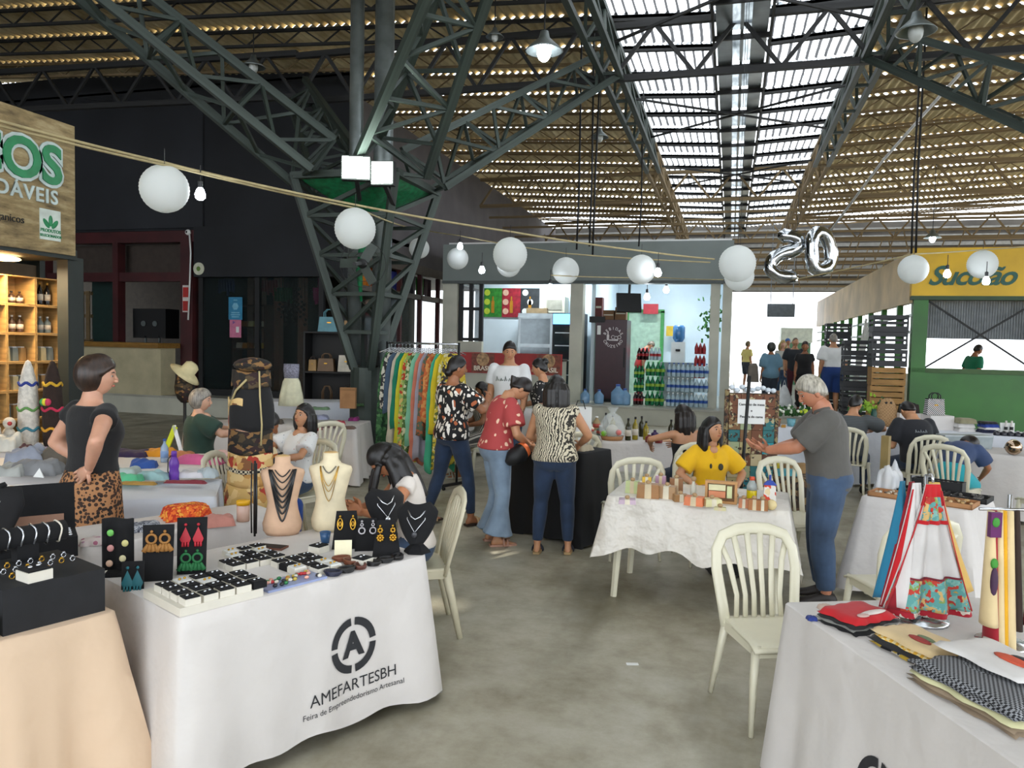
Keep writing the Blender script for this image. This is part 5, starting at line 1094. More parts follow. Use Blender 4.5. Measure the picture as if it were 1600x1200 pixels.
def bag(p, rz, w, h, d, mt, hmt, label, hh=.12, group=None, name='handbag', tap=.86, zoff=0):
    t = thing(name, label, 'bag', p, rz, group); M().box((0, 0, h/2), (w, d, h), taper=tap).build('body', mt, t)
    for sy in (-1, 1):
        M().tube([(-w*.24, sy*d*.38, h*.9), (-w*.25, sy*d*.3, h+hh*.6), (-w*.12, sy*d*.22, h+hh), (w*.12, sy*d*.22, h+hh), (w*.25, sy*d*.3, h+hh*.6), (w*.24, sy*d*.38, h*.9)], .008, 6).build('handle', hmt, t, True)
    M().box((0, -d*.43, h*.62), (w*.18, .015, h*.08)).build('clasp', GOLD, t); M().box((0, 0, h*.985), (w*tap*.99, d*tap*.9, .012)).build('zip_edge', hmt, t); return t
# ================================================================ jewellery table
JY = TB['jew'][1]
BXP = None
JBP = {}
def jbox(p, rz, s=1.0, kind=0):
    if kind not in JBP:
        t = bpy.data.objects.new('jewel_box', None); COL.objects.link(t); M().box((0, 0, .014), (.066, .066, .028)).build('box_base', (BXW, BXW, VELV)[kind], t); M().box((0, 0, .03), (.06, .06, .006)).build('foam_pad', (VELV, WHITEP, VELV)[kind], t)
        for q in (-1, 1): M().ball((q*.012, .002*q, .037), (.007, .0065, .005), 8, 5).build('earring', (SILV, GOLD, SILV)[kind], t, True)
        JBP[kind] = t; c = t
    else: c = dup(JBP[kind])
    c.location = p; c.rotation_euler = (0, 0, rz); c.scale = (s, s, s); return c
tr = goods('display_tray', 'low cream tray under the nearest cluster of jewel boxes', 'tray', on('jew', .14, .2), M().box((0, 0, .017), (.36, .33, .034)), BXW, JY, smooth=False)
def fillb(key, u0, v0, nx, ny, dz, lab, grp, skip=(), sp=.073, tw=.03):
    c, yaw, L, dp, h, *_ = TB[key]; r = random.Random(int(u0*100))
    for i in range(nx):
        for j in range(ny):
            if (i, j) in skip: continue
            p = on(key, u0+i*sp/L, v0+j*sp/dp, dz); kd = r.choice((0, 0, 0, 1, 0, 2)); p.z += r.choice((0, 0, 0, 0))
            o = jbox(p, yaw+r.uniform(-tw, tw)*2, r.uniform(.93, 1.0), kd); tag(o, (lab, lab.replace('black pad', 'white pad').replace('silver piece', 'white pad and gold piece').replace('silver studs', 'gold studs').replace('near the', 'with white pad near the'), 'all-black jewel box'+lab[lab.index('jewel box')+9:].replace(' with black pad', ' with dark pad'))[kd], 'jewel box', grp)
fillb('jew', .045, .05, 5, 4, .034, 'small white jewel box with black pad and silver studs on the cream tray', 'jewel boxes on the cream tray', skip=((4, 3),))
fillb('jew', .36, .5, 4, 3, 0, 'small white jewel box with black pad set among the middle boxes', 'jewel boxes in the middle of the table', skip=((0, 2),))
fillb('jew', .5, .14, 3, 4, 0, 'small white jewel box with silver piece beside the bead tray', 'jewel boxes beside the bead tray', skip=((0, 0),))
fillb('jew', .44, .77, 3, 1, .0, 'white jewel box near the beige necklace bust', 'jewel boxes near the bust')
# bead tray with bangles of colour
bt = thing('bead_tray', 'shallow blue plastic tray of coloured bead jewellery', 'tray', on('jew', .42, .1), JY); M().box((0, 0, .005), (.3, .13, .01)).build('tray', mat('tray_blue', '#8f9bc0', .3), bt)
bc_ = ['#b5262b', '#2b7a45', '#d9a08c', '#d8d2c4', '#1f1f24', '#b8a040']
for k in range(30):
    random.seed(k); x, y = random.uniform(-.13, .13), random.uniform(-.05, .05); M().ball((x, y, .017), (.012, .009, .008), 8, 5).build('bead', mat('bead'+bc_[k % 6], bc_[k % 6], .25), bt, True)
for k, (u, v, c) in enumerate(((.57, .045, '#20233a'), (.63, .045, '#141416'), (.69, .045, '#5c2f22'), (.75, .045, '#131315'), (.81, .045, '#131315'), (.87, .045, '#17171a'), (.7, .15, '#6d3a22'), (.7, .24, "#7a4228"))):
    p = on('jew', u, v); b = M()
    for q in range(3): b.tube([(.03*cos(t)*(1+.2*q), .026*sin(t), .008+.006*q) for t in [2*pi*i/14 for i in range(14)]], .006, 6, closed=True)
    goods('bracelet_bundle', ['navy', 'black cord', 'brown seed', 'black leather', 'black leather', 'black leather', 'copper', 'copper'][k]+' bracelet bundle at the front edge of the jewellery table', 'bracelets', p, b, mat('bl'+c, c, .4), k, 'bracelet bundles')
def rod(a, b, r=.004): return M().tube([a, b], r, 6)
def earring(par, x, z, mt, kind):
    b = M(); b.ball((x, -.006, z+.06), .007, 8, 6)
    if kind == 'ring': b.tube([(x+.02*cos(t), -.006, z+.028+.02*sin(t)) for t in [2*pi*i/16 for i in range(16)]], .006, 6, closed=True); [b.tube([(x+dx, -.006, z+.005), (x+dx*2.2, -.006, z-.028)], [.007, .012], 6) for dx in (-.014, -.005, .005, .014)]
    if kind == 'drop': b.add([(x, -.008, z+.05), (x+.024, -.008, z-.005), (x+.018, -.008, z-.02), (x-.018, -.008, z-.02), (x-.024, -.008, z-.005), (x, -.014, z)], [(0, 1, 5), (1, 2, 5), (2, 3, 5), (3, 4, 5), (4, 0, 5)]); [b.tube([(x+dx, -.008, z-.018), (x+dx, -.008, z-.04)], .005, 6) for dx in (-.012, 0, .012)]
    if kind == 'loop': b.tube([(x+.013*cos(t), -.006, z+.02+.03*sin(t)) for t in [2*pi*i/16 for i in range(16)]], .004, 6, closed=True); b.tube([(x+.006*cos(t), -.006, z+.02+.012*sin(t)) for t in [2*pi*i/12 for i in range(12)]], .003, 6, closed=True)
    if kind == 'flower': [b.ball((x+.014*cos(t), -.008, z+.0+.014*sin(t)), .007, 8, 5) for t in [2*pi*i/8 for i in range(8)]]; [b.ball((x+.01*cos(t), -.008, z+.038+.01*sin(t)), .006, 8, 5) for t in [2*pi*i/7 for i in range(7)]]; b.ball((x, -.008, z), .008, 8, 5)
    if kind == 'hoop': b.tube([(x+.016*cos(t), -.006, z+.012+.016*sin(t)) for t in [2*pi*i/16 for i in range(16)]], .0045, 6, closed=True); b.tube([(x+.007*cos(t), -.006, z+.043+.007*sin(t)) for t in [2*pi*i/12 for i in range(12)]], .003, 6, closed=True)
    return b.build('earring', mt, par, True)
def card(px, py, w, h, mt, kind, label, z=ZT, rz=0, lean=.25, taper=.8, ez=.6, lower=None):
    t = thing('earring_display', label, 'earring stand', G(px, py, z), ang(rz)); e = bpy.data.objects
    R = Matrix.Rotation(-lean, 4, 'X'); b = M(); b.add([(-w/2, 0, 0), (w/2, 0, 0), (w/2*taper, 0, h), (-w/2*taper, 0, h), (-w/2, .006, 0), (w/2, .006, 0), (w/2*taper, .006, h), (-w/2*taper, .006, h)], [(0, 1, 2, 3), (7, 6, 5, 4), (0, 4, 5, 1), (1, 5, 6, 2), (2, 6, 7, 3), (3, 7, 4, 0)]); b.xf(R)
    c = b.build('card', VELV, t); M().add([(-w*.2, .004, 0), (w*.2, .004, 0), (w*.15, h*.55, 0), (-w*.15, h*.55, 0), (0, h*.25, h*.75)], [(0, 1, 4), (1, 2, 4), (2, 3, 4), (3, 0, 4), (3, 2, 1, 0)]).build('prop', VELV, t)
    for sx in (-1, 1): o = earring(t, sx*w*.22, h*ez-.02, mt, kind); o.matrix_local = R
    if lower is not None:
        for sx in (-1, 1): o = earring(t, sx*w*.2, h*.18, lower, 'ring'); o.matrix_local = R
    return t
card(246, 908, .125, .25, mat('er_tan', '#9a6a30', .7), 'ring', 'tall black card with tan fringed hoop earrings', rz=14, taper=1.05, lean=.12, ez=.72)
card(299, 897, .125, .26, mat('er_red', '#b3202f', .6), 'drop', 'tall black card with red drop earrings over green tassels', rz=14, taper=1.05, lean=.12, ez=.72, lower=mat('er_green', '#1f6b3a', .7))
card(207, 921, .09, .12, mat('er_teal', '#17606a', .6), 'drop', 'short black card with teal tassel earrings', rz=14, taper=1.0, lean=.1, ez=.45)
card(541, 858, .15, .2, GOLD, 'loop', 'black easel with gold marquise earrings', rz=12, lean=.32, taper=.7, ez=.65); card(574, 861, .13, .17, mat('er_grey', '#b9b4b8', .3, .5), 'hoop', 'black easel with grey stone hoop earrings', rz=12, lean=.32, taper=.75, ez=.66)
card(604, 870, .145, .185, GOLD, 'flower', 'black easel with gold flower earrings at the table edge', rz=12, lean=.32, taper=.62, ez=.62)
for px, py, lab in ((498, 862, 'silver crown earrings'), (566, 882, 'silver butterfly earrings')):
    t = jbox(G(px, py, ZT), JY+.2, 1.15); tag(t, 'open jewel box with '+lab+' before the easels', 'jewel box')
tag(M().box((0, 0, .045), (.085, .004, .09), R=Matrix.Rotation(-.3, 3, 'X')).build('price_card', mat('paper_cream', '#e8e0bd', .7), None, loc=G(536, 872, ZT), rz=ang(10)), 'blank cream price card standing among the jewel boxes', 'card')
goods('blue_cup', 'small blue cup behind the gold earrings easel', 'cup', G(508, 848, ZT), M().lathe([(.022, 0), (.03, .06), (.027, .06), (.02, .006), (0, .006)], n=16), mat('cup_blue', '#2f557e', .3))
ph_ = thing('smartphone', 'smartphone in a brown case lying before the beige bust', 'phone', G(425, 856, ZT), JY+.5); M().box((0, 0, .005), (.075, .15, .01)).build('case', mat('case_brown', '#6d4434', .5), ph_); M().box((0, 0, .0105), (.065, .14, .002)).build('screen', BLACK, ph_)
# necklace busts
def bust(px, py, s, label, pend, rz=10, z=ZT):
    t = thing('necklace_bust', label, 'necklace stand', G(px, py, z), ang(rz)+pi)
    def f(u, v):
        x = (u-.5)*2; hh = v; w = .085*(1-(1-hh)**2.2*.75)*(1.0 if hh < .8 else 1-(hh-.8)*2.4); return Vector((x*w, .035*(1-x*x)+.05*(1-hh)-.02, .05+hh*.16))*s
    b = M().grid(f, 14, 14, .012*s); b.build('neck_form', VELV, t, True, fix=True); M().tube([(0, -.0*s, .045*s), (0, -.01*s, .1*s)], .014*s, 8).build('stem', VELV, t, True); M().lathe([(.06*s, 0), (.055*s, .01*s), (.012*s, .05*s)], n=6).build('foot', VELV, t)
    M().tube([(.042*s, .0, .05*s+.15*s), (.038*s, .04*s, .15*s), (0, .068*s, .1*s), (-.038*s, .04*s, .15*s), (-.042*s, .0, .2*s)], .0032, 6).build('chain', SILV, t, True); M().ball((0, .072*s, .092*s), (.012*s, .006*s, .014*s), 10, 6).build('pendant', pend, t, True)
    M().tube([(.04*s, .02*s, .19*s), (.02*s, .05*s, .165*s), (0, .058*s, .155*s), (-.02*s, .05*s, .165*s), (-.04*s, .02*s, .19*s)], .004, 6).build('choker', SILV, t, True)
    return t
bust(600, 838, 1.25, 'black necklace bust with silver chains behind the easels', SILV, 22); bust(652, 862, 1.2, 'black necklace bust with a dark stone pendant at the table corner', mat('dark_stone', '#3b3b40', .3), -4)
bust(12, 884, 1.75, 'black necklace bust beside the open ring box', mat('green_stone', '#3fae5a', .3), -35)
# dress forms
def form(px, py, H, label, mt, necks, rz, lean=0):
    p = G(px, py, ZT); t = thing('dress_form', label, 'dress form', p, ang(rz)); s = H/.55
    prof = [(a*1.28, b*1.2, c) for a, b, c in [(.085, .062, 0), (.1, .075, .03), (.105, .08, .08), (.085, .065, .17), (.078, .06, .23), (.092, .07, .31), (.105, .078, .37), (.118, .066, .43), (.112, .05, .455), (.06, .042, .475), (.042, .04, .5), (.04, .04, .55)]]
    rr = [[Vector((cos(a)*x*s, sin(a)*y*s+lean*z*s, z*s)) for a in [2*pi*i/28 for i in range(28)]] for x, y, z in prof]
    M().loft(rr).build('torso', mt, t, True, fix=True); M().ball((0, lean*.55*s, .55*s), (.05*s, .047*s, .008), 14, 6).build('neck_cap', mat('cap_wood', '#c2a06a', .6), t, True)
    def surf(z):
        for a, b in zip(prof, prof[1:]):
            if z <= b[2]: f = (z-a[2])/(b[2]-a[2]); return a[0]+(b[0]-a[0])*f, a[1]+(b[1]-a[1])*f
        return prof[-1][:2]
    for lo, wd, m2, rad in necks:
        pts = []
        for i in range(25):
            u = -1+2*i/24; x0 = u*wd; z = lo+(.462-lo)*abs(u)**(1.6); X, Y = surf(z); X *= 1.04; x = max(-X*.98, min(X*.98, x0)); pts.append(Vector((x*s, (Y*1.05*sqrt(max(.02, 1-(x/X)**2))+.003+lean*z)*s, z*s)))
        M().tube(pts, rad, 6).build('necklace', m2, t, True)
    return t
BKB = mat('black_beads', '#101012', .35)
form(441, 834, .44, 'beige dress form draped with long strands of black beads', mat('form_beige', '#c9a588', .8), [(.42, .05, BKB, .0035), (.38, .07, BKB, .004), (.33, .08, BKB, .004), (.28, .085, BKB, .005), (.24, .09, BKB, .005), (.2, .09, BKB, .005), (.16, .088, BKB, .005), (.11, .085, BKB, .005)], 196)
form(516, 828, .45, 'cream dress form wearing thin gold necklaces', mat('form_cream', '#ddcfae', .7), [(.42, .045, mat('beads_grey', '#6f6a5c', .4), .004), (.33, .06, GOLD, .002), (.29, .065, GOLD, .002), (.22, .065, GOLD, .002)], 184)
for k, (dz, c) in enumerate(((.29, GOLD), (.2, mat('pend_brown', '#7d5236', .4)))): pass
bl = thing('hanging_strands', 'black bead strands hanging beside the beige dress form', 'necklace', G(398, 838, ZT)); 
M().cyl((0, 0, 0), (0, 0, .42), .006, n=8).build('stand_rod', STEELD, bl, True)
for dx in (-.012, .004, .018): M().tube([(dx, -.012, .41), (dx*1.2, -.014, .2), (dx, -.012, .02)], .004, 6).build('strand', BKB, bl, True)
# ================================================================ black riser table
BYW = TB['blk'][1]
def bxo(name, label, px, py, w, d, h, mt, z=ZT, rz=None, cat='riser'):
    return goods(name, label, cat, G(px, py, z), M().box((0, 0, h/2), (w, d, h)), mt, BYW if rz is None else rz, None, False)
RIS = mat('black_riser', '#17181b', .85, 0, .2, 10)
big = goods('display_riser', 'tall black cloth-covered riser holding rows of rings', 'riser', on('blk', .84, (.31)*.7), M().box((0, 0, .085), (.36, .42, .17)), RIS, BYW, None, False)
low = goods('display_riser', 'low black tray riser with chains lying on it', 'riser', on('blk', .52, (.26)*.7), M().box((0, 0, .04), (.4, .36, .08)), RIS, BYW, None, False)
for i in range(7):
    for j in range(3):
        if i > 3 and j == 0: continue
        b = M(); b.tube([(.009*cos(t), 0, .009+.009*sin(t)) for t in [2*pi*q/12 for q in range(12)]], .0025, 5, closed=True); b.ball((0, 0, .02), (.007, .007, .005), 8, 5)
        goods('ring', 'small silver or gold ring in the rows on the tall black riser', 'ring', on('blk', .76+i*.032, (.2+j*.1)*.7, .17), b, GOLD if (i+j) % 3 == 0 else SILV, BYW, 'rings on the tall riser')
for k in range(4): 
    b = M(); b.tube([(-.1, 0, .004), (-.03, .01*sin(k), .004), (.05, -.01, .004), (.11, .004, .004)], .003, 6); b.ball((.11, .004, .006), (.01, .008, .006), 8, 5)
    goods('chain_bracelet', 'thin chain laid on the low black tray riser', 'bracelet', on('blk', .5+.0*k, (.1+k*.1)*.7, .08), b, (SILV, GOLD)[k % 2], BYW+.25*k, 'chains on the low riser')
t = jbox(on('blk', .8, (.12)*.7, .17), BYW+.1, 1.35); tag(t, 'white jewel box with stud earrings on the tall black riser', 'jewel box')
goods('jewel_cushion', 'small white cushion with a brooch on the low riser', 'cushion', on('blk', .45, (.42)*.7, .08), lump(.12, .1, .03, 3), BXW, BYW)
rb = thing('ring_case', 'open black case full of silver rings with lid raised', 'case', G(58, 868, ZT), BYW-.35); M().box((0, 0, .05), (.34, .2, .1)).build('case_base', VELV, rb); M().box((0, .13, .21), (.34, .025, .24), R=Matrix.Rotation(-.25, 3, 'X')).build('lid', VELV, rb)
for i in range(10):
    for j in range(4): random.seed(i*5+j); M().ball((-.14+i*.031, -.07+j*.045, .104), (.011, .01, .009), 8, 5).build('ring_row', SILV, rb, True)
M().box((0, .09, .15), (.24, .006, .06), R=Matrix.Rotation(-.25, 3, 'X')).build('earring_row', mat('er_copper', '#7c5b48', .4, .5), rb)
br = thing('bracelet_roll', 'black velvet roll of silver bracelets on a stand', 'bracelet stand', on('blk', .86, (.48)*.7, .17), BYW); M().tube([(-.15, 0, .1), (.15, 0, .1)], .042, 16).build('roll', VELV, br, True); M().box((0, 0, .04), (.08, .06, .08)).build('stand', VELV, br)
for k in range(6): x = -.12+k*.048; M().tube([(x+.004*sin(3*t), .045*cos(t), .1+.045*sin(t)) for t in [2*pi*i/18 for i in range(18)]], .0035, 6, closed=True).build('bracelet', SILV if k < 5 else mat('pearl', '#d8d0c0', .3), br, True)
es = thing('earring_display', 'black wavy stand with small flower earrings beside the bracelet roll', 'earring stand', G(186, 898, ZT), ang(15)); M().grid(lambda u, v: ((u-.5)*.13, .02*sin(u*6), .02+v*.24), 10, 6, .012).build('card', VELV, es, True, fix=True)
M().box((0, .0, .01), (.1, .08, .02)).build('foot', VELV, es)
for k, (x, z, c) in enumerate(((-.03, .2, '#6fbf5a'), (.03, .15, '#d8cf8a'), (-.03, .13, '#c58a86'), (.02, .08, '#e4dcae'), (-.035, .06, '#d8b49a'))): M().ball((x, -.022, z), (.015, .006, .016), 10, 6).build('flower_earring', mat('fe'+c, c, .5), es, True)
fo = thing('folded_display', 'black folder stand with yellow and orange earrings', 'earring stand', G(20, 930, ZT), BYW+.3)
M().box((0, 0, .09), (.2, .02, .18), R=Matrix.Rotation(-.5, 3, 'X')).build('board', VELV, fo)
for k, c in enumerate(('#c8c83a', '#e08a4a', '#d8552a')): M().ball((-.06+k*.06, -.02, .1), (.018, .007, .022), 10, 6).build('earring', mat('fo'+c, c, .5), fo, True)
# ================================================================ fabric table, bottle table, garment table, toys
goods('pouch', 'grey and white quilted pouch lying flat', 'pouch', G(226, 827, ZT), lump(.17, .15, .04, 5), pmat('grey_spot', 'cells', ['#8b8f9a', '#6d717d', '#b5b8be', '#3f4350'], 90), ang(30))
goods('cushion', 'orange and red patterned cushion on a white cloth', 'cushion', G(292, 808, ZT), lump(.27, .2, .08, 6, rough=.1), pmat('orange_paisley', 'cells', ['#c2350f', '#d8581a', '#e8a23a', '#b32a0c', '#e06a20'], 55), ang(35))
goods('folded_towel', 'white cloth strip under the grey pouch', 'cloth', G(270, 830, ZT), lump(.14, .07, .02, 7), CW, ang(-35))
cl(342, 821, .17, .1, .06, '#b97d70', 'pink satin cloth crumpled beside the cushion', rz=30); cl(243, 840, .09, .06, .03, '#c9a090', 'pale pink pouch under the grey pouch', rz=25); cl(186, 836, .14, .13, .04, '#c9bda8', 'cream floral cloth spread behind the earring cards', rz=25, mt=pmat('cream_floral', 'spots', ['#cfc6b2', '#b58a80', '#8f9a86'], 26, thr=.3)); cl(146, 849, .13, .12, .03, '#d0b8bc', 'pink floral cloth at the end of the pouch table', rz=25, mt=pmat('pink_floral', 'spots', ['#d2c4c0', '#a8647c', '#b98ca0'], 30, thr=.35))
jr = thing('plastic_jar', 'clear plastic jar with yellow lid beside the pink satin', 'jar', G(380, 814, ZT)); M().lathe([(.036, 0), (.038, .01), (.038, .095), (.034, .1)], n=18).build('body', mat('jar_clear', '#d8b3a0', .15, alpha=.75), jr, True); M().lathe([(.04, .098), (.04, .122), (.037, .126), (0, .126)], n=18).build('lid', mat('lid_yellow', '#e0a80c', .4), jr, True)
pbm = mat('purple_plastic', '#6a35a8', .35)
pb = thing('water_bottle', 'purple plastic water bottle with strap standing on the white table', 'bottle', G(272, 753, ZT)); M().lathe([(.032, 0), (.036, .008), (.037, .07), (.031, .095), (.036, .12), (.036, .15), (.02, .19), (.017, .2)], n=18).build('body', pbm, pb, True); M().lathe([(.02, .195), (.02, .23), (.016, .235), (0, .235)], n=18).build('cap', pbm, pb, True); M().tube([(-.02, -.01, .2), (-.045, -.01, .17), (-.048, -.01, .08), (-.038, -.012, .06)], .004, 6).build('strap', BLACK, pb, True)
for k, (px, py, w) in enumerate(((24, 780, .21), (99, 776, .21))):
    bx_ = thing('cardboard_tray', ['open cardboard tray of clear wrapped sweets', 'open cardboard tray of pale wrapped trinkets'][k], 'box', G(px, py, ZT), ang(5)); 
    for a in ((-w/2, -w/2+.006, -.1, .1), (w/2-.006, w/2, -.1, .1)): M().bx(a[0], a[1], a[2], a[3], 0, .055).build('side', CARD, bx_)
    for y in (-.1, .094): M().bx(-w/2, w/2, y, y+.006, 0, .055).build('side', CARD, bx_)
    M().bx(-w/2, w/2, -.1, .1, 0, .006).build('bottom', CARD, bx_)
    for q in range(22): random.seed(q+k*50); M().ball((random.uniform(-w/2+.03, w/2-.03), random.uniform(-.08, .08), .05+random.random()*.02), (.022, .018, .014), 7, 5).build('wrapped_sweet', mat('sweet'+str(q % 3), ('#cfcac0', '#d8cfae', '#b8c2c4')[q % 3], .2), bx_, True)
GZ = .787
for k, (px, py, w, d, h, c, lab, rz) in enumerate(((205, 712, .34, .2, .05, '#2c1c3c', 'dark purple cushion at the back of the garment table', 0), (190, 742, .26, .2, .05, '#a8b8b4', 'pale blue-white folded blouse on the garment table', 10), (200, 752, .2, .12, .05, '#5ab98a', 'mint green packet at the edge of the garment table', 0), (225, 730, .2, .15, .06, '#2c4f94', 'blue and white crumpled scarf on the garment table', 20), (240, 748, .22, .12, .05, '#9cc0c2', 'clear packet with a pale teal garment', -6), (250, 712, .3, .16, .06, '#c98518', 'orange yellow crochet piece on the garment table', 0), (312, 724, .4, .14, .06, '#c95a88', 'pink bag with black piping on the garment table', -4), (300, 745, .2, .12, .04, '#d6d4d8', 'white wrapped blouse near the corner of the garment table', 4), (325, 745, .14, .12, .06, '#b8c4c8', 'clear bag of a pale garment at the table corner', 0), (285, 714, .2, .1, .05, '#b8764a', 'tan knitted piece beside the orange crochet', 0), (345, 712, .22, .1, .04, '#d8b0a8', 'pale pink shirt at the far end of the garment table', 0), (215, 757, .26, .05, .02, '#b08a40', 'amber folded strip under the packets', 0), (290, 755, .3, .05, .02, '#8a3440', 'wine red folded strip under the packets', 0))):
    cl(px, py, w, d, h, c, lab, GZ, rz, seed=k, rough=.5)
for k, (px, py, w, d, h, c, lab) in enumerate(((60, 740, .34, .2, .1, '#77787a', 'grey pile of folded knitwear with a price tag'), (45, 728, .3, .2, .14, '#8a8f9c', 'blue-grey knit folded on the grey pile'), (85, 728, .24, .16, .12, '#5c5449', 'brown knit folded beside the grey pile'), (110, 722, .18, .14, .1, '#8c8a70', 'olive crochet bundle on the garment table'), (130, 735, .2, .14, .08, '#b9b4a4', 'beige wrapped bundle on the garment table'), (20, 742, .2, .16, .08, '#9a9c98', 'light grey scarf pile at the end of the garment table'))):
    cl(px, py, w, d, h, c, lab, GZ, 5, seed=k+40, rough=.45)
tag(M().add([(-.05, 0, 0), (.05, 0, 0), (0, .01, .07), (0, .05, 0)], [(0, 1, 2), (1, 3, 2), (3, 0, 2), (0, 3, 1)]).build('price_card', WHITEP, None, loc=G(60, 746, GZ)), 'white price card standing before the grey knitwear', 'card')
tc = thing('easel_sign', 'yellow and white folding easel standing on the garment table', 'sign', G(272, 712, GZ), ang(-20)); M().box((-.05, 0, .13), (.05, .012, .3), R=Matrix.Rotation(.45, 3, 'Y')).build('yellow_panel', mat('neon_yellow', '#c8d31a', .5), tc); M().box((.05, 0, .13), (.035, .012, .3), R=Matrix.Rotation(-.35, 3, 'Y')).build('white_panel', WHITEP, tc)
bottle(G(257, 722, GZ), .2, .032, mat('pet_bluish', '#9fb4cc', .15, alpha=.8), CAPB, 'small clear water bottle with blue cap on the garment table', None, lab=mat('lab_lb', '#7d9cc8', .5))
for k, (px, py, w, d, h, c, lab) in enumerate(((66, 708, .16, .1, .05, '#8d7aa0', 'lilac scalloped cloth on the toy table'), (14, 704, .18, .16, .14, '#c4c2b8', 'white fluffy knit heaped on the toy table'), (98, 708, .1, .08, .05, '#8a1f24', 'dark red crochet cloth on the toy table'), (0, 700, .1, .1, .08, '#b8b0a4', 'striped white and red knit on the toy table'), (40, 708, .1, .08, .07, '#4a2c30', 'dark wine knitted piece on the toy table'), (110, 701, .1, .08, .02, '#a32a30', 'bright red felt mat under the tall dolls'))):
    cl(px, py, w, d, h, c, lab, GZ, 5, seed=k+70, rough=.4)
for k, (px, c, lab, tr) in enumerate(((45, '#cfcac0', 'tall white knitted bottle cover with coloured bands', ('#3c7a8a', '#5b8a4a', '#2c3c8a')), (83, '#2a1c16', 'tall dark brown knitted bottle cover with flower trim', ('#d89a2a', '#b82a4a', '#c9a02a')))):
    t = thing('knitted_cover', lab, 'knitted cover', G(px, 697, GZ)); t.scale = (1, 1, 1.18); M().lathe([(.075, 0), (.085, .05), (.09, .3), (.075, .5), (.045, .62), (.02, .68), (0, .69)], n=20).build('body', mat('kc'+c, c, .95, 0, .15, 30, bmp=.8, bs=60), t, True)
    for q, z in enumerate((.14, .3, .5)): r = .088 if z < .4 else .076; M().tube([(r*cos(a), r*sin(a), z+.012*sin(5*a)) for a in [2*pi*i/30 for i in range(30)]], .012, 6, closed=True).build('trim', mat('kt'+tr[q], tr[q], .9), t, True)
    if k == 1:
        for a, c2 in ((-1.5, '#d8d23a'), (-1.2, '#c23a5a'), (-1.8, '#3aa05a')): M().ball((.09*cos(a), .09*sin(a), .36), .03, 8, 6).build('flower', mat('kf'+c2, c2, .8), t, True)
dl = thing('knitted_doll', 'small white knitted animal beside the tall covers', 'toy', G(14, 701, GZ)); M().ball((0, 0, .1), (.07, .06, .1), 12, 8).build('body', mat('knit_white', '#c8c0b0', .95, bmp=.6), dl, True); M().ball((.03, -.02, .24), (.055, .05, .055), 12, 8).build('head', MATS['knit_white'], dl, True); M().bar((-.03, -.06, .1), (.02, -.12, .2), .03).build('arm', MATS['knit_white'], dl); M().ball((.07, -.05, .24), .02, 8, 6).build('muzzle', mat('muzzle_red', '#a33333', .8), dl, True)
# apron stand
ad = thing('apron_display', 'tall display stand wrapped in a patterned black and cream apron', 'apron display', Wp(393, 5.5), ang(-8))
AP1 = pmat('apron_dark', 'cells', ['#15120e', '#231c14', '#4a3b24', '#15120e', '#7d5c34', '#2a1414'], 22, stretch=(1, 1, 1.6)); AP2 = pmat('apron_cream', 'cells', ['#c9a468', '#d6b67c', '#b8894a', '#a33424', '#c2a060', '#7d5230', '#d8bc84'], 20)
def wrap(z0, z1, r0, r1, a0=-3.0, a1=-.1, mt=None, nm='panel', bul=0, fy=1):
    def f(u, v):
        a = a0+(a1-a0)*u; r = r0+(r1-r0)*v+bul*sin(pi*v); return (cos(a)*r, sin(a)*r*.75*fy, z0+(z1-z0)*v+.01*sin(u*9))
    return M().grid(f, 24, 8, .006).build(nm, mt, ad, True, fix=True)
M().cyl((0, 0, 0), (0, 0, 1.6), .02, n=10).build('pole', STEELD, ad, True); M().lathe([(.16, 0), (.16, .02), (.02, .04)], n=20).build('foot', STEELD, ad, True)
wrap(.55, .8, .19, .18, mt=AP2, nm='skirt_panel', bul=.01); wrap(.8, 1.04, .175, .17, mt=AP2, nm='lower_panel'); wrap(1.03, 1.2, .172, .166, mt=AP1, nm='waist_band'); wrap(1.2, 1.42, .166, .17, a0=-3.1, a1=-1.6, mt=AP2, nm='bib_side')
wrap(1.2, 1.53, .17, .13, a0=-2.4, a1=.0, mt=fabric('apron_black', '#0b0b0d'), nm='black_bib', bul=.02); wrap(1.5, 1.62, .15, .14, a0=-2.9, a1=0, mt=AP1, nm='upper_band'); M().ball((.02, -.03, 1.66), (.14, .1, .055), 16, 8).build('pouch_top', AP1, ad, True)
M().tube([(.1, -.09, 1.62), (.12, -.12, 1.45), (.14, -.13, 1.25), (.13, -.12, 1.1)], .006, 6).build('tie', mat('tie_cream', '#b8a878', .8), ad, True); M().tube([(-.13, -.08, 1.36), (-.06, -.12, 1.48), (.02, -.12, 1.56)], .008, 6).build('edging', MATS['tie_cream'], ad, True)
wrap(.9, .93, .184, .182, mt=pmat('bw_check', 'checker', ['#111111', '#c9bda0'], 60), nm='check_trim')
# hat on a form, gar-haired lady's neighbour
ht = thing('hat_form', 'cream sun hat over a patterned scarf on a display head', 'hat', Wp(288, 9.2), ang(0)); M().cyl((0, 0, 0), (0, 0, 1.15), .02, n=8).build('pole', STEELD, ht, True); M().lathe([(.12, 0), (.12, .02), (.02, .03)], n=14).build('foot', STEELD, ht); M().ball((0, 0, 1.25), (.12, .1, .2), 14, 8).build('scarf', AP1, ht, True)
M().lathe([(.2, 0), (.15, .03), (.09, .05), (.085, .14), (.05, .17), (0, .175)], (0, 0, 1.4), 22, R=Matrix.Rotation(.7, 3, 'Y')).build('hat', mat('hat_cream', '#cfc296', .8), ht, True)
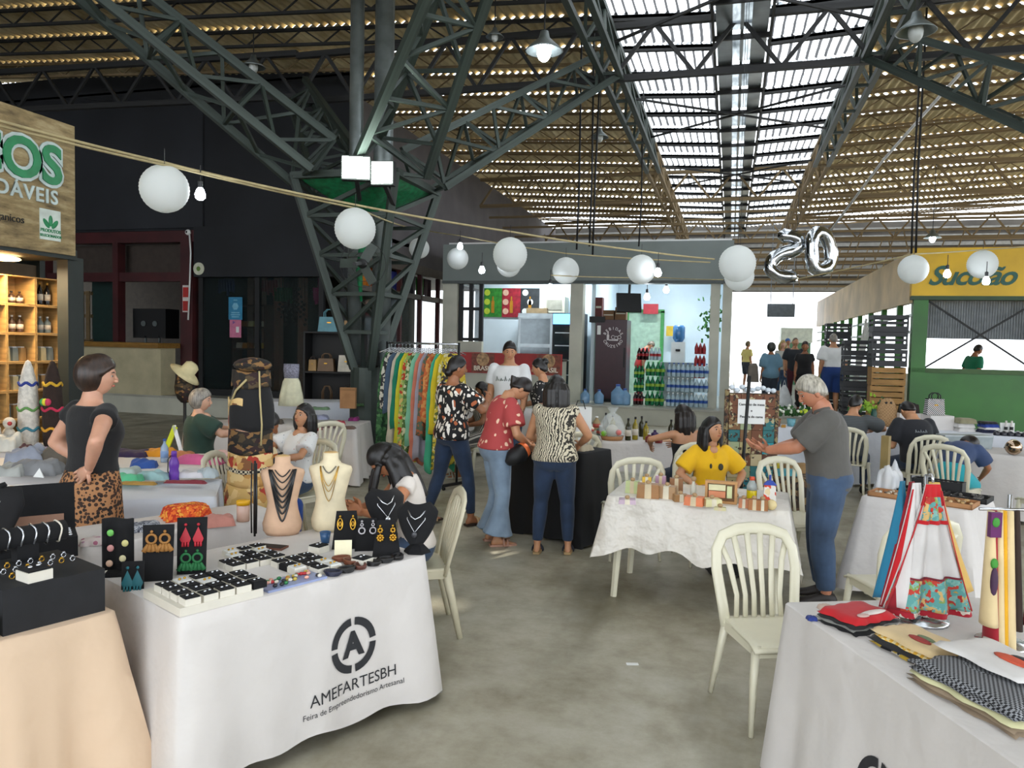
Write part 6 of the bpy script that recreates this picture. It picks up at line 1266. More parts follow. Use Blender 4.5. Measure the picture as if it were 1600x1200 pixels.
# ================================================================ kiosk on the left
kx = -6.55
kk = bpy.data.objects.new('wall_organic_kiosk', None); COL.objects.link(kk); struct(kk)
DKF = mat('kiosk_dark', '#1d2320', .6)
M().bx(-8.2, kx-.02, 2.2, 6.5, 2.62, 2.72).build('soffit', DKF, kk); M().bx(kx-.2, kx-.06, 6.42, 6.62, 0, 2.65).build('corner_post', DKF, kk); M().bx(-8.2, -7.55, 6.95, 7.02, 0, 2.7).build('side_panel', DKF, kk); M().bx(-7.9, -7.6, 2.2, 7.0, 0, 2.62).build('back_panel', mat('kiosk_back', '#4a3d2c', .8), kk); M().bx(-8.2, kx-.12, 2.2, 6.5, 2.72, 3.9).build('upper_box', DKF, kk)
def bark_mat():
    m, nt, p = _nt('bark_board'); L = nt.links.new; n = N(nt, 'ShaderNodeTexNoise', Scale=5.0, Detail=8.0, Roughness=.65); L(coords(nt, (1, .5, 2.2)), n.inputs['Vector'])
    L(ramp(nt, n.outputs[0], [(.3, '#4a3c26'), (.5, '#8a7650'), (.7, '#b3a27c')]), p.inputs['Base Color']); p.inputs['Roughness'].default_value = .7; return m
sb = thing('kiosk_sign', 'wood-print sign board with green letters above the kiosk shelves', 'sign', (kx, 0, 0)); M().bx(-.06, 0, 2.2, 6.46, 2.66, 3.98).build('board', bark_mat(), sb)
def onsign(b, y, z, dx): return b.xf(Matrix.Translation((dx, y, z)) @ RB)
onsign(text('ORGÂNICOS', .52, .006, .045, align='RIGHT', sp=1.0), 6.28, 3.5, .012).build('letter_outline', mat('sign_pale', '#b9c6c4', .5), sb)
onsign(text('ORGÂNICOS', .52, .006, .014, align='RIGHT', sp=1.0), 6.28, 3.5, .026).build('green_letters', mat('sign_green', '#127a48', .5), sb)
onsign(text('SAUDÁVEIS', .19, .006, .004, align='RIGHT', sp=1.15), 6.24, 3.2, .008).build('white_letters', MATS['sign_pale'], sb)
onsign(text('organicos', .1, .003, .0, align='RIGHT'), 5.86, 2.93, .006).build('dark_letters', BLACK, sb)
M().bx(0, .01, 6.03, 6.27, 2.78, 3.08).build('badge', mat('badge_pale', '#c9d2ca', .5), sb)
for k, (y, z, a) in enumerate(((6.15, 2.97, 0), (6.1, 2.94, .7), (6.2, 2.94, -.7))): M().ball((.012, y, z), (.004, .025, .055), 10, 8, R=Matrix.Rotation(a, 3, 'X')).build('badge_leaf', MATS['sign_green'], sb, True)
onsign(text('PRODUTOS', .045, .002, .001), 6.15, 2.87, .012).build('badge_text', MATS['sign_green'], sb); onsign(text('SELECIONADOS', .035, .002, .001), 6.15, 2.82, .012).build('badge_text', MATS['sign_green'], sb)
lp = thing('oval_lamp', 'warm glowing oval lamp under the kiosk soffit', 'lamp', (-6.95, 5.95, 2.62)); M().ball((0, 0, -.03), (.09, .22, .03), 18, 8).build('diffuser', mat('warm_lamp', '#ffd9a0', .5, emit=14, var=0, ecol='#ffcf8a'), lp, True)
ld = bpy.data.lights.new('kiosk', 'AREA'); ld.energy = 28; ld.size = .4; ld.color = (1, .75, .45); lo = bpy.data.objects.new('kiosk_lamp', ld); COL.objects.link(lo); lo.parent = lp; lo.location = (0, 0, -.08)
CRW = mat('crate_wood', '#b08a52', .7, 0, .2, 4, stretch=(1, 1, 6))
crp = bpy.data.objects.new('wooden_crate', None); COL.objects.link(crp)
for a in ((0, .28, -.17, -.158, 0, .3), (0, .28, .158, .17, 0, .3), (0, .28, -.158, .158, 0, .012), (0, .28, -.158, .158, .288, .3), (0, .012, -.158, .158, .012, .288)): M().bx(*a).build('plank', CRW, crp)
wb_ = mat('wine_dark', '#14100f', .15); wl_ = mat('wine_label', '#c9bfae', .6); goldc = mat('gold_cap', '#b8872a', .4); jarm = mat('jar_brown', '#4a3426', .3); packm = mat('pack_pale', '#c2b58a', .7); grn = mat('pack_greyblue', '#6f7a78', .6)
first = True
for c in range(5):
    for r in range(8):
        y, z = 6.72-c*.345, .03+r*.303; o = crp if first else dup(crp); first = False; o.location = (-7.45, y, z); nm = ['top', 'second', 'third', 'fourth', 'fifth', 'sixth', 'seventh', 'lowest'][7-r]
        tag(o, ('wooden crate shelf with wine bottles, ' if r in (7, 6) else 'wooden crate shelf with packed goods, ')+nm+' row of the kiosk', 'crate', 'crate shelves in the kiosk')
        for q in range(3):
            if c > 2 or r < 3: continue
            p = (-7.3, y-.1+q*.095, z+.0125)
            if r == 7 and c == 0: bottle(p, .25, .034, wb_, goldc, 'dark bottle with gold cap in the top kiosk crate', 'gold capped bottles in the kiosk', lab=wl_)
            elif r in (6, 7): bottle(p, .18 if r == 6 else .13, .036, jarm if c else grn, CAPW if r == 6 else BLACK, 'jar with pale label in the upper kiosk crates', 'jars in the kiosk crates', 'jar', 'jar', lab=wl_)
            else:
                t = thing('packet', 'small upright packet in the kiosk crates', 'packet', p, .1*q, 'packets in the kiosk crates'); M().box((0, 0, .07), (.09, .075, .14), taper=.9).build('pack', (packm, grn, mat('pack_tan', '#9a7a4c', .7))[(q+c+r) % 3], t); M().box((.0, 0, .145), (.06, .05, .012)).build('fold', WHITEP, t)
# ================================================================ handbag shelf
hs0 = Wp(528, 12.25); hsr = ang(-4); hs = thing('bag_shelf', 'black open shelf displaying handbags beside the lattice column', 'shelf', (hs0.x, hs0.y, 0), hsr)
for z in (.1, .74, 1.35, 1.98): M().bx(-.52, .5, -.16, .2, z-.025, z).build('board', BLACK, hs)
for x in (-.52, .48): M().bx(x, x+.03, -.16, .2, 0, 1.98).build('upright', BLACK, hs)
M().bx(-.52, .5, .2, .22, 0, 1.98).build('back', BLACK, hs)
def hsp(x, z): return Vector((hs0.x+x*cos(hsr), hs0.y+x*sin(hsr), z+.003))
LB = mat('leather_blue', '#5f9aa8', .45); LT = mat('leather_tan', '#a5814a', .45); LBr = mat('leather_brown', '#6d5236', .45); LWh = mat('leather_white', '#cfc9b8', .45); LD = mat('leather_dark', '#2b1d16', .45)
bag(hsp(-.14, 1.98), hsr, .36, .23, .13, LB, LB, 'sky blue handbag on top of the bag shelf'); bag(hsp(.22, 1.98), hsr, .26, .18, .12, LT, LD, 'mustard tan handbag on top of the bag shelf', .1)
bag(hsp(-.19, 1.35), hsr, .27, .2, .12, LBr, LBr, 'brown and tan handbag on the middle shelf', .08); bag(hsp(.14, 1.35), hsr, .27, .26, .12, LWh, LD, 'white handbag with dark handles on the middle shelf', -.04); bag(hsp(-.41, 1.35), hsr, .13, .18, .1, LT, LD, 'small tan pouch bag at the end of the middle shelf', .05)
bag(hsp(-.18, .74), hsr, .28, .15, .12, LWh, LBr, 'white bag with long brown handles on the lower shelf', .22); bag(hsp(.16, .74), hsr, .28, .15, .12, CBE, LD, 'cream bag with thin dark handles on the lower shelf', .24)
bag(hsp(.3, .1), hsr, .25, .3, .12, LBr, LD, 'dark brown bag on the bottom shelf')
tag(M().bx(-.15, .15, -.02, .02, 0, 1.35).build('orange_panel', mat('orange_board', '#9c3f16', .6), None, loc=Wp(570, 12.5), rz=ang(0)), 'upright rust orange panel beside the bag shelf', 'panel')
# knitwear on the tables before it
Z2 = .937
ws = thing('lace_dress', 'white strapless dress with lace bodice on a display stand', 'dress', G(455, 634, Z2), ang(0)); 
M().loft([[Vector((cos(a)*w, sin(a)*w*.5+.01*sin(a*8)*(.6-z), z)) for a in [2*pi*i/36 for i in range(36)]] for w, z in ((.18, 0), (.16, .15), (.12, .33), (.095, .38), (.105, .5), (.1, .56))]).build('skirt', mat('dress_ivory', '#d8d6b8', .8), ws, True)
M().loft([[Vector((cos(a)*w, sin(a)*w*.52, z)) for a in [2*pi*i/30 for i in range(30)]] for w, z in ((.1, .38), (.11, .5), (.106, .575))]).build('bodice', mat('lace_grey', '#8c8c9c', .8, 0, .35, 60), ws, True)
pbg = thing('paper_bag', 'flat brown paper bag standing on the raised white table', 'bag', G(544, 638, Z2), ang(-6)); M().box((0, 0, .14), (.21, .07, .28)).build('body', mat('kraft', '#9a7048', .8), pbg); M().bx(-.1, .1, -.037, -.035, .24, .27).build('fold', mat('kraft_dk', '#85603c', .8), pbg)
for k, (px, py, w, h, c, lab, z) in enumerate(((500, 640, .24, .03, '#5c7a5a', 'green knitted scarf on the raised table', Z2), (475, 637, .16, .03, '#a87058', 'coral flower piece on the raised table', Z2), (562, 634, .14, .03, '#3c5c34', 'dark green scarf hanging off the raised table', Z2), (490, 672, .2, .06, '#8a1c2c', 'crimson knitted bundle on the knitwear table', ZT), (515, 668, .2, .06, '#6a5a5c', 'grey and red knitted bundle on the knitwear table', ZT), (530, 664, .14, .05, '#b0203a', 'bright red knitted flower on the knitwear table', ZT), (545, 670, .16, .03, '#5c463c', 'brown knitted strip on the knitwear table', ZT), (430, 662, .2, .05, '#5c5248', 'dark folded shawl behind the woman in white', ZT), (500, 655, .24, .05, '#9ca0b8', 'pale blue knitted shawl on the knitwear table', ZT), (553, 657, .14, .04, '#7a2060', 'magenta folded cloth at the end of the knitwear table', ZT), (470, 656, .22, .04, '#d2cdb2', 'cream doily on the knitwear table', ZT))):
    cl(px, py, w, .14, h, c, lab, z, 0, seed=k+90, rough=.5)
# ================================================================ clothes rack
rk0, rk1 = Wp(604, 10.6), Wp(716, 9.7); rd = (rk1-rk0); rl = rd.length; ryaw = atan2(rd.y, rd.x); RT = 1.83
rk = thing('clothes_rack', 'black rolling clothes rack with chrome rail', 'clothes rack', (rk0.x, rk0.y, 0), ryaw)
M().tube([(0, 0, RT), (rl, 0, RT)], .014, 10).build('rail', SILV, rk, True)
for x in (0, rl): M().tube([(x, 0, .06), (x, 0, RT+.02)], .016, 8).build('post', BLACK, rk, True); M().bar((x, -.25, .06), (x, .25, .06), .035).build('foot', BLACK, rk)
for x in (0, rl):
    for y in (-.23, .23): M().ball((x, y, .025), .025, 10, 6).build('caster', BLACK, rk, True)
def gcol(c, c2=None, c3=None):
    if c2 is None: return fabric('gm'+c, c, .12)
    return pmat('gm'+c+c2, 'cells', [c, c2, c, c3 or c2, c], 26)
GM = [(gcol('#2f5c34', '#4f7d4a', '#1f3c24'), 1.5, 'green leafy print'), (gcol('#c8c4b4', '#2c2c2c'), .75, 'white and black marbled'), (gcol('#44586c'), .8, 'slate blue'), (gcol('#c9c0a8'), 1.4, 'cream'), (gcol('#0f7a5c'), 1.05, 'emerald'), (gcol('#c9c22a'), 1.45, 'lime yellow'), (gcol('#8fae5a', '#b83a1c', '#d8b86a'), 1.35, 'red and green floral'), (gcol('#4a6c34', '#c9c9a0', '#7d9a50'), 1.3, 'sage floral'), (gcol('#7ab896'), 1.2, 'mint'), (gcol('#c4745c'), 1.45, 'salmon'), (gcol('#a09aa4'), 1.4, 'lilac grey'), (gcol('#54604c', '#a8603c'), 1.1, 'olive and rust print'), (gcol('#b85c2c', '#c98a4a'), .9, 'orange print'), (gcol('#3fa882'), 1.52, 'sea green'), (gcol('#c9b51c'), 1.0, 'bright yellow'), (gcol('#c8b43a', '#d8d0a0', '#5c6a34'), 1.45, 'yellow floral'), (gcol('#b8a02a', '#2c2620', '#d8cf9a'), 1.3, 'yellow and black scroll print')]
for k, (gmt, ln, nm) in enumerate(GM):
    x = .09+k*(rl-.18)/(len(GM)-1); ca, sa = cos(ryaw), sin(ryaw); g = thing('hanging_garment', nm+' garment hanging on the black rack', 'garment', (rk0.x+x*ca, rk0.y+x*sa, 0), ryaw+radians(70), 'garments on the rack')
    r = random.Random(k); hw = .2; rr = []
    for i in range(12):
        f = i/11; z = RT-.12-f*ln; w = hw*(.35+.65*min(1, f*6)) if f < .17 else hw*(.92+.25*(f-.17)*r.uniform(.3, 1)+(-.12 if f < .35 else 0)*sin(f*9)); th = .011+.008*f
        rr.append([Vector((cos(a)*w, sin(a)*th+.03*f*sin(cos(a)*11)*(.4+.6*f), z-.04*f*sin(cos(a)*7+k))) for a in [2*pi*j/36 for j in range(36)]])
    M().loft(rr).build('dress', gmt, g, True, fix=True); M().tube([(-.17, 0, RT-.13), (0, 0, RT-.06), (.17, 0, RT-.13)], .006, 6).build('hanger', SILV, g, True); M().tube([(0, 0, RT-.06), (0, 0, RT-.02), (.014, 0, RT+.012), (0, 0, RT+.022), (-.014, 0, RT+.012)], .003, 6).build('hook', SILV, g, True)
# ================================================================ shopper tables
bp = TB['blk2']; ZB = .867
for k, (u, v, w, d, h, c, lab) in enumerate(((.8, .4, .2, .18, .05, '#a89c84', 'beige patterned cloth folded on the black table'), (.2, .5, .16, .15, .04, '#2b2b30', 'dark bag goods on the black table'), (.5, .75, .16, .12, .04, '#c9c4bc', 'white folded cloth on the black table'))): goods('folded_cloth', lab, 'cloth', on('blk2', u, v), lump(w, d, h, k), fabric('sh'+c, c), bp[1])
wbag = thing('gift_bag', 'tall white paper carrier bag with dark cord handle', 'bag', Vector((Wp(907, 8.9).x, Wp(907, 8.9).y, .757)), ang(0))
M().box((0, 0, .19), (.27, .12, .38)).build('body', WHITEP, wbag); M().tube([(-.06, -.06, .36), (-.03, -.065, .46), (.03, -.065, .46), (.06, -.06, .36)], .006, 6).build('handle', BLACK, wbag, True)
T('gif', G(878, 682, .75), G(910, 683.5, .75), .6, .75, [.6, .6, .5, .5], 'small table holding the white carrier bag', 'white cloth under the white carrier bag', CW, seed=31)
for k, (px, py, h, c, lab) in enumerate(((932, 672, .18, '#a08c64', 'tan labelled tin beside the white carrier bag'), (922, 676, .1, '#c2b8a8', 'short cream tin beside the carrier bag'), (938, 680, .12, '#5c6c60', 'grey-green jar beside the carrier bag'))): bottle(G(px, py, ZT), h, .05, mat('tin'+c, c, .4), CAPW, lab, None, 'tin', 'tin', lab=mat('tinl', '#b04a3c', .5))
hb = thing('shoulder_bag', 'black drawstring bag with an orange band held by the woman in red', 'bag', Wp(812, 6.9)+Vector((0, 0, .84)), ang(30)); M().tube([(-.11, 0, -.06), (-.06, 0, -.02), (.03, 0, .03), (.1, 0, .07)], [.03, .075, .085, .05], 14).build('body', mat('bag_black', '#0e0e10', .6), hb, True); M().tube([(.05, 0, .045), (.09, 0, .065)], [.078, .06], 14).build('band', mat('band_orange', '#d8672a', .6), hb, True)
# ================================================================ oil table
OILG = mat('oil_dark_glass', '#2b2a12', .12); OILY = mat('oil_golden', '#8a7a1c', .12)
for k, (px, py, h, m_, lab) in enumerate(((946, 675, .27, OILG, 'dark olive oil bottle behind the gift basket'), (957, 676, .25, OILY, 'round golden oil bottle behind the gift basket'), (981, 684, .26, OILG, 'olive oil bottle with cream label near the gift basket'), (992, 683, .27, OILY, 'tall golden olive oil bottle'), (1002, 678, .25, OILG, 'dark oil bottle behind the golden one'), (1009, 683, .22, OILY, 'short golden oil bottle'), (1048, 683, .24, OILG, 'dark oil bottle beside the bare-shouldered girl'), (1057, 678, .25, OILG, 'second dark oil bottle beside the bare-shouldered girl'), (1066, 682, .23, OILY, 'amber oil bottle beside the bare-shouldered girl'))): bottle(G(px, py+4, ZT), h, .034, m_, BLACK, lab, 'oil bottles', lab=wl_ if k in (2, 3) else None)
for k, (px, py, c) in enumerate(((1014, 691, '#7a2a22'), (1029, 692, '#7a2420'), (1023, 685, '#3a2458'))): bottle(G(px, py, ZT), .1, .045, mat('jam'+c, c, .3), CAPW if k < 2 else mat('cap_purple', '#3a2458', .5), ['red jam jar with white lid at the table front', 'second red jam jar with white lid', 'purple lidded jar behind the jam jars'][k], None, 'jar', 'jar')
gb_ = thing('gift_basket', 'cellophane wrapped gift basket with green and pink bows', 'gift', G(956, 687, ZT)); M().lathe([(.12, 0), (.14, .05), (.13, .05), (.11, .01)], n=16).build('basket', CARD, gb_, True); M().lathe([(.14, .05), (.16, .14), (.1, .27), (.03, .32), (.07, .38)], n=14).build('cellophane', glass('cello', (.85, .9, .9), .28, .05), gb_, True); M().ball((-.08, -.1, .08), .035, 8, 6).build('green_bow', mat('bow_green', '#7ab82a', .5), gb_, True); M().ball((.09, -.1, .1), .035, 8, 6).build('pink_bow', mat('bow_pink', '#d8706a', .5), gb_, True); M().ball((0, 0, .1), (.08, .08, .08), 10, 6).build('contents', mat('contents_pale', '#c9c2b0', .6), gb_, True)
goods('cake_tray', 'small clear tray of pastry beside the jam jars', 'tray', G(1040, 690, ZT), lump(.12, .08, .04, 8), mat('pastry', '#c29a78', .4), ang(0))
# ================================================================ soap table
SOAPS = [(988, 770, .1, .06, .09, '#b9c48a', 'pale green soap boxes in a clear bag', 0), (980, 786, .12, .1, .03, '#b8a0b0', 'lilac soap bar lying at the table end', 10), (1012, 777, .16, .1, .1, '#9a6c3c', 'brown kraft soap box with a leaf window', 8), (1010, 770, .07, .04, .12, '#d8b03a', 'yellow wrapped soap behind the kraft box', 4), (1032, 768, .08, .05, .12, '#b08aa0', 'mauve wrapped soap behind the kraft box', 0), (1042, 778, .14, .09, .09, '#a8835a', 'tan soap bundle tied with ribbon', -5), (1056, 772, .1, .06, .12, '#8a5c34', 'dark kraft soap packet standing upright', 10), (1063, 783, .1, .07, .05, '#a2784a', 'flat kraft soap packet near the pink soap', 20), (1085, 789, .13, .09, .06, '#d8784a', 'coral pink soap in clear wrap', -8), (1112, 790, .12, .09, .05, '#d6cf9c', 'cream soap slab in clear wrap', 25), (1125, 797, .08, .05, .02, '#c9c090', 'thin cream soap slice', 0), (1162, 793, .07, .05, .06, '#c07a52', 'salmon soap cube with a paper band', 0), (1178, 796, .08, .06, .07, '#a86c3c', 'brown soap bar with a paper band', 3), (1191, 797, .07, .06, .07, '#9c6434', 'darker brown soap bar with a paper band', 3), (1150, 785, .1, .06, .04, '#8c8478', 'grey soap in crumpled wrap', 0)]
for k, (px, py, w, d, h, c, lab, rz) in enumerate(SOAPS):
    t = thing('soap', lab, 'soap', G(px, py, ZT), ang(rz-18)); M().box((0, 0, h/2), (w, d, h), taper=.93).build('bar', mat('soap'+c, c, .45), t); M().box((0, 0, h/2), (w*.3, d*1.02, h*1.02), taper=.93).build('paper_band', mat('band'+str(k % 2), ('#cdbb9a', '#d8cfb8')[k % 2], .7), t)
    M().ball((0, 0, h+.012), (.018, .014, .014), 8, 5).build('knot', mat('twine', '#a88a64', .8), t, True)
goods('bath_ball', 'round cream bath ball near the table corner', 'soap', G(1205, 797, ZT), M().ball((0, 0, .036), .036, 16, 10), mat('bathball', '#d8c490', .6))
fs_ = thing('framed_soap_set', 'wooden frame box with three soaps standing upright', 'gift box', G(1126, 786, ZT), ang(-16)+0); 
for a in ((-.11, .11, 0, .018), (-.11, .11, .14, .158)): M().bx(a[0], a[1], -.02, .02, a[2], a[3]).build('frame_bar', mat('frame_wood', '#b98a56', .6), fs_)
for x in (-.11, .092): M().bx(x, x+.018, -.02, .02, .018, .14).build('frame_side', MATS['frame_wood'], fs_)
M().bx(-.1, .1, .012, .02, .018, .14).build('back', mat('frame_back', '#8c6a48', .7), fs_)
for a, c in (((-.085, .03, .09, .132), '#d8d2a8'), ((-.085, .03, .04, .085), '#d0845c'), ((.04, .075, .04, .125), '#c9cf9c')): M().bx(a[0], a[1], -.015, .01, a[2], a[3]).build('soap_bar', mat('fsoap'+c, c, .5), fs_)
lq = thing('soap_bottle', 'clear bottle of yellow liquid soap with red cap', 'bottle', G(1174, 785, ZT)); M().lathe([(.033, 0), (.036, .01), (.036, .085), (.035, .09)], n=16).build('liquid', mat('liq_yellow', '#c9b40c', .2), lq, True); M().lathe([(.036, .09), (.036, .12), (.02, .155), (.016, .165)], n=16).build('neck', mat('clear_plastic', '#b8c2c0', .1, alpha=.6), lq, True); M().lathe([(.018, .16), (.018, .185), (0, .185)], n=12).build('cap', mat('cap_orange', '#d8502a', .4), lq, True)
fb = thing('soap_refill', 'red and white refill pouch with a blue pump top', 'pouch', G(1202, 788, ZT)); M().box((0, 0, .07), (.09, .05, .14), taper=.85).build('pouch', pmat('refill', 'cells', ['#d8d4cc', '#c9432a', '#d8c49a', '#d8d4cc'], 28), fb); M().box((0, 0, .155), (.09, .055, .03), taper=.4).build('blue_top', mat('top_blue', '#1f3f9c', .4), fb); M().cyl((0, 0, .17), (0, 0, .21), .008).build('pump', MATS['top_blue'], fb)
gt = thing('soap_bottle', 'slim frosted bottle with twine beside the yellow shirt', 'bottle', G(1083, 778, ZT)); M().lathe([(.02, 0), (.022, .08), (.01, .11), (.01, .13)], n=12).build('body', mat('frost', '#cfcdbd', .4), gt, True); M().ball((0, 0, .14), .02, 10, 6).build('cloth_top', MATS['twine'], gt, True)
# ================================================================ patchwork stand
qd = 7.5; q0 = Wp(1174, qd); qs = thing('quilt_stand', 'tall patchwork runner hung on a stand with a paper notice', 'quilt', (q0.x, q0.y, 0), ang(-4))
qc = ['#6d4530', '#2c8a94', '#a89a6c', '#2f6a6c', '#b8a884', '#7a5a3c', '#1f6f7c', '#5c3a2c', '#96a07c']
M().bx(-.2, .24, .015, .03, .35, 1.42).build('backing', mat('quilt_back', '#4a3a2c', .9), qs)
for i in range(4):
    for j in range(9):
        random.seed(i*11+j); c = qc[(i*3+j*2+random.randint(0, 2)) % 9] if j not in (7, 8) else '#6d4530'
        M().bx(-.2+i*.11+.002, -.2+(i+1)*.11-.002, 0, .016, .35+j*.118+.002, .35+(j+1)*.118-.002).build('patch', pmat('patch'+c, 'cells', [c, c, c, c, '#a89c78', c, c, '#3a2c22'], 34), qs)
for x in (-.22, .26): M().tube([(x, .03, 0), (x, .03, 1.45)], .025, 8).build('side_roll', pmat('roll_print', 'cells', ['#5c4030', '#8a7a54', '#2c2620'], 40), qs, True)
M().bx(-.12, .14, -.012, -.004, 1.12, 1.36).build('notice', WHITEP, qs)
for s_, z in (('Caminho de mesa', 1.31), ('e', 1.25), ('Peseira de cama', 1.19)): text(s_, .034, .001, .0006).xf(Matrix.Translation((.01, -.0135, z)) @ RX).build('lettering', BLACK, qs)
for k in range(9): random.seed(k); M().ball((-.18+k*.05, .02, 1.44+random.random()*.04), (.03, .03, .025), 8, 5).build('tissue', mat('tissue', '#c9d2da', .4), qs, True)
tag(M().tube([Wp(1162, 7.25)+Vector((0, 0, 0)), Wp(1166, 7.25)+Vector((0, 0, .8)), Wp(1171, 7.25)+Vector((0, 0, 1.6))], .016, 8).build('black_pole', BLACK, None, True), 'thin black pole standing before the patchwork runner', 'pole')
pm_ = T('pat', G(1196, 745, .5), G(1262, 750, .5), .5, .5, [.45, .4, .4, .4], 'low table of folded runners behind the speaking man', 'dark patterned cloth on the low runner table', pmat('ethnic', 'cells', ['#3a2c22', '#5c4632', '#8a7450', '#2a2220'], 20), seed=33)
for k, (px, py, w, h, c, lab) in enumerate(((1215, 735, .3, .08, '#c9b83a', 'yellow runner folded on the low table'), (1240, 738, .3, .1, '#8a6c44', 'brown runner folded on the low table'), (1225, 742, .3, .06, '#3f8a94', 'teal runner folded on the low table'))): cl(px, py, w, .16, h, c, lab, .507, 0, seed=k+140)
# flowers
for k, (px, py, c, lab) in enumerate(((1236, 666, '#7ab4c0', 'pale blue pot of white flowers'), (1213, 666, '#8a5c3c', 'brown pot of dark leaves and white blooms'), (1259, 667, '#b8a0a0', 'pinkish cup with yellow green blooms'))):
    t = thing('potted_flowers', lab, 'plant', G(px, py, ZT)); M().lathe([(.05, 0), (.065, .11), (.058, .11), (.045, .01)], n=16).build('pot', mat('pot'+c, c, .4), t, True); b, b2 = M(), M(); r = random.Random(k)
    for q in range(46):
        p = Vector((max(-.08, min(.08, r.gauss(0, .045))), r.gauss(0, .05), .17+abs(r.gauss(0, .05)))); b.box(p, (.06, .035, .006), R=Euler((r.random()*2, r.random()*2, r.random()*6)).to_matrix())
    for q in range(10): p = Vector((max(-.08, min(.08, r.gauss(0, .045))), r.gauss(-.02, .05), .2+abs(r.gauss(0, .04)))); M().ball(p, .022, 8, 5).build('bloom', mat('bloom'+str(k == 2), '#dfe0d2' if k < 2 else '#b8c83a', .7), t, True)
    lv = b.build('leaves', mat('pot_leaf', '#2c5c24', .6, 0, .3, 9), t); lv['kind'] = 'stuff'
for k, (px, c, lab) in enumerate(((1224, '#b8862a', 'small yellow sweets box at the flower table edge'), (1248, '#b8a02a', 'small yellow packet beside the pinkish cup'))): goods('packet', lab, 'packet', G(px, 668, ZT), M().box((0, 0, .02), (.06, .03, .04), taper=.9), mat('pk'+c, c, .5), ang(0), None, False)
# ================================================================ towel table (right front)
AY = TB['apr'][1]
def stackcloth(p, rz, w, d, layers, label, top=None, name='towel_stack', bend=0):
    t = thing(name, label, 'towels', p, rz); z = 0
    for k, (m_, h) in enumerate(layers):
        r = random.Random(k+int(w*100)); dx, dy = r.uniform(-.012, .012), r.uniform(-.012, .012)
        b = lump(w*(1-.01*k), d*(1-.01*k), h, k, 12, .06); b.v = [(x+dx, y+dy, q+z) for x, y, q in b.v]; b.build('towel', m_, t, True); z += h*.92
    if top:
        for (x, y, sx, sy, c) in top: M().ball((x, y, z+.004), (sx, sy, .005), 12, 6).build('applique', mat('apl'+c, c, .8), t, True)
    return t
TR = fabric('towel_red', '#b8121c'); TGY = fabric('towel_grey', '#8c8c86'); TCR = fabric('towel_cream', '#d2b98c'); TBK = fabric('towel_black', '#141416'); TBE = fabric('towel_taupe', '#8a7862')
YCH = pmat('yellow_check', 'checker', ['#d8a83a', '#e0cf9a'], 70); BWD = pmat('bw_dots', 'checker', ['#17181c', '#8c8e92'], 120); TWH = fabric('towel_white', '#d2cfcc')
stackcloth(G(1338, 974, ZT), AY+1.9, .26, .2, [(TBK, .015), (TGY, .015), (TBK, .012), (TR, .022)], 'red folded towel with white chicken patch on darker towels', [(.02, -.06, .07, .02, '#d8cfc8'), (-.05, -.07, .03, .018, '#c9a8a0')])
stackcloth(G(1436, 1022, ZT), AY+1.72, .2, .3, [(pmat('black_yellow', 'cells', ['#141416', '#c9a83a', '#d8d2c0', '#141416'], 24), .02), (TBK, .015), (YCH, .014), (TCR, .016)], 'cream folded towel with gnome patch over yellow check towels', [(-.02, -.02, .02, .05, '#9a3a34'), (.01, -.02, .015, .04, '#6d7a5c')])
stackcloth(G(1552, 1094, ZT), AY+1.72, .3, .42, [(TBE, .02), (TBE, .012), (fabric('towel_lime', '#c9c69a'), .012), (BWD, .02), (BWD, .016)], 'dotted black quilted place mats over a taupe mat', None, 'placemat_stack')
pmx = thing('placemat', 'white place mat with orange and black bird patch in dotted border', 'place mat', G(1562, 1070, ZT)+Vector((0, 0, .088)), AY+1.72); lump(.24, .34, .012, 3, 10, .05).build('mat', TWH, pmx, True)
M().ball((-.0, -.05, .014), (.03, .075, .006), 14, 6).build('bird_patch', mat('bird_orange', '#c9553a', .8), pmx, True); M().ball((.03, -.07, .015), (.02, .06, .006), 12, 6).build('wing_patch', TBK, pmx, True)
cl(1290, 952, .06, .05, .02, '#c8b0a0', 'pale pink fringe cloth under the red towel', rz=0); cl(1268, 968, .04, .04, .015, '#24367c', 'small blue cloth corner under the red towel', rz=0)
# hanging kitchen towels: fans of cloth gathered at a hook
def fan(par, p, w0, w1, h, mt, nm, a=0, folds=7, off=0, depth=.05, z0=0):
    ca, sa = cos(a), sin(a)
    def f(u, v):
        w = w0+(w1-w0)*v**1.2; x = (u-.5)*w; y = depth*v*sin(u*folds*pi+off)*.5-.04*v*(1-(2*u-1)**2); return (p[0]+x*ca-y*sa, p[1]+x*sa+y*ca, p[2]+z0-(h-z0*0)*v)
    return M().grid(f, 40, 16, .004).build(nm, mt, par, True, fix=True)
def subfan(par, p, w0, w1, h, v0, v1, mt, nm, a=0, folds=7, off=0, depth=.05, u0=0, u1=1, push=.006):
    ca, sa = cos(a), sin(a)
    def f(uu, vv):
        u = u0+(u1-u0)*uu; v = v0+(v1-v0)*vv; w = w0+(w1-w0)*v**1.2; x = (u-.5)*w; y = depth*v*sin(u*folds*pi+off)*.5-.04*v*(1-(2*u-1)**2)-push; return (p[0]+x*ca-y*sa, p[1]+x*sa+y*ca, p[2]-h*v)
    return M().grid(f, 30, 8, .003).build(nm, mt, par, True, fix=True)
TOM = pmat('tomato_print', 'cells', ['#5a9a96', '#6fa8a0', '#a83228', '#7d9a54', '#c9a86a', '#5a9a96', '#b83a2c', '#5a9a96', '#7fb0a8'], 48)
kp = G(1440, 970, ZT); tr_ = thing('towel_hanger', 'chrome towel stand fanned with a red and white tomato kitchen towel', 'kitchen towel', kp, ang(4))
HT = .565; TH = HT-.055; pt_ = (0, 0, HT)
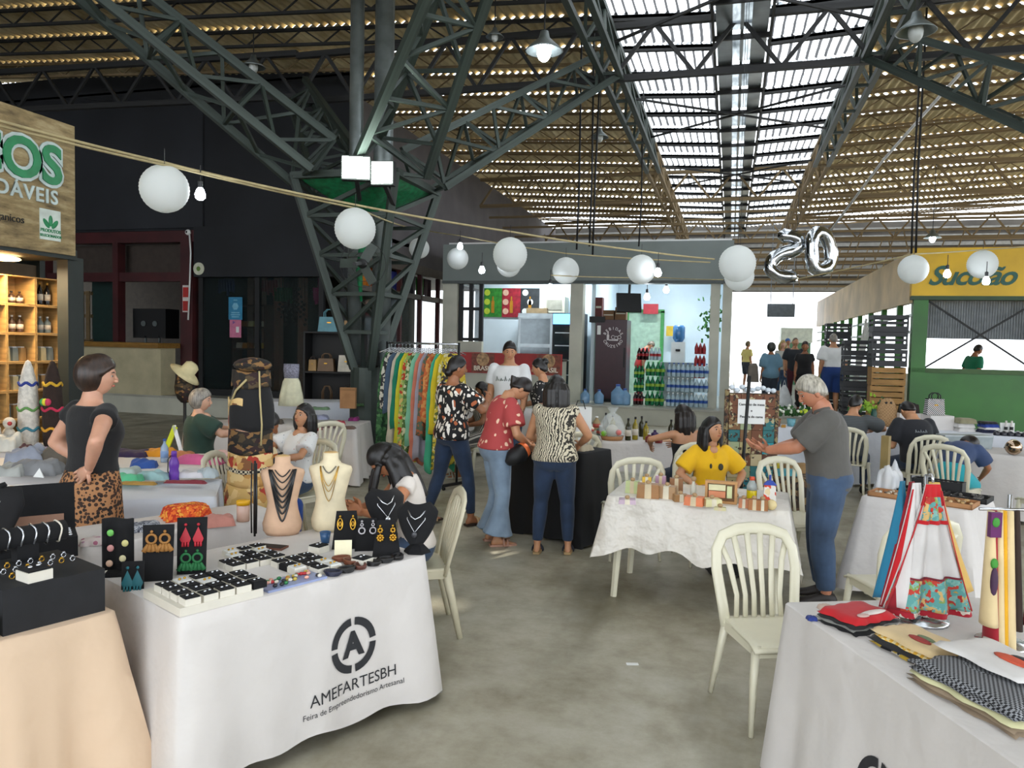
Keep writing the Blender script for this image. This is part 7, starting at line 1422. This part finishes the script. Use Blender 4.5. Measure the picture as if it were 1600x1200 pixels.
M().lathe([(.1, 0), (.1, .012), (.01, .02)], n=20).build('stand_foot', SILV, tr_, True); M().cyl((0, .02, .01), (0, .02, HT+.03), .008, n=8).build('stand_rod', SILV, tr_, True); M().tube([(0, .02, HT+.03), (0, -.02, HT+.04), (0, -.03, HT+.01)], .006, 6).build('hook', SILV, tr_, True)
fan(tr_, (-.075, .06, HT), .03, .26, TH*.93, fabric('fan_teal', '#1a6a88'), 'teal_towel', .45, 4, 1); fan(tr_, (-.045, .045, HT), .03, .27, TH, fabric('fan_darkred', '#8a1020'), 'dark_red_towel', .4, 5, 2); fan(tr_, (.05, .04, HT), .04, .33, TH*.86, fabric('fan_yellow', '#d8b05a'), 'yellow_towel', -.35, 4, .5); fan(tr_, (-.04, .018, HT), .04, .27, TH*.98, TWH, 'side_towel', .2, 5, .7); subfan(tr_, (-.04, .018, HT), .04, .27, TH*.98, .05, 1, TR, 'side_trim', .2, 5, .7, u0=0, u1=.12)
fan(tr_, (.012, -.005, HT), .06, .37, TH, TWH, 'white_towel', 0, 6, 0)
A_ = ((.012, -.005, HT), .06, .37, TH)
subfan(tr_, *A_, 0, .17, TR, 'red_yoke', 0, 6); subfan(tr_, *A_, .1, .3, TOM, 'tomato_panel', 0, 6, u0=.14, u1=.86, push=.01); subfan(tr_, *A_, .285, .315, TR, 'red_trim', 0, 6, push=.012); subfan(tr_, *A_, .75, 1.0, TOM, 'tomato_border', 0, 6, push=.009)
for u0, u1 in ((0, .055), (.945, 1)): subfan(tr_, *A_, .05, 1, TR, 'red_trim', 0, 6, u0=u0, u1=u1, push=.013)
subfan(tr_, *A_, .735, .75, mat('dash_trim', '#7a2030', .8), 'dashed_trim', 0, 6, push=.011)
M().ball((.026, -.022, HT-.128), (.026, .004, .02), 12, 8).build('basket_patch', mat('basket_tan', '#c9a05a', .7), tr_, True); M().ball((.026, -.022, HT-.103), (.028, .004, .014), 12, 8).build('tomato_patch', mat('tomato_red', '#c22a1c', .7), tr_, True)
subfan(tr_, *A_, 1.0, 1.05, pmat('red_scallop', 'cells', ['#a8182a', '#d8cfc0', '#a8182a'], 30), 'scalloped_hem', 0, 6, push=.0)
# second stand with long towels
k2 = G(1565, 1010, ZT); t2 = thing('towel_hanger', 'chrome rail stand hung with long cream, yellow and eggplant towels', 'kitchen towel', k2, ang(0)); H2 = .525
M().lathe([(.09, 0), (.09, .02), (.012, .03)], n=20).build('stand_foot', SILV, t2, True); M().cyl((0, 0, .02), (0, 0, H2+.05), .008, n=8).build('stand_rod', SILV, t2, True); M().tube([(-.13, -.03, H2), (.11, -.03, H2)], .006, 8).build('rail', SILV, t2, True)
def long(x, w, h, m_, nm, y=-.03, th=.03, a=0):
    rr = [[Vector((x+cos(q)*(w*(.45+.55*f)), y+sin(q)*th*(.4+f)-.02*f, H2-f*h*1.15)) for q in [2*pi*i/16 for i in range(16)]] for f in (0, .15, .4, .7, .95, 1)]; M().loft(rr).build(nm, m_, t2, True, fix=True)
CRT = fabric('towel_natural', '#d6c092')
long(-.105, .026, .36, CRT, 'eggplant_towel', -.06); long(-.088, .02, .42, fabric('fan_red2', '#9a1626'), 'red_towel', -.05); long(-.07, .021, .43, CRT, 'cream_towel', -.055); long(-.052, .02, .435, fabric('fan_amber', '#d8a016'), 'amber_towel', -.05); long(-.032, .026, .44, CRT, 'cream_towel', -.055); long(.008, .022, .38, fabric('towel_choc', '#33241c'), 'brown_towel', -.03); long(.056, .034, .36, pmat('red_dot', 'spots', ['#8a0f1c', '#d8d0c8', '#d8d0c8'], 42, thr=.35), 'red_dotted_towel', -.07)
M().bx(-.125, -.085, -.095, -.075, H2-.09, H2+.0).build('purple_yoke', fabric('yoke_purple', '#5c2258'), t2); M().ball((-.107, -.096, H2-.035), (.014, .006, .018), 10, 6).build('green_patch', mat('patch_green', '#3f8a34', .8), t2, True); M().ball((-.107, -.102, H2-.25), (.013, .012, .055), 12, 8).build('eggplant_patch', mat('patch_eggplant', '#3f2440', .7), t2, True); M().ball((-.107, -.098, H2-.185), (.014, .01, .02), 8, 6).build('eggplant_leaf', MATS['patch_green'], t2, True)
# ================================================================ bead table
bw = TB['brc'][1]
def tray(u, v, w, d, mt, label, n, cols, dz=0, h=.035):
    t = thing('bead_case', label, 'tray', on('brc', u, v, dz), bw)
    for a in ((-w/2, w/2, -d/2, -d/2+.01), (-w/2, w/2, d/2-.01, d/2), (-w/2, -w/2+.01, -d/2, d/2), (w/2-.01, w/2, -d/2, d/2)): M().bx(*a, 0, h).build('side', mt, t)
    M().bx(-w/2, w/2, -d/2, d/2, 0, .008).build('bottom', mt, t); r = random.Random(int(u*100))
    for k in range(n): M().ball((r.uniform(-w/2+.02, w/2-.02), r.uniform(-d/2+.02, d/2-.02), h*.8), (.014, .012, .012), 7, 5).build('bead_piece', mat('bp'+cols[k % len(cols)], cols[k % len(cols)], .3), t, True)
    return t
tray(.34, .2, .42, .22, CARD, 'open wooden tray of shell and bead bracelets', 30, ['#b8a890', '#8a7a64', '#d8cfc0', '#5c4a3c'])
tray(.84, .22, .27, .24, CARD, 'open wooden tray of wooden bead strings', 20, ['#b8945c', '#8a6c44', '#d0b080'])
tray(.44, .58, .32, .24, BLACK, 'black case of dark bead bracelets', 28, ['#2a2826', '#4a4640', '#15151a']); tray(.9, .6, .24, .24, BLACK, 'black case of small dark rings', 20, ['#3a3836', '#5a5650'])
tray(.5, .88, .36, .12, BLACK, 'black sloping case at the back of the bead table', 16, ['#3a3836', '#8a8680'], 0, .09)
ps = thing('plastic_bag', 'clear plastic sheet bunched over the end of the bead table', 'plastic', on('brc', .09, .6), bw); lump(.14, .26, .16, 4, 12, .6).build('sheet', glass('plastic_sheet', (.85, .87, .9), .45, .15), ps, True)
M().grid(lambda u, v: (-.075-.01*sin(v*9), -.15+u*.25, .05-.3*v+.02*sin(u*12)), 10, 10).build('hanging_edge', MATS['plastic_sheet'], ps, True)
tag(M().box((0, 0, .2), (.06, .06, .4)).build('wooden_prop', mat('prop_wood', '#8a7648', .7), None, loc=on('brc', -.08, .9)-Vector((0, 0, .0)), rz=bw), 'upright wooden prop at the end of the bead table', 'prop')
# ================================================================ tables by the booth
ZW = .807
pbag = thing('kraft_bag', 'brown woven paper bag with cut-out handle holes', 'bag', tuple(Wp(1388, 10.75).xy)+(ZW,), ang(0)); 
M().loft([[Vector((cos(a)*w, sin(a)*d, z)) for a in [2*pi*i/24 for i in range(24)]] for w, d, z in ((.165, .06, 0), (.16, .07, .12), (.13, .055, .28), (.08, .03, .37), (.04, .015, .4))]).build('body', pmat('weave', 'checker', ['#a3815a', '#8f6e48'], 45), pbag, True, fix=True)
for x in (-.03, .035): M().ball((x, -.035, .335), (.02, .012, .018), 8, 6).build('handle_hole', BLACK, pbag, True)
bag(Wp(1462, 10.5)+Vector((0, 0, ZW+.2)), ang(0), .25, .22, .1, pmat('bw_stripe', 'stripes', ['#101012', '#cfcfcf'], 16, rot=(0, .8, 0)), BLACK, 'black and white striped tote standing on a white riser', .08)
for k, (px, w, h) in enumerate(((1422, .36, .2), (1468, .32, .2))): goods('white_riser', ['white cloth riser behind the paper bag', 'white cloth riser under the striped tote'][k], 'riser', Wp(px, 10.75-.25*k)+Vector((0, 0, ZW)), M().box((0, 0, h/2-.002), (w, .24, h-.004)), CW, ang(0), None, False)
bag(Wp(1422, 10.75)+Vector((0, 0, ZW+.2)), ang(0), .26, .12, .12, mat('bag_darkbrown', '#2a1c18', .6), BLACK, 'dark brown clutch bag on the white riser', .02)
stackcloth(Wp(1509, 10.35)+Vector((0, 0, ZW)), ang(0), .24, .22, [(TWH, .06), (TWH, .06), (fabric('olive_knit', '#8a8468'), .07)], 'white towels stacked under an olive knit', None); stackcloth(Wp(1547, 10.25)+Vector((0, 0, ZW)), ang(0), .21, .2, [(fabric('navy_tow', '#141c3c'), .05), (TWH, .03), (fabric('blue_tow', '#1f3a8a'), .05), (TBK, .03)], 'navy, white and blue towels in a stack', None)
for k in range(6): bottle(Wp(1562+k*11, 9.9-.03*k)+Vector((0, 0, ZW)), .07, .04, mat('candle_dark', '#2c2c34', .3), CAPW, 'small dark candle jar with white ribbon in the row', 'candle jars in a row', 'jar', 'jar')
fcard = thing('display_card', 'white card with two small bottles standing behind the candle jars', 'card', Wp(1580, 10.15)+Vector((0, 0, ZW)), ang(0)); M().box((0, .03, .07), (.19, .012, .14)).build('card', WHITEP, fcard)
for x in (-.035, .04): M().lathe([(.018, 0), (.02, .08), (.012, .13), (.012, .17), (0, .17)], (x, 0, 0), 10).build('bottle', mat('sbl', '#cfcac4', .4), fcard, True); M().lathe([(.021, .05), (.021, .09)], (x, 0, 0), 10).build('label_band', BLACK, fcard)
pbx = mat('clear_bin', '#a8b4b6', .15, alpha=.65)
for k, (px, py, lab) in enumerate(((1487, 699, 'clear plastic box of white pieces on the side table'), (1525, 700, 'clear plastic box beside the boy'))):
    t = thing('plastic_box', lab, 'box', G(px, py, .747), ang(0)); M().box((0, 0, .07), (.26, .18, .14), taper=1.06).build('bin', pbx, t); M().box((0, 0, .147), (.28, .2, .014)).build('lid', mat('bin_lid', '#c2cacc', .3, alpha=.85), t); M().box((0, 0, .05), (.2, .14, .07)).build('contents', WHITEP, t)
mb = thing('metal_ball', 'shiny pierced metal ball ornament on the white table', 'ornament', G(1583, 711, .747)); M().ball((0, 0, .085), .085, 24, 16).build('ball', mat('gold_mirror', '#c2a890', .12, 1, .3, 12), mb, True); M().ball((0, 0, .165), (.03, .03, .01), 12, 6).build('cap', mat('cap_pale', '#c2bc98', .4), mb, True)
for a in range(7): M().ball((.078*cos(a*.9), .078*sin(a*.9), .085+.03*sin(a*2)), .014, 8, 6).build('pierced_hole', BLACK, mb, True)
for k, (px, py, c, lab) in enumerate(((1384, 652, '#9a4f30', 'terracotta pot with a leafy herb'), (1338, 655, '#7a5a3c', 'brown pot with a tall dark herb'), (1361, 662, '#c9d67a', 'lime green leafy bunch by the grey striped man'))):
    t = thing('potted_herb', lab, 'plant', Wp(px, 11.05)+Vector((0, 0, ZW))); M().lathe([(.07, 0), (.1, .12), (.09, .12), (.06, .01)], n=14).build('pot', mat('hp'+c, c, .7), t, True); b = M(); r = random.Random(k+9)
    for q in range(60): b.box((max(-.09, min(.09, r.gauss(0, .05))), r.gauss(0, .05), .18+abs(r.gauss(0, .09))), (.05, .03, .005), R=Euler((r.random()*2, r.random()*2, r.random()*6)).to_matrix())
    b.build('leaves', mat('herb', '#2f5c26', .6, 0, .3, 9) if k < 2 else mat('lime_leaf', '#9cc43a', .6), t)['kind'] = 'stuff'
goods('thermos', 'dark green thermos flask on the table by the grey striped man', 'flask', Wp(1368, 10.66)+Vector((0, 0, ZW)), M().lathe([(.04, 0), (.04, .2), (.03, .22), (.03, .25), (0, .25)], n=14), mat('thermos_green', '#0f4a3c', .4))
# ================================================================ crates by the booth
cw = mat('fruit_crate', '#9a7442', .8, 0, .2, 4, stretch=(1, 8, 8)); cp = PX(1384, 560, Y=15.05)
for k in range(5):
    t = thing('fruit_crate', 'slatted wooden fruit crate, '+['lowest', 'second', 'middle', 'fourth', 'topmost'][k]+' of the stack by the booth', 'crate', (cp.x-.06, 14.6, .0+k*.32), .03*((-1)**k), 'fruit crates by the booth')
    for z in (.02, .12, .22): M().bx(-.27, .27, -.18, -.165, z, z+.08).build('slat', cw, t); M().bx(-.27, .27, .165, .18, z, z+.08).build('slat', cw, t)
    for x in (-.27, .24): M().bx(x, x+.03, -.165, .165, 0, .315).build('end_board', cw, t)
    M().bx(-.24, .24, -.165, .165, 0, .02).build('base', cw, t)
bcp = bpy.data.objects.new('black_crate', None); COL.objects.link(bcp); bkp = mat('crate_black', '#131417', .5)
for a in ((-.28, .28, -.19, -.18, 0, .28), (-.28, .28, .18, .19, 0, .28), (-.28, -.27, -.18, .18, 0, .28), (.27, .28, -.18, .18, 0, .28)):
    M().bx(a[0], a[1], a[2], a[3], 0, .1).build('wall_slat', bkp, bcp); M().bx(a[0], a[1], a[2], a[3], .14, .18).build('wall_slat', bkp, bcp); M().bx(a[0], a[1], a[2], a[3], .22, .29).build('wall_slat', bkp, bcp)
M().bx(-.27, .27, -.18, .18, 0, .015).build('base', bkp, bcp)
for sx in (-.265, .265):
    for sy in (-.175, .175): M().bx(sx-.015, sx+.015, sy-.01, sy+.01, 0, .29).build('corner', bkp, bcp)
ws_ = ['lowest', 'second', 'third', 'fourth', 'fifth', 'sixth', 'seventh', 'topmost']
first = True
for x, y, z0, n, lab in ((cp.x-.06, 14.6, 1.605, 3, 'black plastic crate on top of the wooden crates, '), (2.35, 15.9, 0, 7, 'black plastic crate in the tall stack at the booth corner, '), (2.5, 20.2, .455, 7, 'black plastic crate in the passage stack, ')):
    for k in range(n):
        o = bcp if first else dup(bcp); first = False; o.location = (x, y, z0+k*.295); o.rotation_euler = (0, 0, .02*((-1)**k)); tag(o, lab+(ws_[k] if k < n-1 else 'topmost'), 'crate', 'black crates')
bd = mat('white_bar', '#c9c9c2', .5)
for k in range(4): tag(M().bar((2.62, 18.6+k*.12, .46), (2.95, 18.7+k*.12, 2.3+.1*k), .05).build('leaning_bar', bd), 'long pale bar leaning against the booth side', 'bar', 'bars leaning on the booth')
# ================================================================ string of lanterns, bulbs, balloons, lamps
ROPE = mat('rope', '#a89a72', .8); PAP = None
def paper():
    m, nt, p = _nt('paper_lantern'); L = nt.links.new; t = nt.nodes.new('ShaderNodeBsdfTranslucent'); t.inputs[0].default_value = (.9, .92, .9, 1); x = nt.nodes.new('ShaderNodeMixShader'); x.inputs[0].default_value = .5
    p.inputs['Base Color'].default_value = (.82, .85, .84, 1); p.inputs['Roughness'].default_value = .8; L(p.outputs[0], x.inputs[1]); L(t.outputs[0], x.inputs[2]); L(x.outputs[0], nt.nodes['Material Output'].inputs[0]); return m
PAP = paper(); BULB = mat('bulb_glow', '#ffffff', .3, emit=32, var=0, ecol='#eef6ff'); SOCK = mat('socket', '#17181a', .5)
lprof = [(max(.12, sqrt(max(0, 1-z*z)))*(1-.022*(i % 2)), z) for i, z in enumerate([-.985+1.97*k/28 for k in range(29)])]
LM = M().lathe(lprof, n=24); lme = bpy.data.meshes.new('lantern_shade'); lme.from_pydata(LM.v, [], LM.f[:-2]); lme.materials.append(PAP); lme.shade_smooth()
ring_me = M().tube([(.125*cos(a), .125*sin(a), .985) for a in [2*pi*i/16 for i in range(16)]], .012, 5, closed=True).mesh('wire_ring', SILV)
LAN = [(257, 295, 74, .4, 'white paper lantern nearest the kiosk sign'), (555, 357, 64, .4, 'white paper lantern below the green net'), (655, 388, 32, .36, 'small pale lantern left of the bar fascia'), (715, 404, 34, .36, 'small pale lantern under a bright bulb'), (797, 398, 54, .4, 'large lantern overlapping another before the bar fascia'), (795, 414, 38, .36, 'lantern half hidden behind the larger one'), (884, 423, 42, .38, 'white lantern over the bar pillar'), (1002, 421, 46, .38, 'white lantern before the drinks stall fascia'), (1152, 412, 57, .4, 'large lantern at the corner pillar'), (1155, 432, 46, .38, 'lantern behind the one at the corner pillar'), (1427, 421, 45, .38, 'white lantern at the corner of the yellow sign'), (1535, 413, 44, .38, 'white lantern in front of the yellow sign')]
hang = {}
for px, py, dia, size, lab in LAN:
    dep = size*F/dia; p = D(px, py, dep); t = thing('paper_lantern', lab, 'lantern', p, random.random()*6, 'paper lanterns'); inst('shade', lme, t, scale=size/2); inst('wire_ring', ring_me, t, scale=size/2)
    M().cyl((0, 0, size*.49), (0, 0, size*.49+.14 if px not in (1152, 1155) else RZ(p.x)-p.z), .003, n=5).build('hanging_wire', SOCK, t); hang[(px, py)] = p+Vector((0, 0, size*.49+.1))
BUL = [(313, 302, 6.7, 'beside the first paper lantern'), (719, 384, 12.2, 'above the small pale lantern'), (753, 421, 11, 'left of the overlapping lanterns'), (860, 449, 10.5, 'before the bar opening'), (1028, 425, 9.55, 'beside the drinks stall lantern'), (1011, 463, 19.6, 'hanging low in the drinks stall'), (1041, 452, 20.0, 'high in the drinks stall'), (1480, 427, 10, 'before the sign lettering'), (1541, 438, 9.85, 'under the sign lantern'), (1243, 434, 15, 'in the bright passage')]
bme = M().lathe([(.018, .05), (.03, .03), (.045, -.01), (.04, -.04), (.02, -.058), (0, -.06)], n=16).mesh('bulb', BULB, True); sme = M().lathe([(.02, .045), (.022, .1), (.012, .11), (0, .11)], n=12).mesh('socket', SOCK)
for px, py, dep, lab in BUL:
    p = D(px, py, dep); t = thing('light_bulb', 'bare white bulb glowing '+lab, 'bulb', p, 0, 'bare bulbs on the string'); t.scale = (1.7,)*3 if dep > 19 else (1,)*3; inst('bulb', bme, t); inst('socket', sme, t); M().cyl((0, 0, .1), (0, 0, .24 if dep < 12.3 else ((4.42 if px < 1100 else RZ(p.x))-p.z)/t.scale[0]), .005, n=5).build('cable', SOCK, t)
def rope(pts, r, lab):
    P = [D(x, y, d) for x, y, d in pts]; Q = []
    for a, b in zip(P, P[1:]):
        for i in range(8): f = i/8; q = a.lerp(b, f); q.z -= .02*(a-b).length*.3*4*f*(1-f); Q.append(q)
    Q.append(P[-1]); tag(M().tube(Q, r, 6).build('rope', ROPE, None, True), lab, 'rope')
rope([(-40, 178, 5.0), (257, 254, 6.49), (313, 268, 6.7), (555, 320, 7.5), (798, 362, 8.9), (1002, 392, 9.9), (1116, 405, 10.4)], .012, 'beige rope carrying the lanterns from the kiosk to the corner pillar'); rope([(-40, 186, 5.05), (280, 263, 6.52), (560, 326, 7.72), (655, 358, 13.5), (717, 368, 12.6), (884, 396, 10.9), (1110, 410, 10.6)], .01, 'second beige rope running below the first'); rope([(860, 430, 10.5), (1040, 434, 11.8), (1130, 437, 10.6)], .008, 'thin pale cord across the drinks stall'); rope([(1240, 437, 12), (1427, 397, 10.2), (1535, 390, 10.3), (1640, 382, 10.4)], .01, 'beige rope carrying the lanterns before the yellow sign')
for px, y0, y1, dep, lab in ((925, 160, 385, 13.2, 'first'), (930, 160, 400, 13.3, 'second'), (905, 200, 390, 13.6, 'third'), (1002, 258, 385, 17, 'fourth'), (1428, 150, 400, 13, 'fifth'), (1435, 120, 395, 12.6, 'sixth')): tag(M().tube([D(px+8*(y1 > 390), y0, dep).xy.to_3d()+Vector((0, 0, 7.48)), D(px, (y0+y1)/2, dep), D(px-4, y1, dep)], .018, 6).build('drop_cable', BLACK, None, True), 'black cable dropping from the roof truss to the stalls', 'cable', 'black drop cables')
tag(M().tube([D(1298, 360, 19), D(1380, 250, 16), D(1500, 115, 13)], .03, 6).build('white_pipe', mat('bright_pipe', '#dcdcdc', .4), None, True), 'long white sloping pipe under the tan roof', 'pipe')
# foil balloons 5 and 0
FOIL = mat('silver_foil', '#c8ccd0', .12, 1, .15, 6)
def balloon(px, py, dep, pts, r, lab, closed, tw):
    p = D(px, py, dep); t = thing('foil_balloon', lab, 'balloon', p, ang(0)+tw); q = []
    n = len(pts)
    for i in range(n if closed else n-1):
        a, b = Vector(pts[i]), Vector(pts[(i+1) % n]); q += [a, a.lerp(b, .5)]
    if not closed: q.append(Vector(pts[-1]))
    Q = [Vector((x, 0, z)) for x, z in q]
    for _ in range(2): Q = [Q[i] if (not closed and i in (0, len(Q)-1)) else (Q[i-1]+Q[i]*2+Q[(i+1) % len(Q)])/4 for i in range(len(Q))]
    rr = [r*(1+.07*sin(i*2.3)) for i in range(len(Q))]
    if not closed: rr[0] = rr[-1] = r*.35
    M().tube(Q, rr, 12, closed=closed).build('foil', FOIL, t, True); M().cyl((0, 0, .3), (0, 0, RZ(p.x)-p.z), .003, n=5).build('string', SOCK, t); return t
balloon(1228, 398, 13.6, [(-.16, .34), (.05, .34), (.24, .28), (.24, .14), (.12, .05), (-.1, .03), (-.26, -.1), (-.28, -.26), (-.14, -.38), (.08, -.4), (.22, -.34)], .12, 'silver foil balloon number with a curling tail', False, -.1)
balloon(1277, 394, 13.4, [(-.12, .3), (.08, .4), (.2, .22), (.3, .0), (.3, -.22), (.1, -.34), (-.08, -.3), (-.1, -.1), (-.12, .1)], .115, 'silver foil balloon shaped as a narrow zero', True, .25)
def pendant(px, py, dep, on_, lab, s=1.0):
    p = D(px, py, dep); t = thing('pendant_lamp', lab, 'lamp', p); M().lathe([(.05*s, .24*s), (.07*s, .16*s), (.2*s, .04*s), (.24*s, 0), (.22*s, 0), (.06*s, .14*s)], n=20).build('shade', PIPE, t, True); M().ball((0, 0, .0), (.09*s, .09*s, .13*s), 14, 10).build('bulb', BULB if on_ else mat('dead_bulb', '#c2c6c2', .3), t, True); M().cyl((0, 0, .22*s), (0, 0, 7.4-p.z), .01, n=6).build('stem', STEELD, t)
pendant(850, 80, 10.5, True, 'lit factory pendant lamp under the roof', 1.1); pendant(1431, 50, 9.5, False, 'unlit factory pendant lamp over the right side'); pendant(396, 105, 14, False, 'unlit factory pendant lamp over the dark building', .9); pendant(1457, 372, 22, True, 'lit pendant lamp far behind the juice booth', 1.0); pendant(773, 58, 12, False, 'unlit pendant lamp beside the lattice arm', .6); pendant(937, 215, 16, False, 'unlit pendant lamp among the tan roof bays', .8)
# wall fan on the lattice column
fn = thing('wall_fan', 'dark wall fan mounted on the lattice column', 'fan', D(566, 412, 9.35), ang(180)); M().lathe([(0, .03), (.05, .03), (.06, 0), (.05, -.12), (0, -.12)], n=16, R=Matrix.Rotation(pi/2, 3, 'X')).build('hub', BLACK, fn, True)
for k in range(3): M().box(Matrix.Rotation(2*pi*k/3, 3, 'Y') @ Vector((.16, 0, 0)), (.22, .008, .12), R=Matrix.Rotation(2*pi*k/3, 3, 'Y') @ Matrix.Rotation(.35, 3, 'X')).build('blade', mat('fan_blade', '#39423d', .4), fn)
for r in (.14, .21, .28): M().tube([(r*cos(a), -.05, r*sin(a)) for a in [2*pi*i/30 for i in range(30)]], .004, 5, closed=True).build('guard_ring', STEELD, fn, True)
M().bar((0, .1, 0), (0, .45, -.05), .04).build('bracket', STEELD, fn)
# bits on the floor
for px, py in ((674, 1052), (988, 1038)): tag(M().box((0, 0, .002), (.07, .03, .003), rz=.3).build('paper_scrap', WHITEP, None, loc=G(px, py, .001)), 'scrap of white paper on the concrete floor '+('near the jewellery table' if px < 800 else 'before the soap table'), 'paper')
# shoulder bag of the walking woman, carrier bag
sbp = Wp(1176, 17.62); tag(lump(.24, .14, .42, 5, 10, .08).build('shoulder_bag', mat('bag_greybrown', '#6a6258', .7), None, True, (sbp.x, sbp.y, 1.1), ang(0)), 'grey brown shoulder bag at the side of the walking woman', 'bag')
wc = thing('carrier_bag', 'white plastic carrier bag hanging behind the flower table', 'bag', Wp(1226, 17.3)+Vector((0, 0, .455)), ang(0)); M().loft([[Vector((cos(a)*w*1.6, sin(a)*w*.8, z*1.9)) for a in [2*pi*i/18 for i in range(18)]] for w, z in ((.1, 0), (.13, .05), (.12, .14), (.05, .28), (.015, .32))]).build('body', mat('bag_film', '#c9ccce', .4), wc, True); M().tube([(-.04, 0, .58), (0, 0, .72), (.04, 0, .58)], .008, 6).build('handle', MATS['bag_film'], wc, True)
bpy.data.scenes.remove(TMPS)
